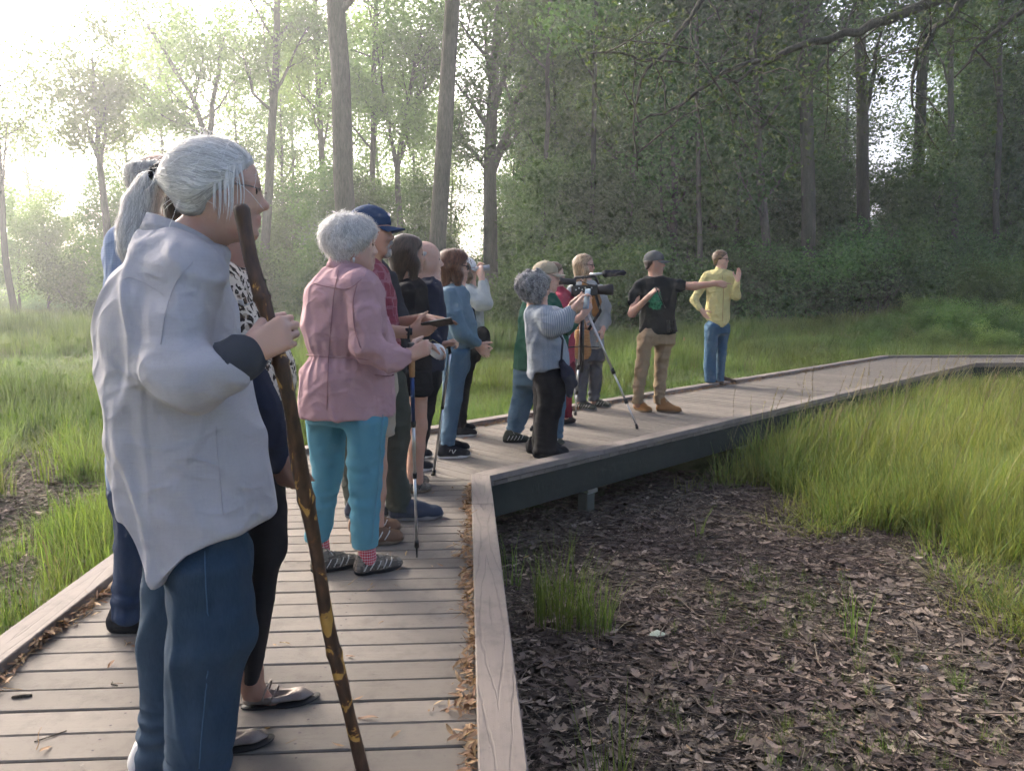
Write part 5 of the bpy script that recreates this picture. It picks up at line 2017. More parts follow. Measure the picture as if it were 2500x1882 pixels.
def glasses(s, mat, lens=None, rimless=False, drop=0.0, wide=.0):
    g_, A, hs = s.g, s.A, s.hs
    mb, rings = MB(), []
    for sg in (-1, 1):
        ring = []
        cy, cz = sg * .034, -.002 - drop
        for k in range(17):
            t = 2 * math.pi * k / 16
            ring.append(g_(.097 - .010 * abs(math.cos(t) * .026 + cy * sg) / .05, cy + .0255 * math.cos(t), cz + .019 * math.sin(t)) - s.o)
        if not rimless: mb.tube(ring, .0016 + wide, 5, cap=False)
        else: mb.tube(ring[:9], .0009, 4, cap=False)
        rings.append(ring[:16])
        mb.tube([g_(.090, sg * .06, .006 - drop) - s.o, g_(.066, sg * .074, .010 - drop) - s.o, g_(.0, sg * .082, .012 - drop) - s.o, g_(-.02, sg * .083, .0) - s.o], .0016 + wide, 5)
    mb.tube([g_(.100, .010, .004 - drop) - s.o, g_(.103, 0, .008 - drop) - s.o, g_(.100, -.010, .004 - drop) - s.o], .0014, 5)
    o = mb.build('glasses', mat, s.root, smooth=True)
    for rg in rings:
        lb = MB(); lb.add(rg, [tuple(range(16))]); lb.build('lens', lens or M_lens, o)
    return o


def collar(s, c, r0, r1, h, yaw, mat, open_=50, tilt=0.0, th=.005, rx=1.0):
    """turned-down shirt collar around c, open toward yaw"""
    V, F = [], []
    n = 28
    prof_ = [(r0, -.01), (r0, h * .9), (r0 * 1.03, h), (r0 * 1.08, h * .96), (r1, -h * .45), (r1 - th * .6, -h * .5)]
    for i in range(n + 1):
        a = RAD(yaw + open_ / 2 + (360 - open_) * i / n)
        f_ = abs(i / n - .5) * 2
        for (r_, z) in prof_:
            V.append(np.array([c[0] + math.cos(a) * r_ * rx, c[1] + math.sin(a) * r_, c[2] + z - tilt * math.cos(a - RAD(yaw)) - .02 * f_ ** 6]) - s.o)
    m_ = len(prof_)
    for i in range(n):
        for j in range(m_ - 1): F.append((i * m_ + j, i * m_ + j + 1, (i + 1) * m_ + j + 1, (i + 1) * m_ + j))
    mb = MB(); mb.add(V, F)
    return mb.build('collar', mat, s.root, smooth=True)


M_eye_w = simple_mat('eye_white', (.62, .58, .54), .25, amt=.05)
M_eye_i = simple_mat('iris', (.05, .04, .035), .2, amt=.1)
m, nt, out = new_mat('clear_lens')
b = NB(nt)
mx = b.n('MixShader', ins={0: .12})
b.l(b.n('BsdfTransparent').outputs[0], mx.inputs[1]); b.l(b.n('BsdfGlossy', ins={'Roughness': .05}).outputs[0], mx.inputs[2])
b.l(mx.outputs[0], out.inputs[0])
M_lens = m
M_dark_lens = simple_mat('dark_lens', (.02, .018, .018), .12, spec=.6)
# ------------------------------------------------------------------ the walkers
SK_pale = skin_mat('skin_pale_aged', (.52, .335, .265), age=.45)
SK_fair = skin_mat('skin_fair', (.54, .345, .265), age=.15)
SK_tan = skin_mat('skin_tan', (.42, .245, .175), age=.15)
SK_brown = skin_mat('skin_brown', (.27, .15, .105), age=.15)
C = cloth_mat
M_linen = C('grey_linen', (.40, .395, .415), 'linen', wr=.55)
M_cuff = C('dark_cuff', (.055, .06, .07))
M_denim = C('denim_mid', (.015, .033, .058), 'denim', (.055, .092, .135), wr=.3)
M_denim_d = C('denim_dark', (.012, .024, .055), 'denim', (.035, .06, .11), wr=.3)
M_denim_l = C('denim_light', (.05, .095, .14), 'denim', (.12, .19, .25), wr=.3)
M_chambray = C('chambray', (.095, .155, .205), 'denim', (.16, .235, .285), wr=.45)
M_bluecheck = C('blue_check', (.25, .31, .43), 'check', (.19, .25, .37), scale=800)
M_leopard = C('leopard_print', (.6, .5, .4), 'leopard')
M_navy = C('navy_cloth', (.022, .026, .045))
M_black = C('black_cloth', (.012, .012, .014), wr=.25)
M_pink = C('dusty_pink', (.42, .262, .278), 'plain', wr=.6)
M_turq = C('turquoise_twill', (.075, .225, .295), 'denim', (.13, .31, .38), wr=.3)
M_sock = C('red_sock', (.42, .03, .05), 'check', (.6, .5, .5), scale=500)
M_redprint = C('red_printed_shirt', (.24, .055, .075), 'print', (.33, .15, .18), scale=16)
M_beige = C('beige_twill', (.36, .31, .24))
M_charcoal = C('charcoal_knit', (.035, .037, .042))
M_olive = C('olive_twill', (.052, .058, .046))
M_white = C('white_cotton', (.62, .63, .62))
M_offwhite = C('off_white_jacket', (.40, .42, .40), wr=.5)
M_green = C('bottle_green', (.022, .085, .055), wr=.3)
M_stripe = C('blue_white_stripe', (.18, .22, .27), 'stripe', (.34, .37, .39), scale=700, wr=.3)
M_knitgrey = C('ribbed_grey_knit', (.29, .31, .305), 'knit', (.24, .26, .26), scale=400)
M_greyjean = C('grey_denim', (.055, .06, .07), 'denim', (.12, .125, .14))
M_maroon = C('maroon_cloth', (.16, .022, .035))
M_rose = C('rose_cloth', (.42, .07, .10))
M_khaki = C('khaki_twill', (.265, .195, .12), wr=.45)
M_yellow = C('yellow_plaid', (.52, .46, .21), 'plaid', (.40, .36, .17), scale=300, wr=.9)
M_capblue = C('cap_blue', (.035, .06, .115)); M_captan = C('cap_tan', (.36, .31, .22)); M_capgrey = C('cap_grey', (.10, .105, .105))
M_scarf = C('brown_scarf', (.25, .13, .05))
H_white = hair_mat('white_hair', (.68, .67, .64), (.88, .87, .84))
H_silver = hair_mat('silver_hair', (.44, .43, .41), (.66, .65, .62))
H_grey = hair_mat('grey_hair', (.22, .22, .22), (.46, .46, .45))
H_dark = hair_mat('dark_brown_hair', (.032, .020, .014), (.085, .05, .033))
H_auburn = hair_mat('auburn_hair', (.10, .038, .02), (.22, .085, .04))
H_blonde = hair_mat('blonde_hair', (.36, .25, .14), (.58, .44, .28))
H_brown = hair_mat('sandy_brown_hair', (.13, .08, .045), (.28, .18, .10))
S_white = simple_mat('white_rubber', (.58, .57, .54), .7)
S_black = simple_mat('black_rubber', (.015, .015, .016), .6)
S_grey = simple_mat('grey_rubber', (.22, .22, .22), .7)
S_tan = simple_mat('tan_rubber', (.20, .15, .10), .8)
L_black = cloth_mat('black_shoe_mesh', (.014, .015, .018), weave=1500)
L_navy = cloth_mat('slate_shoe_mesh', (.045, .055, .075), weave=1500)
L_hike = cloth_mat('taupe_shoe', (.20, .175, .14), 'print', (.07, .06, .05), scale=30)
L_brown = cloth_mat('brown_shoe', (.16, .095, .06))
L_boot = cloth_mat('ochre_boot_leather', (.25, .125, .045), rough=.6)
L_green = cloth_mat('moss_shoe', (.055, .06, .045))
L_silver = simple_mat('bronze_leather', (.19, .16, .14), .38, .5, bump=.3, scale=90)
L_dark = cloth_mat('dark_brown_leather', (.05, .03, .02), rough=.5)
LC_w = simple_mat('pale_lace', (.5, .48, .44), .9); LC_k = simple_mat('dark_lace', (.03, .03, .03), .9)
M_wire = simple_mat('wire_frame', (.25, .22, .2), .35, .8)
M_blackplastic = simple_mat('black_plastic', (.012, .012, .013), .4, spec=.4)
M_alu = simple_mat('brushed_aluminium', (.5, .51, .52), .35, .9)


def person(label, Y, px, vox, head, torso, top, sleeves=(), arms=(), hands=(), legs=(), pelvis=None, trousers=None, bare=False, hem=None, skin=SK_fair,
           shoes=(), top_disp=None, leg_disp=None, top_k=.03, leg_hem=None, body_vox=None, leg_name='trousers', top_name='shirt', neck=None, socks=(), top_vox=None, shrink=.8, legx=(), top_extra=None):
    s = Person(label, Y, px, None, vox)
    hd = dict(head)
    hx, hy_, yaw = hd.pop('at')
    nk = s.p(*neck)
    s.head(hx, hy_, yaw, neck=nk, **hd)
    B_s = s.body
    tr = s.rows(torso)
    trb = sorted(tr, key=lambda r_: -r_[0])
    B_s.prof(trb[:-1], .04, shrink=.72, inf=-.012, rot=-s.phi)
    # trunk to neck
    zt = max(r_[0] for r_ in tr)
    top_c = max(tr, key=lambda r_: r_[0])
    B_s.cone(nk, np.array([top_c[1], top_c[2], zt - .06]), .055, .08, .04)
    for pts, rr in arms:
        P = [s.p(*q) for q in pts]
        B_s.chain(P, rr, .025)
    for hnd in hands:
        h = dict(hnd)
        add_hand(B_s, s.p(*h.pop('w')), h.pop('d'), h.pop('t'), h.pop('palm'), **h)
    lg = [s.rows(L_) for L_ in legs]
    for L_ in lg:
        L2 = sorted(L_, key=lambda r_: -r_[0])
        B_s.prof(L_, .03, shrink=.6, inf=-.006, rot=-s.phi)
        bt = L2[-1]
        B_s.cone((bt[1], bt[2], bt[0] + .03), (bt[1], bt[2], .075), .034, .03, .02)
    for pts, rr in legx:
        B_s.chain([s.p(*q) for q in pts], rr, .03)
    if pelvis: B_s.prof(s.rows(pelvis), .05, shrink=.55, inf=-.015, rot=-s.phi)
    s.put_body(skin, body_vox or min(vox, .0085))
    # upper garment
    T = SDF()
    T.prof(tr, top_k, rot=-s.phi, hem=None if hem is None else [(lambda q: (q[0], q[2]))(s.p(*h)) for h in hem])
    for pts, rr in sleeves:
        T.chain([s.p(*q) for q in pts], rr, .04)
        a, b_ = s.p(*pts[-2]), s.p(*pts[-1])
        d = unit(b_ - a)
        T.half(b_ + d * rr[-1] * .15, d, .006) if False else None
    if top_extra: top_extra(s, T)
    T.disp = top_disp or folds(.006, 22, int(px) % 97)
    s.top = s.put(top_name, T, top, top_vox or vox)
    if trousers is not None:
        Q = SDF()
        zh = min(r_[0] for r_ in tr) if hem is None else min(s.p(*h)[2] for h in hem) + .04
        def tuck(rows):
            o_ = []
            for (z, x_, y_, a_, b_) in rows:
                k_ = 1.0 - .24 * float(smooth01(np.array((z - zh + .01) / .06)))
                cx_ = np.interp(z, [t_[0] for t_ in sorted(tr)], [t_[1] for t_ in sorted(tr)])
                o_.append((z, x_ + (cx_ - x_) * (1 - k_) * .6, y_ + (s.Y - y_) * (1 - k_), a_ * k_, b_ * k_))
            return o_
        def dense(rows):
            R2 = np.array(sorted(rows)); zq = np.linspace(R2[0, 0], R2[-1, 0], 24)
            return [(z, *v) for z, v in zip(zq, catmull(R2[:, 0], R2[:, 1:], zq))]
        for L_ in lg: Q.prof(tuck(dense(L_)), .025, rot=-s.phi)
        if pelvis: Q.prof(tuck(dense(s.rows(pelvis))), .06, rot=-s.phi)
        zb = [min(r_[0] for r_ in L_) for L_ in lg]
        Q.disp = leg_disp or folds(.005, 20, int(px) % 83 + 3, .8, ank=[(min(zb) + .06, .07, .006), (min(zb) + .42, .09, .004)])
        s.legs = s.put(leg_name, Q, trousers, vox)
    for sk in socks:
        K = SDF(); K.cone(s.p(*sk[0]), s.p(*sk[1]), sk[2], sk[2], .01)
        s.put('sock', K, sk[3], .008)
    for sh in shoes:
        if isinstance(sh[0], str): s.shoe_at(sh[1], sh[2], sh[3], *sh[4:])
        else: s.shoe(*sh)
    return s


def rowu(v): return v / (np.linalg.norm(v, axis=-1, keepdims=True) + 1e-9)
def down(s, k=1.0): return lambda P, N: np.array([0, 0, -1.0]) - .2 * s.A[0]
def backward(s): return lambda P, N: -s.A[0] - .45 * s.A[2]


# ============ woman in the grey linen shirt, foreground
def linen_extra(s, T):
    # shoulder yoke ridge and the front placket that hangs open
    T.cone(s.p(400, 610, -.04), s.p(458, 655, -.13), .06, .066, .05)
    T.cone(s.p(480, 615, .08), s.p(500, 655, .16), .05, .06, .05)


def linen_disp(P):
    d = folds(.0085, 18, 4, .5, .002)(P)
    # long vertical pleats down the back and side
    d = d + .005 * np.sin(P[:, 0] * 62 + 1.5 * wavy(P * np.array([1, 1, .25]), 9, 12, 4)) * np.exp(-((P[:, 2] - 1.05) / .35) ** 2) * (P[:, 0] < -.78)
    return d


w1 = person('white haired woman in a loose grey linen shirt gripping a wooden staff', 1.79, 480, .0062,
            dict(at=(543, 468, 17), pitch=-3, hs=.94, nose=1.15, chin=1.0, jowl=1, neck_r=.046),
            [(592, 372, 528, .085), (604, 342, 548, .125), (630, 314, 560, .165), (700, 262, 573, .20), (800, 239, 592, .215), (900, 241, 608, .22), (1000, 256, 634, .215), (1150, 270, 664, .215), (1275, 288, 686, .21), (1420, 300, 696, .21)],
            M_linen,
            sleeves=[([(462, 688, -.13), (440, 790, -.185), (418, 905, -.22), (480, 925, -.23), (556, 908, -.215)], [.066, .062, .062, .064, .057])],
            arms=[([(455, 700, -.14), (415, 925, -.22), (610, 862, -.2)], [.045, .04, .025]), ([(500, 690, .17), (540, 860, .2), (590, 880, .1)], [.045, .04, .025])],
            hands=[dict(w=(612, 858, -.2), d=(.78, -.08, .42), t=(-.35, .1, .9), palm=(.1, 1, 0), s=1.0, curls=[(62, 85, 50), (66, 88, 50), (70, 90, 50), (74, 92, 50)], thumb=(.35, .55, .75), tb=40)],
            legs=[[(1200, 400, 604, .10, -.08), (1300, 402, 613, .105, -.08), (1420, 404, 617, .11, -.08), (1575, 398, 619, .11, -.08), (1640, 398, 594, .10, -.08), (1750, 396, 580, .098, -.08), (1905, 392, 560, .095, -.08)],
                  [(1200, 350, 560, .12, .09), (1360, 345, 560, .11, .09), (1420, 340, 560, .11, .09), (1510, 336, 545, .105, .09), (1700, 336, 522, .10, .09), (1872, 331, 512, .098, .09)]],
            pelvis=[(1120, 340, 580, .13), (1230, 345, 590, .15), (1340, 355, 604, .15)], trousers=M_denim, skin=SK_pale, neck=(462, 606, .02),
            hem=[(270, 1300, -.2), (292, 1330, -.2), (330, 1395, -.2), (369, 1440, -.2), (410, 1412, -.2), (452, 1368, -.2), (500, 1342, -.2), (560, 1320, -.2), (620, 1306, -.2), (690, 1290, -.2)],
            shoes=[('at', un(372, 2000), 10, .255, 'trainer', S_white, S_white, LC_w), ('at', un(318, 1893), 10, .255, 'trainer', S_white, S_white, LC_w)],
            top_disp=linen_disp, leg_disp=folds(.007, 15, 31, .6, .001, [(.12, .07, .003), (.47, .10, .002)]), body_vox=.0045, top_vox=.0055, top_extra=linen_extra)
# turned-back dark cuff and watch
K = SDF(); K.chain([w1.p(556, 888, -.215), w1.p(580, 878, -.21), w1.p(602, 869, -.2)], [.047, .045, .043], .02); K.disp = folds(.003, 40, 8)
w1.put('cuff', K, M_cuff, .005)
mb = MB(); c0 = w1.p(611, 861, -.2) - w1.o
mb.tube([c0 + .026 * np.array([.25 * math.cos(t), math.cos(t) * .9 * .0 + math.sin(t), math.cos(t)]) for t in np.linspace(0, 6.28, 17)], .005, 6, cap=False)
mb.build('watch', M_alu, w1.root, smooth=True)
collar(w1, w1.p(455, 590, .0), .072, .100, .034, 18, M_linen, 60, .030, rx=1.05)
# stitched lines laid on the cloth
def seam(s, obj, pix, rad, mat, name='seam'):
    V = np.empty(len(obj.data.vertices) * 3, np.float32); obj.data.vertices.foreach_get('co', V)
    V = V.reshape(-1, 3).astype(float) + s.o
    cam_p = np.array([0, 0, CAM_H])
    rel = V - cam_p
    U = np.stack([rel[:, 0] / rel[:, 1], rel[:, 2] / rel[:, 1]], -1)
    tt = np.linspace(0, len(pix) - 1, len(pix) * 6)
    PQ = catmull(np.arange(len(pix)), np.array(pix, float), tt)
    pts = []
    for px, py in PQ:
        q = at(px, py, 1.0) - cam_p
        d2 = np.hypot(U[:, 0] - q[0], U[:, 1] - q[2])
        c_ = np.where(d2 < .012 / s.Y)[0]
        if len(c_) == 0: c_ = np.array([np.argmin(d2)])
        yv = np.sort(V[c_, 1])[:max(1, len(c_) // (8 if obj is getattr(s, 'legs', None) else 4))].mean()
        pts.append(at(px, py, yv - rad * .3 - (.003 if obj is getattr(s, 'legs', None) else 0)) - s.o)
    P_ = np.array(pts)
    P_[1:-1, 1] = (P_[:-2, 1] + P_[1:-1, 1] * 2 + P_[2:, 1]) / 4
    mb = MB(); mb.tube(list(P_), rad, 5)
    return mb.build(name, mat, obj, smooth=True)


M_seam = C('denim_seam', (.055, .105, .165))
M_lseam = C('linen_seam', (.37, .365, .385)); M_pseam = C('pink_seam', (.31, .18, .195))
seam(w1, w1.legs, [(500, 1345), (502, 1420), (508, 1520), (508, 1600), (502, 1690), (494, 1770), (486, 1875)], .0016, M_seam)
seam(w1, w1.top, [(528, 1040), (532, 1110), (540, 1190), (548, 1290)], .0009, M_lseam)
seam(w1, w1.top, [(296, 684), (318, 678), (352, 690), (400, 720)], .0009, M_lseam)
seam(w1, w1.top, [(470, 640), (430, 690), (405, 760), (392, 840)], .0009, M_lseam)
def put_fly(s, n=130, L=.09, seed=2):
    """stray single hairs standing off the head"""
    r = np.random.default_rng(seed)
    VV, FF, TT = [], [], []
    for i in range(n):
        v = unit(r.normal(size=3) * (1, .9, .8) + (-.2, 0, .5))
        p0 = s.g(-.018 + .104 * v[0], .085 * v[1], .038 + .089 * v[2])
        out_ = unit(p0 - s.g(-.018, 0, .03))
        tang = unit(np.cross(out_, r.normal(size=3)) - .6 * s.A[0])
        b0 = len(VV)
        Ls = L * r.uniform(.4, 1.1)
        for k in range(6):
            t = k / 5
            q = p0 + tang * Ls * t + out_ * (.020 * r.uniform(.6, 1.2)) * math.sin(t * 2.2) - np.array([0, 0, .02 * t * t])
            sd = unit(np.cross(tang, out_)) * .0006
            VV += [q - sd - s.o, q + sd - s.o]; TT += [.8, .8]
        for k in range(5): FF.append((b0 + 2 * k, b0 + 2 * k + 1, b0 + 2 * k + 3, b0 + 2 * k + 2))
    me = raw_mesh('stray_hairs', np.array(VV), np.array(FF)); set_tone(me, TT)
    o = link('stray_hairs', me, H_white, s.root); o['kind'] = 'stuff'


# hair drawn back to a tie
tie = w1.p(392, 433, .03)
S = cap_hair(w1, .010, .044, -.065, back=.004)
S.cone(w1.g(-.08, 0, .02), tie, .045, .02, .04)
for sg in (-1, 1): S.cone(w1.g(.0, sg * .070, .03), w1.g(-.05, sg * .070, -.01), .016, .02, .02)
def to_tie(P, N):
    return rowu(tie - P)
put_hair(w1, S, H_white, 5200, to_tie, .13, .0010, .0018, .005, 3, seg=7, base_tone=.5, jitter=.07)
S = SDF(); tail = [tie, w1.p(368, 452, .03), w1.p(345, 500, .02), w1.p(328, 560, .0), w1.p(318, 605, -.02), w1.p(320, 636, -.03)]
S.chain(tail, [.016, .024, .030, .027, .017, .004], .02)
put_hair(w1, S, H_white, 1700, lambda P, N: np.array([-.12, -.05, -1.0]), .15, .0009, .009, .005, 4, seg=6, name='ponytail', base_tone=.5, jitter=.2)
mb = MB()
ax_ = unit(tail[1] - tie)
u_ = unit(np.cross(ax_, (0, 0, 1))); v_ = np.cross(ax_, u_)
for off in (-.008, .0, .008):
    mb.tube([tie + ax_ * off + (.021 + .004 * math.sin(5 * t + off * 400)) * (math.cos(t) * u_ + math.sin(t) * v_) - w1.o for t in np.linspace(0, 6.283, 25)], .0075, 7, cap=False)
mb.build('hair_tie', M_black, w1.root, smooth=True)
put_fly(w1)
# loose strands by the cheek
r_ = np.random.default_rng(5)
VV, FF, TT = [], [], []
for i in range(34):
    f_ = r_.uniform()
    p0 = w1.g(.045 - .06 * f_, -.078 - .004 * r_.uniform(), .06 - .02 * f_)
    sw = r_.uniform(-.3, 1)
    pts = [p0]
    for k in range(1, 8):
        t = k / 7
        pts.append(w1.g(.045 - .06 * f_ + .018 * sw * math.sin(t * 2.6), -.082 - .006 * math.sin(t * 3) - .004 * r_.uniform(), .06 - (.12 + .05 * sw * f_) * t))
    b0 = len(VV); tone = r_.uniform(.3, 1)
    for k, p_ in enumerate(pts):
        w_ = .0011 * (1 - (k / 7) ** 3)
        VV += [p_ - w1.A[0] * w_ - w1.o, p_ + w1.A[0] * w_ - w1.o]; TT += [tone, tone]
    for k in range(7): FF.append((b0 + 2 * k, b0 + 2 * k + 1, b0 + 2 * k + 3, b0 + 2 * k + 2))
me = raw_mesh('loose_strands', np.array(VV), np.array(FF)); set_tone(me, TT)
lo_ = link('loose_strands', me, H_white, w1.root); lo_['kind'] = 'stuff'
glasses(w1, M_wire, rimless=True)

# ============ woman in the pink jacket
def pink_disp(P):
    d = folds(.006, 20, 9, .7, .002)(P)
    zw = w4z
    e = np.exp(-((P[:, 2] - zw) / .022) ** 2)
    d = d - .008 * e + .003 * np.sin(np.arctan2(P[:, 1] - 3.39, P[:, 0] + .74) * 26) * np.exp(-((P[:, 2] - zw) / .10) ** 2)
    return d


w4z = at(850, 866, 3.39)[2]
w4 = person('short white haired woman in a dusty pink jacket and turquoise trousers', 3.39, 855, .0085,
            dict(at=(866, 600, 12), pitch=0, hs=.975, nose=.9, jowl=1, neck_r=.052),
            [(645, 812, 885, .07), (660, 785, 905, .11), (685, 757, 925, .17), (760, 741, 945, .195), (830, 745, 948, .185), (866, 752, 944, .172), (905, 738, 957, .195), (960, 731, 966, .205), (1013, 734, 969, .21)],
            M_pink, sleeves=[([(880, 702, -.17), (892, 780, -.21), (897, 848, -.22), (950, 874, -.21), (990, 870, -.18)], [.075, .068, .066, .054, .043]),
                             ([(890, 700, .17), (915, 800, .2), (950, 860, .12)], [.07, .06, .05])],
            arms=[([(890, 705, -.17), (897, 846, -.22), (1000, 868, -.17)], [.04, .036, .024])],
            hands=[dict(w=(1000, 867, -.17), d=(.8, -.05, .35), t=(-.3, 0, .95), palm=(.1, 1, 0), s=.95, curls=[(70, 90, 50)] * 4, thumb=(.4, .5, .7), tb=40)],
            legs=[[(960, 745, 850, .11, .09), (1076, 752, 843, .095, .09), (1145, 759, 838, .085, .09), (1230, 752, 822, .078, .09), (1318, 744, 804, .07, .09)],
                  [(960, 838, 945, .11, -.08), (1080, 847, 941, .10, -.08), (1160, 850, 934, .088, -.08), (1250, 853, 928, .078, -.08), (1335, 857, 923, .07, -.08)]],
            pelvis=[(900, 748, 945, .15), (960, 745, 946, .165), (1030, 748, 943, .15)], trousers=M_turq, skin=SK_pale, neck=(845, 662, 0),
            socks=[((782, 1310, .09), (785, 1350, .09), .040, M_sock), ((893, 1322, -.08), (898, 1362, -.08), .040, M_sock)],
            shoes=[((760, 1400), (856, 1380), 'hiker', L_hike, S_black, LC_w), ((866, 1405), (966, 1384), 'hiker', L_hike, S_black, LC_w)],
            top_disp=pink_disp, body_vox=.007, top_name='jacket', leg_disp=folds(.004, 17, 12, .9, .001, [(.32, .1, .004), (.5, .08, .003)]))
seam(w4, w4.top, [(826, 660), (815, 720), (808, 800), (803, 860), (800, 930), (798, 1000)], .0022, M_pseam)
seam(w4, w4.top, [(760, 690), (800, 700), (850, 705), (885, 680)], .002, M_pseam)
seam(w4, w4.top, [(872, 690), (862, 740), (866, 800), (880, 850)], .0022, M_pseam)
seam(w4, w4.top, [(748, 866), (800, 872), (860, 874), (905, 880)], .0026, M_pseam, 'waist_cord')
seam(w4, w4.top, [(915, 915), (950, 918), (962, 914)], .0024, M_pseam, 'pocket_flap')
seam(w4, w4.legs, [(935, 1010), (930, 1080), (926, 1160), (915, 1250), (908, 1325)], .002, C('pale_turquoise_seam', (.12, .26, .33)))
collar(w4, w4.p(846, 655, 0), .066, .09, .03, 20, M_pink, 60, .02)
S = cap_hair(w4, .024, .066, -.07, back=.006)
for sg in (-1, 1): S.cone(w4.g(.03, sg * .07, .03), w4.g(-.03, sg * .075, -.01), .02, .02, .02)
def fluffy(s): return lambda P, N: .7 * rowu(P - s.g(-.01, 0, .12)) + np.array([0, 0, -.3]) + .3 * s.A[0]
put_hair(w4, S, H_white, 3600, fluffy(w4), .055, .0014, .016, .007, 6, base_tone=.45, jitter=.4)
put_fly(w4, 160, .06, 5)
mb = MB(); c0 = w4.g(-.006, -.082, -.055) - w4.o
mb.tube([c0, c0 - np.array([0, 0, .012]), c0 - np.array([0, 0, .022])], [.003, .006, .003], 6)
mb.build('earring', M_alu, w4.root)

# ============ man with the blue cap
w5 = person('man in a blue cap and red printed shirt pointing over his phone', 3.84, 905, .010,
            dict(at=(909, 567, 6), hs=1.0, male=True, nose=1.12, neck_r=.058),
            [(632, 868, 925, .07), (650, 842, 945, .14), (690, 832, 958, .185), (760, 832, 972, .19), (834, 838, 981, .19), (905, 840, 974, .19)],
            M_redprint, sleeves=[([(890, 682, -.19), (882, 760, -.23), (882, 792, -.24)], [.075, .068, .062]), ([(900, 682, .19), (925, 770, .2), (935, 790, .19)], [.075, .065, .06])],
            arms=[([(890, 690, -.19), (878, 805, -.24), (1000, 812, -.22)], [.045, .042, .028]), ([(900, 690, .19), (930, 800, .2), (1036, 778, -.03)], [.045, .042, .028])],
            hands=[dict(w=(1003, 811, -.22), d=(.95, .1, .12), t=(.1, -.4, .8), palm=(-.1, .75, .65), curls=[(25, 35, 25)] * 4, thumb=(.6, .6, .35), tb=25),
                   dict(w=(1042, 777, -.04), d=(.96, -.15, -.06), t=(0, -1, .1), palm=(0, .1, -1), curls=[(4, 6, 5), (8, 10, 6), (12, 14, 8), (14, 16, 8)], thumb=(.7, .6, .2))],
            legs=[[(905, 850, 960, .13, -.09), (1000, 868, 968, .12, -.09), (1062, 872, 966, .115, -.09)], [(905, 845, 950, .13, .1), (1062, 852, 945, .115, .1)]],
            legx=[([(918, 1050, -.09), (918, 1140, -.09), (914, 1200, -.09), (900, 1300, -.09)], [.06, .05, .052, .036]), ([(898, 1050, .1), (890, 1140, .1), (880, 1290, .1)], [.06, .05, .036])],
            pelvis=[(860, 846, 970, .17), (950, 842, 970, .175)], trousers=M_beige, leg_name='shorts', skin=SK_tan, neck=(890, 640, 0),
            shoes=[((856, 1328), (988, 1322), 'hiker', L_brown, S_tan, LC_w), ((852, 1300), (982, 1296), 'hiker', L_brown, S_tan, LC_w)])
cap_hat(w5, M_capblue, emblem_mat=M_white)
S = SDF()
S.ell(w5.g(.068, 0, -.102), np.array((.024, .030, .026)), w5.A, .01)
S.cone(w5.g(.072, .022, -.075), w5.g(.092, 0, -.047), .008, .007, .01); S.cone(w5.g(.072, -.022, -.075), w5.g(.092, 0, -.047), .008, .007, .01)
put_hair(w5, S, H_silver, 500, lambda P, N: np.array([.3, 0, -1.0]), .018, .0012, .004, .006, 8, name='beard', seg=3)
S = cap_hair(w5, .006, -.01, -.05)
S.half(w5.g(0, 0, .03), w5.A[2], .01)
put_hair(w5, S, H_grey, 500, lambda P, N: np.array([0, 0, -1.0]), .02, .0014, .002, .008, 8)
mb = MB(); c0 = w5.p(1000, 812, -.22) - w5.o
mb.box(c0 + np.array([0, -.024, .006]), (.034, .010, .034), None, .003)
mb.tube([c0 + np.array([.004 * math.cos(t), .030 * math.sin(t), .030 * math.cos(t)]) for t in np.linspace(0, 6.283, 17)], .006, 6, cap=False)
mb.build('watch', M_blackplastic, w5.root, smooth=True)

# ============ person in charcoal and olive, mostly hidden
w6 = person('person in a charcoal top and olive trousers hidden behind the blue capped man', 4.25, 930, .012,
            dict(at=(893, 572, 4), hs=.95, male=True, neck_r=.056),
            [(622, 872, 922, .06), (642, 848, 942, .13), (690, 842, 968, .19), (750, 846, 986, .2), (830, 850, 992, .2), (912, 852, 992, .19)],
            M_charcoal, sleeves=[([(940, 690, -.2), (965, 780, -.22), (978, 850, -.2)], [.075, .065, .05]), ([(940, 690, .2), (960, 800, .2)], [.075, .06])],
            arms=[([(940, 690, -.2), (968, 800, -.22), (985, 880, -.18)], [.045, .04, .026])],
            legs=[[(905, 875, 990, .12, -.09), (1040, 915, 1003, .10, -.09), (1140, 922, 993, .09, -.09), (1210, 935, 1003, .085, -.09), (1246, 946, 1010, .082, -.09)],
                  [(905, 850, 970, .12, .1), (1060, 828, 910, .10, .1), (1150, 832, 900, .09, .1), (1252, 843, 905, .08, .1)]],
            pelvis=[(870, 855, 985, .17), (960, 852, 990, .17)], trousers=M_olive, skin=SK_tan, neck=(885, 632, 0),
            shoes=[((950, 1270), (1085, 1262), 'trainer', L_navy, S_grey, LC_k), ((842, 1264), (958, 1258), 'trainer', L_navy, S_grey, LC_k)])
put_hair(w6, cap_hair(w6, .008, .03, -.06), H_grey, 300, down(w6), .02, .002, .002, .012, 9)

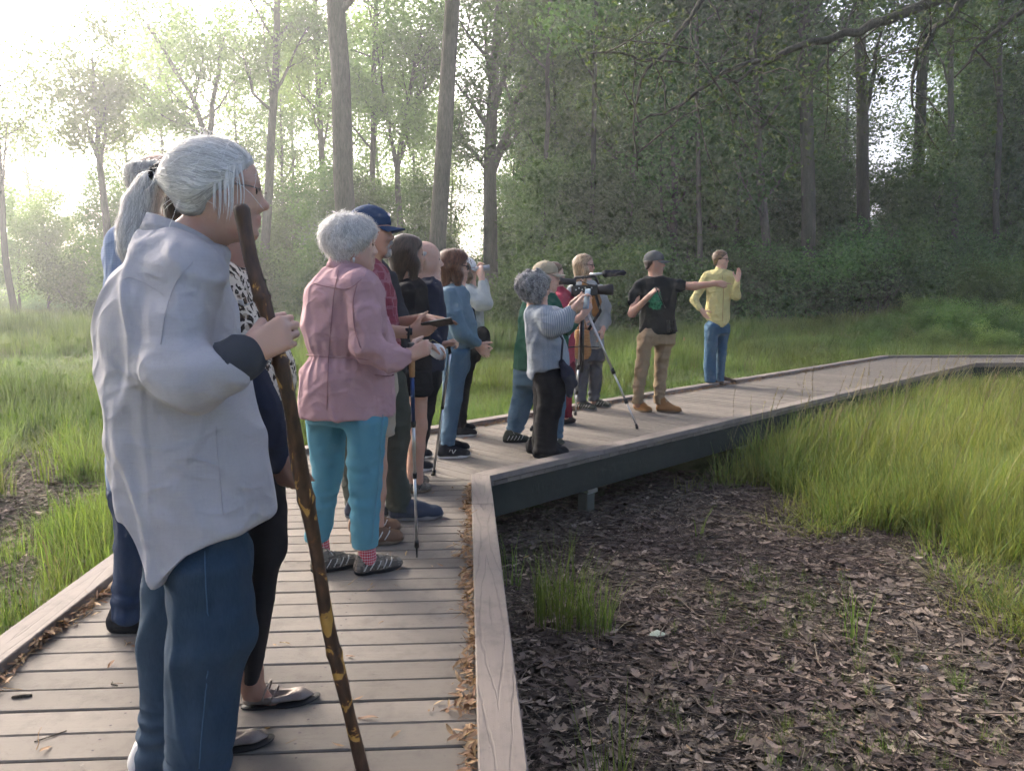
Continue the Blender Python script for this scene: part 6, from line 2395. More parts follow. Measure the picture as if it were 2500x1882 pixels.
# ============ woman with long dark hair
def long_hair(s, drop, thick=.02, width=.075, back=.07, hairline=.05, seed=1, mat=None, n=900, vox=.009, front=.02, curl=0.0, L=.12):
    S = cap_hair(s, thick, hairline, -.08, back=.006)
    for sg in (-1, 1):
        a, b_ = s.g(-.02, sg * (.06 + thick), .03), s.g(front, sg * (.062 + thick * .6), -.06)
        e = np.array([b_[0], b_[1], s.C[2] - drop]) - s.A[0] * .01
        S.chain([a, b_, e], [.035, .034, .018], .03)
    p0 = s.g(-.07, 0, .0)
    p1 = np.array([p0[0], p0[1], s.C[2] - drop * .8]) - s.A[0] * .005
    S.chain([p0, p1], [.06, .04], .04, ax=s.A[1], sq=1.5)
    put_hair(s, S, mat, n, down(s), L, .0024, .006, vox, seed, curl=curl, base_tone=.3)


w7 = person('dark haired woman in a black top and shorts carrying a white cup mask', 4.82, 1010, .012,
            dict(at=(1000, 623, 14), hs=.95, nose=1.05, neck_r=.048),
            [(678, 978, 1022, .06), (692, 958, 1036, .12), (730, 953, 1046, .165), (780, 957, 1052, .17), (830, 962, 1050, .165), (905, 964, 1052, .175)],
            M_black, sleeves=[([(990, 715, -.17), (986, 780, -.2), (990, 800, -.2)], [.065, .06, .055]), ([(1000, 715, .17), (1010, 790, .18)], [.065, .055])],
            arms=[([(990, 718, -.17), (985, 822, -.21), (1046, 846, -.2)], [.04, .036, .024])],
            hands=[dict(w=(1048, 846, -.2), d=(.9, -.1, -.3), t=(.2, -.8, .4), palm=(.1, .3, -.9), s=.95, curls=[(35, 45, 30)] * 4, thumb=(.6, .5, .4))],
            legs=[[(905, 965, 1052, .12, -.08), (966, 985, 1054, .11, -.08)], [(905, 962, 1040, .12, .09), (966, 965, 1035, .11, .09)]],
            legx=[([(1020, 955, -.08), (1022, 1040, -.08), (1016, 1090, -.08), (1004, 1175, -.08)], [.062, .052, .05, .035]), ([(1000, 955, .09), (1000, 1040, .09), (985, 1170, .09)], [.06, .05, .035])],
            pelvis=[(880, 962, 1053, .165), (940, 962, 1053, .165)], trousers=M_black, leg_name='shorts', skin=SK_tan, neck=(985, 682, 0),
            shoes=[((962, 1204), (1054, 1198), 'hiker', L_hike, S_tan, LC_k), ((960, 1184), (1050, 1180), 'hiker', L_hike, S_tan, LC_k)])
long_hair(w7, .21, .022, seed=11, mat=H_dark, hairline=.055)

# ============ bald man with the cane
w8 = person('bald older man in a navy shirt leaning on a silver cane', 5.1, 1045, .012,
            dict(at=(1041, 635, 8), hs=1.06, male=True, nose=1.15, neck_r=.056),
            [(675, 1028, 1066, .06), (690, 1010, 1078, .13), (730, 1002, 1086, .185), (790, 1003, 1092, .19), (850, 1008, 1090, .18), (905, 1010, 1085, .18)],
            M_navy, sleeves=[([(1045, 712, -.2), (1036, 780, -.23), (1040, 815, -.24), (1068, 838, -.23)], [.075, .065, .06, .045]), ([(1050, 712, .2), (1060, 800, .2)], [.075, .06])],
            arms=[([(1045, 715, -.2), (1036, 812, -.24), (1078, 844, -.22)], [.045, .04, .026])],
            hands=[dict(w=(1079, 845, -.22), d=(.75, -.05, .25), t=(.3, -.6, .5), palm=(.1, .2, -1), curls=[(55, 75, 45)] * 4, thumb=(.7, .5, .3))],
            legs=[[(900, 1005, 1075, .11, -.09), (1020, 1000, 1056, .09, -.09), (1135, 988, 1034, .075, -.09)], [(900, 1005, 1070, .11, .1), (1110, 992, 1036, .08, .1)]],
            pelvis=[(870, 1008, 1084, .16), (940, 1006, 1080, .16)], trousers=M_black, skin=SK_fair, neck=(1030, 682, 0),
            shoes=[((968, 1152), (1060, 1146), 'trainer', L_black, S_white, LC_w), ((970, 1120), (1058, 1116), 'trainer', L_black, S_white, LC_w)])
S = cap_hair(w8, .012, .0, -.065)
S.half(w8.g(0, 0, .05), w8.A[2], .02)
put_hair(w8, S, H_silver, 350, down(w8), .025, .0018, .002, .008, 13)
mb = MB(); mb.tube([w8.p(1062, 690, -.14) - w8.o, w8.p(1054, 725, -.19) - w8.o, w8.p(1052, 765, -.205) - w8.o], .006, 6)
mb.build('lanyard', M_white, w8.root)

# ============ woman with auburn hair
w9 = person('auburn haired woman in a chambray shirt and jeans with folded hands', 5.9, 1105, .012,
            dict(at=(1114, 653, 6), hs=.97, neck_r=.05),
            [(690, 1094, 1130, .06), (702, 1074, 1140, .12), (740, 1067, 1150, .165), (785, 1070, 1163, .17), (825, 1075, 1163, .165), (852, 1078, 1152, .165)],
            M_chambray, sleeves=[([(1098, 722, -.17), (1106, 770, -.2), (1122, 808, -.2), (1163, 836, -.13)], [.068, .062, .056, .042]), ([(1105, 722, .17), (1130, 810, .17), (1163, 838, -.03)], [.068, .056, .042])],
            arms=[([(1098, 722, -.17), (1122, 808, -.2), (1168, 842, -.12)], [.04, .036, .024])],
            hands=[dict(w=(1167, 841, -.12), d=(.55, .3, -.5), t=(.5, -.3, .4), palm=(-.2, .9, .2), s=.95, curls=[(30, 40, 30)] * 4), dict(w=(1166, 844, -.06), d=(.5, -.35, -.5), t=(.5, .1, .5), palm=(-.3, .3, -.2), s=.95, curls=[(35, 45, 30)] * 4)],
            legs=[[(850, 1082, 1146, .12, -.08), (950, 1084, 1133, .10, -.08), (1020, 1080, 1122, .085, -.08), (1088, 1075, 1111, .07, -.08)], [(850, 1078, 1140, .12, .09), (950, 1080, 1125, .1, .09), (1074, 1074, 1108, .07, .09)]],
            pelvis=[(830, 1076, 1150, .15), (900, 1078, 1146, .155)], trousers=M_denim_l, skin=SK_fair, neck=(1098, 694, 0),
            shoes=[((1068, 1119), (1150, 1114), 'trainer', L_black, S_white, LC_k), ((1070, 1101), (1149, 1098), 'trainer', L_black, S_white, LC_k)])
long_hair(w9, .18, .03, seed=14, mat=H_auburn, hairline=.06, n=1100, curl=.006, front=.01)
glasses(w9, M_blackplastic, M_dark_lens, wide=.0014)
mb = MB()       # pale stitched mark on the near shoe
c0 = un(1105, 1117) + np.array([0, -.045, .055]) - w9.o
for a, b_ in (((-.03, -.012), (-.012, .018)), ((.0, .018), (.006, -.014)), ((.006, -.014), (.03, .016))):
    mb.tube([c0 + np.array([a[0], -.001, a[1]]), c0 + np.array([b_[0], -.001, b_[1]])], .003, 5)
mb.build('shoe_mark', S_white, w9.root)

# ============ woman raising binoculars
w10 = person('person in an off white jacket holding binoculars up to the eyes', 6.8, 1130, .013,
             dict(at=(1139, 662, 4), hs=.95, neck_r=.05),
             [(690, 1125, 1158, .06), (702, 1112, 1165, .12), (740, 1112, 1178, .16), (790, 1118, 1182, .165), (830, 1120, 1180, .165)],
             M_offwhite, sleeves=[([(1145, 718, -.17), (1172, 742, -.2), (1188, 742, -.2), (1178, 695, -.17)], [.066, .06, .056, .046]), ([(1150, 718, .17), (1185, 735, .2), (1180, 690, .1)], [.066, .056, .045])],
             arms=[([(1145, 718, -.17), (1188, 742, -.2), (1175, 676, -.15)], [.04, .036, .023]), ([(1150, 718, .17), (1185, 738, .2), (1176, 670, .06)], [.04, .036, .023])],
             hands=[dict(w=(1175, 675, -.15), d=(-.15, .3, .9), t=(-.6, .5, 0), palm=(.3, .8, 0), s=.95, curls=[(40, 50, 30)] * 4), dict(w=(1176, 670, .06), d=(-.2, -.2, .9), t=(-.6, -.5, 0), palm=(.3, -.8, 0), s=.95, curls=[(40, 50, 30)] * 4)],
             legs=[[(830, 1122, 1172, .11, -.08), (950, 1116, 1146, .09, -.08), (1042, 1108, 1136, .07, -.08)], [(830, 1118, 1168, .11, .09), (1036, 1106, 1134, .07, .09)]],
             pelvis=[(805, 1118, 1176, .15), (880, 1118, 1172, .15)], trousers=M_black, skin=SK_fair, neck=(1132, 694, 0),
             shoes=[((1104, 1066), (1166, 1062), 'trainer', L_black, S_white, LC_k), ((1102, 1052), (1162, 1049), 'trainer', L_black, S_white, LC_k)])
long_hair(w10, .10, .016, seed=16, mat=H_brown, n=250, vox=.012, L=.06)
cap_hat(w10, M_white, brim=.07)

# ============ man in green with the tan cap
w11 = person('man in a bottle green shirt and tan cap working the video camera', 6.45, 1300, .012,
             dict(at=(1335, 677, 4), hs=1.03, male=True, nose=1.1, neck_r=.058),
             [(712, 1312, 1352, .06), (728, 1285, 1364, .12), (755, 1270, 1376, .185), (800, 1264, 1386, .195), (850, 1257, 1388, .2), (902, 1253, 1384, .2)],
             M_green, sleeves=[([(1325, 750, -.2), (1355, 790, -.24), (1384, 800, -.26), (1402, 790, -.27)], [.075, .066, .06, .048]), ([(1335, 745, .2), (1370, 775, .22)], [.075, .06])],
             arms=[([(1325, 750, -.2), (1386, 800, -.26), (1424, 768, -.3)], [.045, .04, .026]), ([(1335, 745, .2), (1372, 780, .22), (1402, 738, .1)], [.045, .04, .026])],
             hands=[dict(w=(1425, 767, -.3), d=(.55, .15, .75), t=(-.6, -.3, .4), palm=(.6, .5, -.3), curls=[(30, 45, 30)] * 4), dict(w=(1403, 737, .1), d=(.8, .1, .4), t=(-.2, -.5, .6), palm=(.2, .5, -.6), curls=[(35, 45, 30)] * 4)],
             legs=[[(895, 1256, 1335, .12, .06), (960, 1250, 1312, .105, .06), (1010, 1243, 1292, .095, .06), (1058, 1234, 1275, .085, .06)], [(895, 1290, 1384, .12, .02), (980, 1318, 1382, .1, .04), (1072, 1334, 1374, .085, .06)]],
             pelvis=[(870, 1257, 1382, .17), (940, 1258, 1375, .16)], trousers=M_denim_l, skin=SK_fair, neck=(1322, 716, 0),
             shoes=[((1228, 1080), (1284, 1078), 'hiker', L_green, S_black, LC_w), ((1312, 1088), (1378, 1086), 'hiker', L_green, S_black, LC_w)])
cap_hat(w11, M_captan)
S = cap_hair(w11, .006, -.012, -.05); S.half(w11.g(0, 0, .03), w11.A[2], .01)
put_hair(w11, S, H_grey, 250, down(w11), .02, .002, .002, .01, 17)
glasses(w11, M_wire)

# ============ woman with curly grey hair
w12 = person('curly grey haired woman in a striped shirt photographing with her phone', 5.85, 1330, .012,
             dict(at=(1311, 708, 10), hs=.95, jowl=1, neck_r=.05),
             [(742, 1292, 1336, .07), (754, 1283, 1352, .13), (795, 1283, 1366, .18), (850, 1286, 1386, .2), (895, 1288, 1391, .2), (930, 1288, 1392, .2)],
             M_stripe, sleeves=[([(1328, 772, -.18), (1350, 795, -.22), (1376, 782, -.24), (1391, 764, -.25)], [.075, .085, .072, .05]), ([(1335, 765, .17), (1375, 770, .18)], [.07, .06])],
             arms=[([(1328, 772, -.18), (1376, 785, -.24), (1406, 746, -.26)], [.042, .038, .025]), ([(1335, 765, .17), (1380, 775, .2), (1412, 752, -.1)], [.042, .036, .025])],
             hands=[dict(w=(1406, 745, -.26), d=(.55, .05, .7), t=(.3, .5, .3), palm=(.7, .1, -.5), s=.95, curls=[(25, 45, 30)] * 4), dict(w=(1413, 750, -.1), d=(.7, -.1, .5), t=(0, .1, .8), palm=(.6, -.2, .1), s=.95, curls=[(20, 40, 30)] * 4)],
             legs=[[(890, 1308, 1386, .12, -.09), (956, 1310, 1382, .11, -.09), (1037, 1305, 1363, .10, -.09), (1104, 1303, 1357, .095, -.09)], [(890, 1304, 1380, .12, .09), (1037, 1300, 1355, .1, .09), (1094, 1298, 1348, .095, .09)]],
             pelvis=[(870, 1302, 1386, .17), (940, 1306, 1385, .165)], trousers=M_black, skin=SK_pale, neck=(1306, 748, 0),
             hem=[(1284, 926, -.2), (1302, 932, -.2), (1308, 912, -.2), (1365, 900, -.2), (1392, 916, -.2)],
             shoes=[((1302, 1118), (1389, 1110), 'trainer', L_black, S_black, LC_k), ((1285, 1106), (1372, 1099), 'trainer', L_black, S_black, LC_k)])
S = cap_hair(w12, .032, .058, -.085, back=.012)
for sg in (-1, 1): S.cone(w12.g(.0, sg * .075, .03), w12.g(-.02, sg * .085, -.06), .035, .04, .03)
S.disp = lambda P: .007 * wavy(P, 110, 3, 6)
put_hair(w12, S, H_grey, 1500, fluffy(w12), .055, .0028, .008, .009, 18, curl=.008, seg=7, base_tone=.35)
glasses(w12, M_wire)

# ============ blonde woman behind the video camera
w13 = person('blonde woman in sunglasses and a grey knit cardigan behind the video camera', 8.35, 1435, .013,
             dict(at=(1429, 649, -18), hs=1.0, neck_r=.05),
             [(682, 1414, 1448, .06), (694, 1392, 1466, .10), (730, 1386, 1476, .13), (780, 1390, 1474, .13), (850, 1392, 1474, .14)],
             M_knitgrey, sleeves=[([(1396, 708, -.06), (1384, 745, -.08), (1388, 785, -.12), (1412, 800, -.2)], [.058, .052, .048, .04]), ([(1466, 708, .02), (1479, 750, .0), (1480, 785, -.05), (1475, 800, -.1)], [.058, .052, .048, .042])],
             arms=[([(1396, 708, -.06), (1386, 785, -.12), (1420, 800, -.22)], [.04, .036, .024]), ([(1466, 708, .02), (1480, 788, -.05), (1472, 806, -.14)], [.04, .036, .024])],
             hands=[dict(w=(1472, 806, -.14), d=(-.2, -.3, -.9), t=(-.5, -.6, .1), palm=(-.8, .3, 0), s=.95, curls=[(20, 25, 20)] * 4), dict(w=(1421, 800, -.22), d=(.9, -.1, -.1), t=(.1, -.4, .8), palm=(0, .8, .2), s=.95, curls=[(30, 35, 25)] * 4)],
             legs=[[(850, 1392, 1436, .10, -.03), (920, 1398, 1436, .085, -.03), (982, 1402, 1430, .07, -.03)], [(850, 1430, 1474, .10, .04), (920, 1436, 1470, .085, .04), (978, 1436, 1462, .07, .04)]],
             pelvis=[(820, 1394, 1474, .13), (880, 1393, 1474, .13)], trousers=M_greyjean, skin=SK_fair, neck=(1428, 688, 0),
             shoes=[('at', un(1410, 998), -38, .25, 'hiker', L_green, S_grey, LC_w), ('at', un(1442, 992), -30, .25, 'hiker', L_green, S_grey, LC_w)], top_name='cardigan')
long_hair(w13, .21, .014, seed=19, mat=H_blonde, n=450, hairline=.045, L=.1, vox=.011)
glasses(w13, M_blackplastic, M_dark_lens, wide=.002)
K = SDF(); K.chain([w13.p(1416, 692, -.03), w13.p(1440, 708, -.12), w13.p(1456, 735, -.13), w13.p(1456, 765, -.13)], [.03, .045, .05, .045], .03, ax=(0, 1, 0), sq=.6); K.chain([w13.p(1448, 690, .02), w13.p(1456, 720, -.11)], [.03, .04], .03); K.disp = folds(.006, 40, 4)
w13.put('scarf', K, M_scarf, .011)

# ============ person in rose and maroon, mostly hidden
w14 = person('person in a rose top and maroon trousers behind the striped shirt', 7.4, 1378, .014,
             dict(at=(1355, 670, 2), hs=.93, neck_r=.05),
             [(700, 1350, 1375, .06), (712, 1332, 1392, .12), (760, 1340, 1400, .16), (820, 1348, 1402, .16), (890, 1350, 1404, .16)],
             M_rose, sleeves=[([(1365, 730, -.16), (1375, 780, -.18), (1392, 770, -.15)], [.06, .055, .05])], arms=[([(1365, 730, -.16), (1375, 785, -.18), (1398, 760, -.12)], [.04, .035, .024])],
             hands=[dict(w=(1399, 758, -.12), d=(.7, .1, .5), t=(-.2, -.3, .7), palm=(.3, .7, 0), s=.92, curls=[(30, 40, 30)] * 4)],
             legs=[[(880, 1358, 1404, .1, -.07), (950, 1366, 1398, .085, -.07), (1018, 1368, 1396, .07, -.07)], [(880, 1350, 1395, .1, .08), (1014, 1352, 1380, .07, .08)]],
             pelvis=[(860, 1350, 1404, .14), (910, 1352, 1402, .14)], trousers=M_maroon, skin=SK_fair, neck=(1352, 704, 0),
             shoes=[((1342, 1036), (1405, 1032), 'trainer', L_dark, S_black, LC_k), ((1338, 1024), (1398, 1021), 'trainer', L_dark, S_black, LC_k)])
put_hair(w14, cap_hair(w14, .014, .05, -.08), H_brown, 200, down(w14), .04, .003, .003, .013, 20)

# ============ guide pointing
M_tee = C('black_tee', (.013, .016, .017), wr=.25)
nt = M_tee.node_tree; b = NB(nt)
tc = b.n('TexCoord').outputs['Object']
sp = b.n('SeparateXYZ', ins={'Vector': tc})
pc = at(1601, 733, 8.0); po = at(1598, 900, 8.14)
ex = b.math('DIVIDE', b.math('SUBTRACT', sp.outputs['X'], float(pc[0] - po[0])), .075)
ez = b.math('DIVIDE', b.math('SUBTRACT', sp.outputs['Z'], float(pc[2])), .145)
rr_ = b.math('SQRT', b.math('ADD', b.math('MULTIPLY', ex, ex), b.math('MULTIPLY', ez, ez)))
rr_ = b.math('ADD', rr_, b.math('MULTIPLY', b.math('SUBTRACT', b.noise(tc, 16, 2), .5), 1.5))
on = b.math('MULTIPLY', b.math('LESS_THAN', rr_, .85), b.math('LESS_THAN', sp.outputs['Y'], .02))
pr_ = [n_ for n_ in nt.nodes if n_.type == 'BSDF_PRINCIPLED'][0]
old = pr_.inputs['Base Color'].links[0].from_socket
b.l(b.mix(on, old, b.ramp(b.noise(tc, 45, 3), [(.4, (.012, .10, .05)), (.6, (.05, .24, .12))])), pr_.inputs['Base Color'])
w15 = person('guide in a grey cap and black tee pointing with a straight arm', 8.14, 1598, .0125,
             dict(at=(1599, 643, -14), hs=1.0, male=True, nose=1.1, neck_r=.056),
             [(672, 1586, 1618, .06), (684, 1562, 1646, .10), (715, 1554, 1652, .135), (760, 1560, 1648, .135), (815, 1559, 1650, .135)],
             M_tee, sleeves=[([(1560, 698, -.02), (1549, 718, -.04), (1545, 736, -.06)], [.062, .058, .055]), ([(1645, 696, -.02), (1660, 697, -.05), (1668, 698, -.06)], [.062, .056, .052])],
             arms=[([(1560, 700, -.02), (1543, 765, -.10), (1584, 724, -.26)], [.045, .042, .028]), ([(1645, 697, -.02), (1695, 699, -.1), (1748, 692, -.18)], [.045, .042, .028])],
             hands=[dict(w=(1585, 723, -.26), d=(.6, -.2, .65), t=(.2, .5, .7), palm=(.6, .5, -.4), curls=[(45, 60, 40)] * 4, thumb=(.6, .5, .5)),
                    dict(w=(1749, 692, -.18), d=(.97, -.12, -.22), t=(0, .3, .9), palm=(-.1, .9, -.3), curls=[(2, 4, 3), (40, 60, 40), (48, 65, 40), (52, 68, 40)], thumb=(.8, .4, .4))],
             legs=[[(800, 1562, 1604, .115, -.04), (877, 1552, 1587, .095, -.04), (940, 1546, 1576, .08, -.04), (986, 1543, 1569, .075, -.04)], [(800, 1602, 1648, .115, .04), (877, 1598, 1634, .095, .04), (940, 1596, 1627, .08, .04), (986, 1596, 1624, .075, .04)]],
             pelvis=[(785, 1560, 1650, .13), (840, 1558, 1648, .13)], trousers=M_khaki, skin=SK_tan, neck=(1600, 682, 0),
             shoes=[('at', un(1550, 1000), -62, .28, 'boot', L_boot, S_tan, LC_w), ('at', un(1602, 1004), -22, .28, 'boot', L_boot, S_tan, LC_w)], leg_disp=folds(.007, 20, 44, .9, .002, [(.2, .1, .006), (.5, .1, .005)]))
cap_hat(w15, M_capgrey)
S = cap_hair(w15, .012, .005, -.075); S.half(w15.g(0, 0, .03), w15.A[2], .01)
put_hair(w15, S, H_dark, 250, down(w15), .03, .002, .003, .010, 21)
glasses(w15, M_wire)

# ============ person in the yellow shirt
w16 = person('person in sunglasses and a yellow plaid shirt raising one hand', 10.55, 1748, .014,
             dict(at=(1761, 634, -32), hs=1.0, male=True, neck_r=.055),
             [(656, 1747, 1773, .06), (663, 1728, 1782, .10), (690, 1722, 1786, .14), (730, 1725, 1784, .14), (770, 1722, 1783, .15), (806, 1720, 1784, .15)],
             M_yellow, sleeves=[([(1728, 672, .0), (1708, 705, .02), (1695, 732, .0), (1708, 752, -.08)], [.066, .06, .056, .046]), ([(1780, 672, -.04), (1792, 705, -.08), (1797, 724, -.12), (1800, 690, -.22)], [.064, .06, .056, .046])],
             arms=[([(1728, 672, .0), (1695, 732, .0), (1714, 758, -.1)], [.045, .04, .026]), ([(1780, 672, -.04), (1797, 724, -.12), (1801, 684, -.24)], [.045, .04, .026])],
             hands=[dict(w=(1801, 683, -.24), d=(.1, -.1, .95), t=(-.7, .4, 0), palm=(.5, -.6, 0), curls=[(6, 12, 10)] * 4, thumb=(.7, .6, .2)), dict(w=(1714, 758, -.1), d=(.5, -.1, -.8), t=(.5, -.5, .2), palm=(.3, .7, 0), curls=[(15, 20, 15)] * 4)],
             legs=[[(790, 1722, 1756, .11, -.04), (860, 1718, 1750, .095, -.04), (934, 1719, 1748, .085, -.04)], [(790, 1750, 1782, .11, .05), (860, 1749, 1774, .095, .05), (932, 1746, 1768, .085, .05)]],
             pelvis=[(765, 1722, 1782, .13), (815, 1721, 1781, .13)], trousers=C('denim_bright', (.028, .07, .125), 'denim', (.085, .155, .225)), skin=SK_fair, neck=(1760, 662, 0),
             hem=[(1718, 768, -.1), (1735, 782, -.1), (1762, 801, -.1), (1776, 790, -.1), (1788, 776, -.1)],
             shoes=[('at', un(1728, 938), -50, .27, 'trainer', L_dark, S_tan, LC_k), ('at', un(1752, 936), -12, .27, 'trainer', L_dark, S_tan, LC_k)])
seam(w16, w16.top, [(1764, 672), (1766, 710), (1765, 750), (1763, 795)], .003, M_scarf, 'placket')
collar(w16, w16.p(1760, 660, 0), .062, .085, .03, -25, M_yellow, 60, .02)
put_hair(w16, cap_hair(w16, .014, .05, -.08), H_brown, 320, backward(w16), .05, .0025, .004, .011, 22)
glasses(w16, M_blackplastic, M_dark_lens, wide=.002)

# ============ man in the blue check shirt, behind the first woman
w2 = person('grey haired man in a blue check shirt half hidden behind the linen shirt', 2.75, 340, .009,
            dict(at=(405, 460, 18), hs=1.0, male=True, neck_r=.058),
            [(540, 345, 415, .07), (556, 290, 440, .13), (590, 262, 465, .18), (680, 250, 498, .2), (900, 255, 510, .2), (1180, 263, 520, .19)],
            M_bluecheck, sleeves=[([(320, 605, -.2), (318, 760, -.23), (330, 870, -.23), (420, 940, -.15)], [.085, .07, .062, .05])],
            arms=[([(320, 605, -.2), (330, 870, -.23), (440, 955, -.12)], [.045, .04, .028])],
            hands=[dict(w=(442, 956, -.12), d=(.9, .1, .1), t=(0, -.2, .9), palm=(0, 1, 0), curls=[(40, 50, 30)] * 4)],
            legs=[[(1150, 268, 420, .13, -.08), (1300, 276, 372, .11, -.08), (1400, 277, 360, .10, -.08), (1505, 276, 350, .10, -.08)], [(1150, 280, 430, .13, .1), (1450, 300, 380, .1, .1)]],
            pelvis=[(1100, 262, 500, .16), (1200, 266, 460, .17)], trousers=M_denim_d, skin=SK_tan, neck=(372, 548, 0),
            shoes=[((264, 1540), (430, 1535), 'trainer', L_black, S_black, LC_k), ((290, 1500), (440, 1495), 'trainer', L_black, S_black, LC_k)])
S = cap_hair(w2, .016, -.005, -.075)
S.half(w2.g(0, 0, .085), w2.A[2], .02)
put_hair(w2, S, H_silver, 1500, fluffy(w2), .05, .0016, .010, .009, 23)

# ============ woman in the leopard print
w3 = person('woman in a leopard print blouse and black leggings behind the linen shirt', 2.14, 600, .008,
            dict(at=(512, 470, 10), hs=.95, neck_r=.05),
            [(648, 520, 588, .06), (668, 490, 622, .12), (720, 475, 648, .165), (800, 470, 676, .18), (880, 470, 724, .185), (960, 472, 728, .185), (1066, 482, 684, .185)],
            M_leopard, sleeves=[([(530, 700, -.16), (570, 830, -.18), (600, 900, -.18)], [.07, .062, .058])],
            arms=[([(530, 700, -.16), (608, 930, -.18), (672, 1110, -.12)], [.045, .04, .026])],
            hands=[dict(w=(673, 1112, -.12), d=(.35, 0, -.9), t=(.6, -.3, .2), palm=(-.2, .9, 0), s=.95, curls=[(45, 60, 35)] * 4, thumb=(.8, .4, .3))],
            legs=[[(1066, 540, 695, .12, .06), (1180, 560, 698, .105, .06), (1300, 590, 704, .09, .06), (1350, 598, 702, .082, .06), (1380, 602, 687, .078, .06), (1460, 600, 672, .075, .06), (1560, 594, 654, .062, .06), (1660, 588, 636, .05, .06)],
                  [(1066, 500, 660, .12, -.06), (1330, 500, 600, .09, -.06), (1500, 480, 560, .075, -.06), (1740, 455, 512, .05, -.06)]],
            pelvis=[(1030, 500, 700, .16), (1120, 512, 698, .165)], trousers=M_black, leg_name='leggings', skin=SK_brown, neck=(548, 645, 0), legx=[([(612, 1630, .06), (620, 1690, .058), (668, 1714, .055)], [.030, .027, .014])],
            shoes=[((590, 1728), (748, 1708), 'flat', L_silver, S_black), ((455, 1838), (620, 1815), 'flat', L_silver, S_black)], leg_disp=folds(.002, 20, 3))
long_hair(w3, .12, .014, seed=24, mat=H_dark, n=500, hairline=.05, L=.08)
K = SDF(); K.chain([w3.p(585, 880, -.19), w3.p(625, 985, -.185), w3.p(650, 1050, -.16), w3.p(668, 1112, -.125)], [.066, .058, .050, .046], .03); K.disp = folds(.006, 30, 5)
w3.put('sleeve', K, M_navy, .008)
K = SDF(); K.prof(w3.rows([(1000, 540, 690, .17), (1050, 530, 700, .19), (1110, 525, 680, .19)]), .03); K.disp = folds(.008, 26, 7)
w3.put('tied_jacket', K, M_navy, .009)
mb = MB()
g0 = w3.p(600, 745, -.2) - w3.o
mb.tube([g0 + np.array([-.02, 0, .01]), g0 + np.array([.0, -.01, -.002]), g0 + np.array([.03, -.01, .012]), g0 + np.array([.05, 0, .035])], .0016, 5)
mb.box(g0 + np.array([-.02, -.004, .006]), (.032, .004, .014), None, .002)
mb.build('hanging_glasses', M_alu, w3.root)
for q, rr_ in (((650, 1672), .036), ((668, 1684), .033)):
    mb = MB(); c0 = w3.p(q[0], q[1], .055) - w3.o
    mb.tube([c0 + np.array([.35 * rr_ * math.sin(t), rr_ * math.cos(t), rr_ * math.sin(t) - .022]) for t in np.linspace(-.3, 3.44, 11)], .0028, 5)
    mb.build('shoe_strap', L_silver, w3.root)
# ------------------------------------------------------------------ things carried and set down
def thing_mesh(name, label, cat, mb, mat, origin, smooth=True, group=None):
    o = mb.build(name, mat, None, smooth, loc=tuple(origin), origin=origin)
    tag(o, label, cat, group)
    return o


# walking staff: peeled patches show yellow wood
m, nt, out = new_mat('peeled_staff')
b = NB(nt)
tc = b.n('TexCoord').outputs['Object']
v = b.scale_vec(tc, (1, 1, .55))
pn = b.noise(v, 21, 4, .55, 1.0)
pn2 = b.noise(b.scale_vec(tc, (1, 1, .3)), 60, 3)
bark_c = b.ramp(pn2, [(.3, (.028, .015, .009)), (.6, (.075, .038, .02)), (.8, (.12, .062, .032))])
peel = b.ramp(pn, [(.585, (0, 0, 0)), (.60, (1, 1, 1))])
rim = b.ramp(pn, [(.54, (0, 0, 0)), (.58, (1, 1, 1)), (.595, (0, 0, 0))])
c = b.mix(b.math('MULTIPLY', rim, .8), bark_c, (.13, .055, .02, 1))
c = b.mix(peel, c, b.mix(b.noise(tc, 45, 2), (.50, .30, .07, 1), (.36, .18, .04, 1)))
p = b.n('BsdfPrincipled', ins={'Base Color': c, 'Roughness': .42, 'Specular IOR Level': .4, 'Normal': b.bump(b.math('ADD', pn2, b.math('MULTIPLY', peel, -.8)), .5, .004)})
b.l(p.outputs[0], out.inputs[0])
path = [(588, 500, -.14), (598, 560, -.14), (612, 630, -.145), (625, 678, -.15), (640, 730, -.15), (655, 775, -.15), (676, 850, -.15), (690, 905, -.15), (712, 1010, -.14), (728, 1120, -.12), (750, 1230, -.10), (772, 1345, -.08), (800, 1520, -.05), (828, 1640, -.04), (852, 1740, -.03), (876, 1840, -.02)]
pts = [at(px, py, 1.79 + d) for px, py, d in path]
tip = un(900, 1945); pts.append(tip + np.array([0, 0, .004]))
rs = []
r_ = np.random.default_rng(3)
for i in range(len(pts)): rs.append(.0165 + .0015 * math.sin(i * 2.1) + r_.normal() * .0008)
seq, rq = [], []
tt = np.linspace(0, len(pts) - 1, 90)
PP = catmull(np.arange(len(pts)), np.array(pts), tt); RR = np.interp(tt, np.arange(len(pts)), rs)
RR[0] *= .7
for k in (22, 37, 55, 70): RR[k] += .0035
mb = MB(); mb.tube(list(PP), list(RR), 14)
thing_mesh('walking_staff', 'knobbly dark wooden staff with peeled yellow patches in the foreground', 'staff', mb, m, tip)

# trekking pole of the pink-jacket woman
def pole(tip_px, top, label, name, cat, cols, handle='cork'):
    tip = un(*tip_px)
    d = np.asarray(top) - tip
    root = empty(name, tuple(tip)); tag(root, label, cat)
    P_ = lambda f: d * f
    for (f0, f1, r0, r1, mt, nm) in cols:
        mb = MB(); mb.tube([P_(f0), P_((f0 + f1) / 2), P_(f1)], [r0, (r0 + r1) / 2, r1], 10)
        mb.build(nm, mt, root, smooth=True)
    return root, d, tip


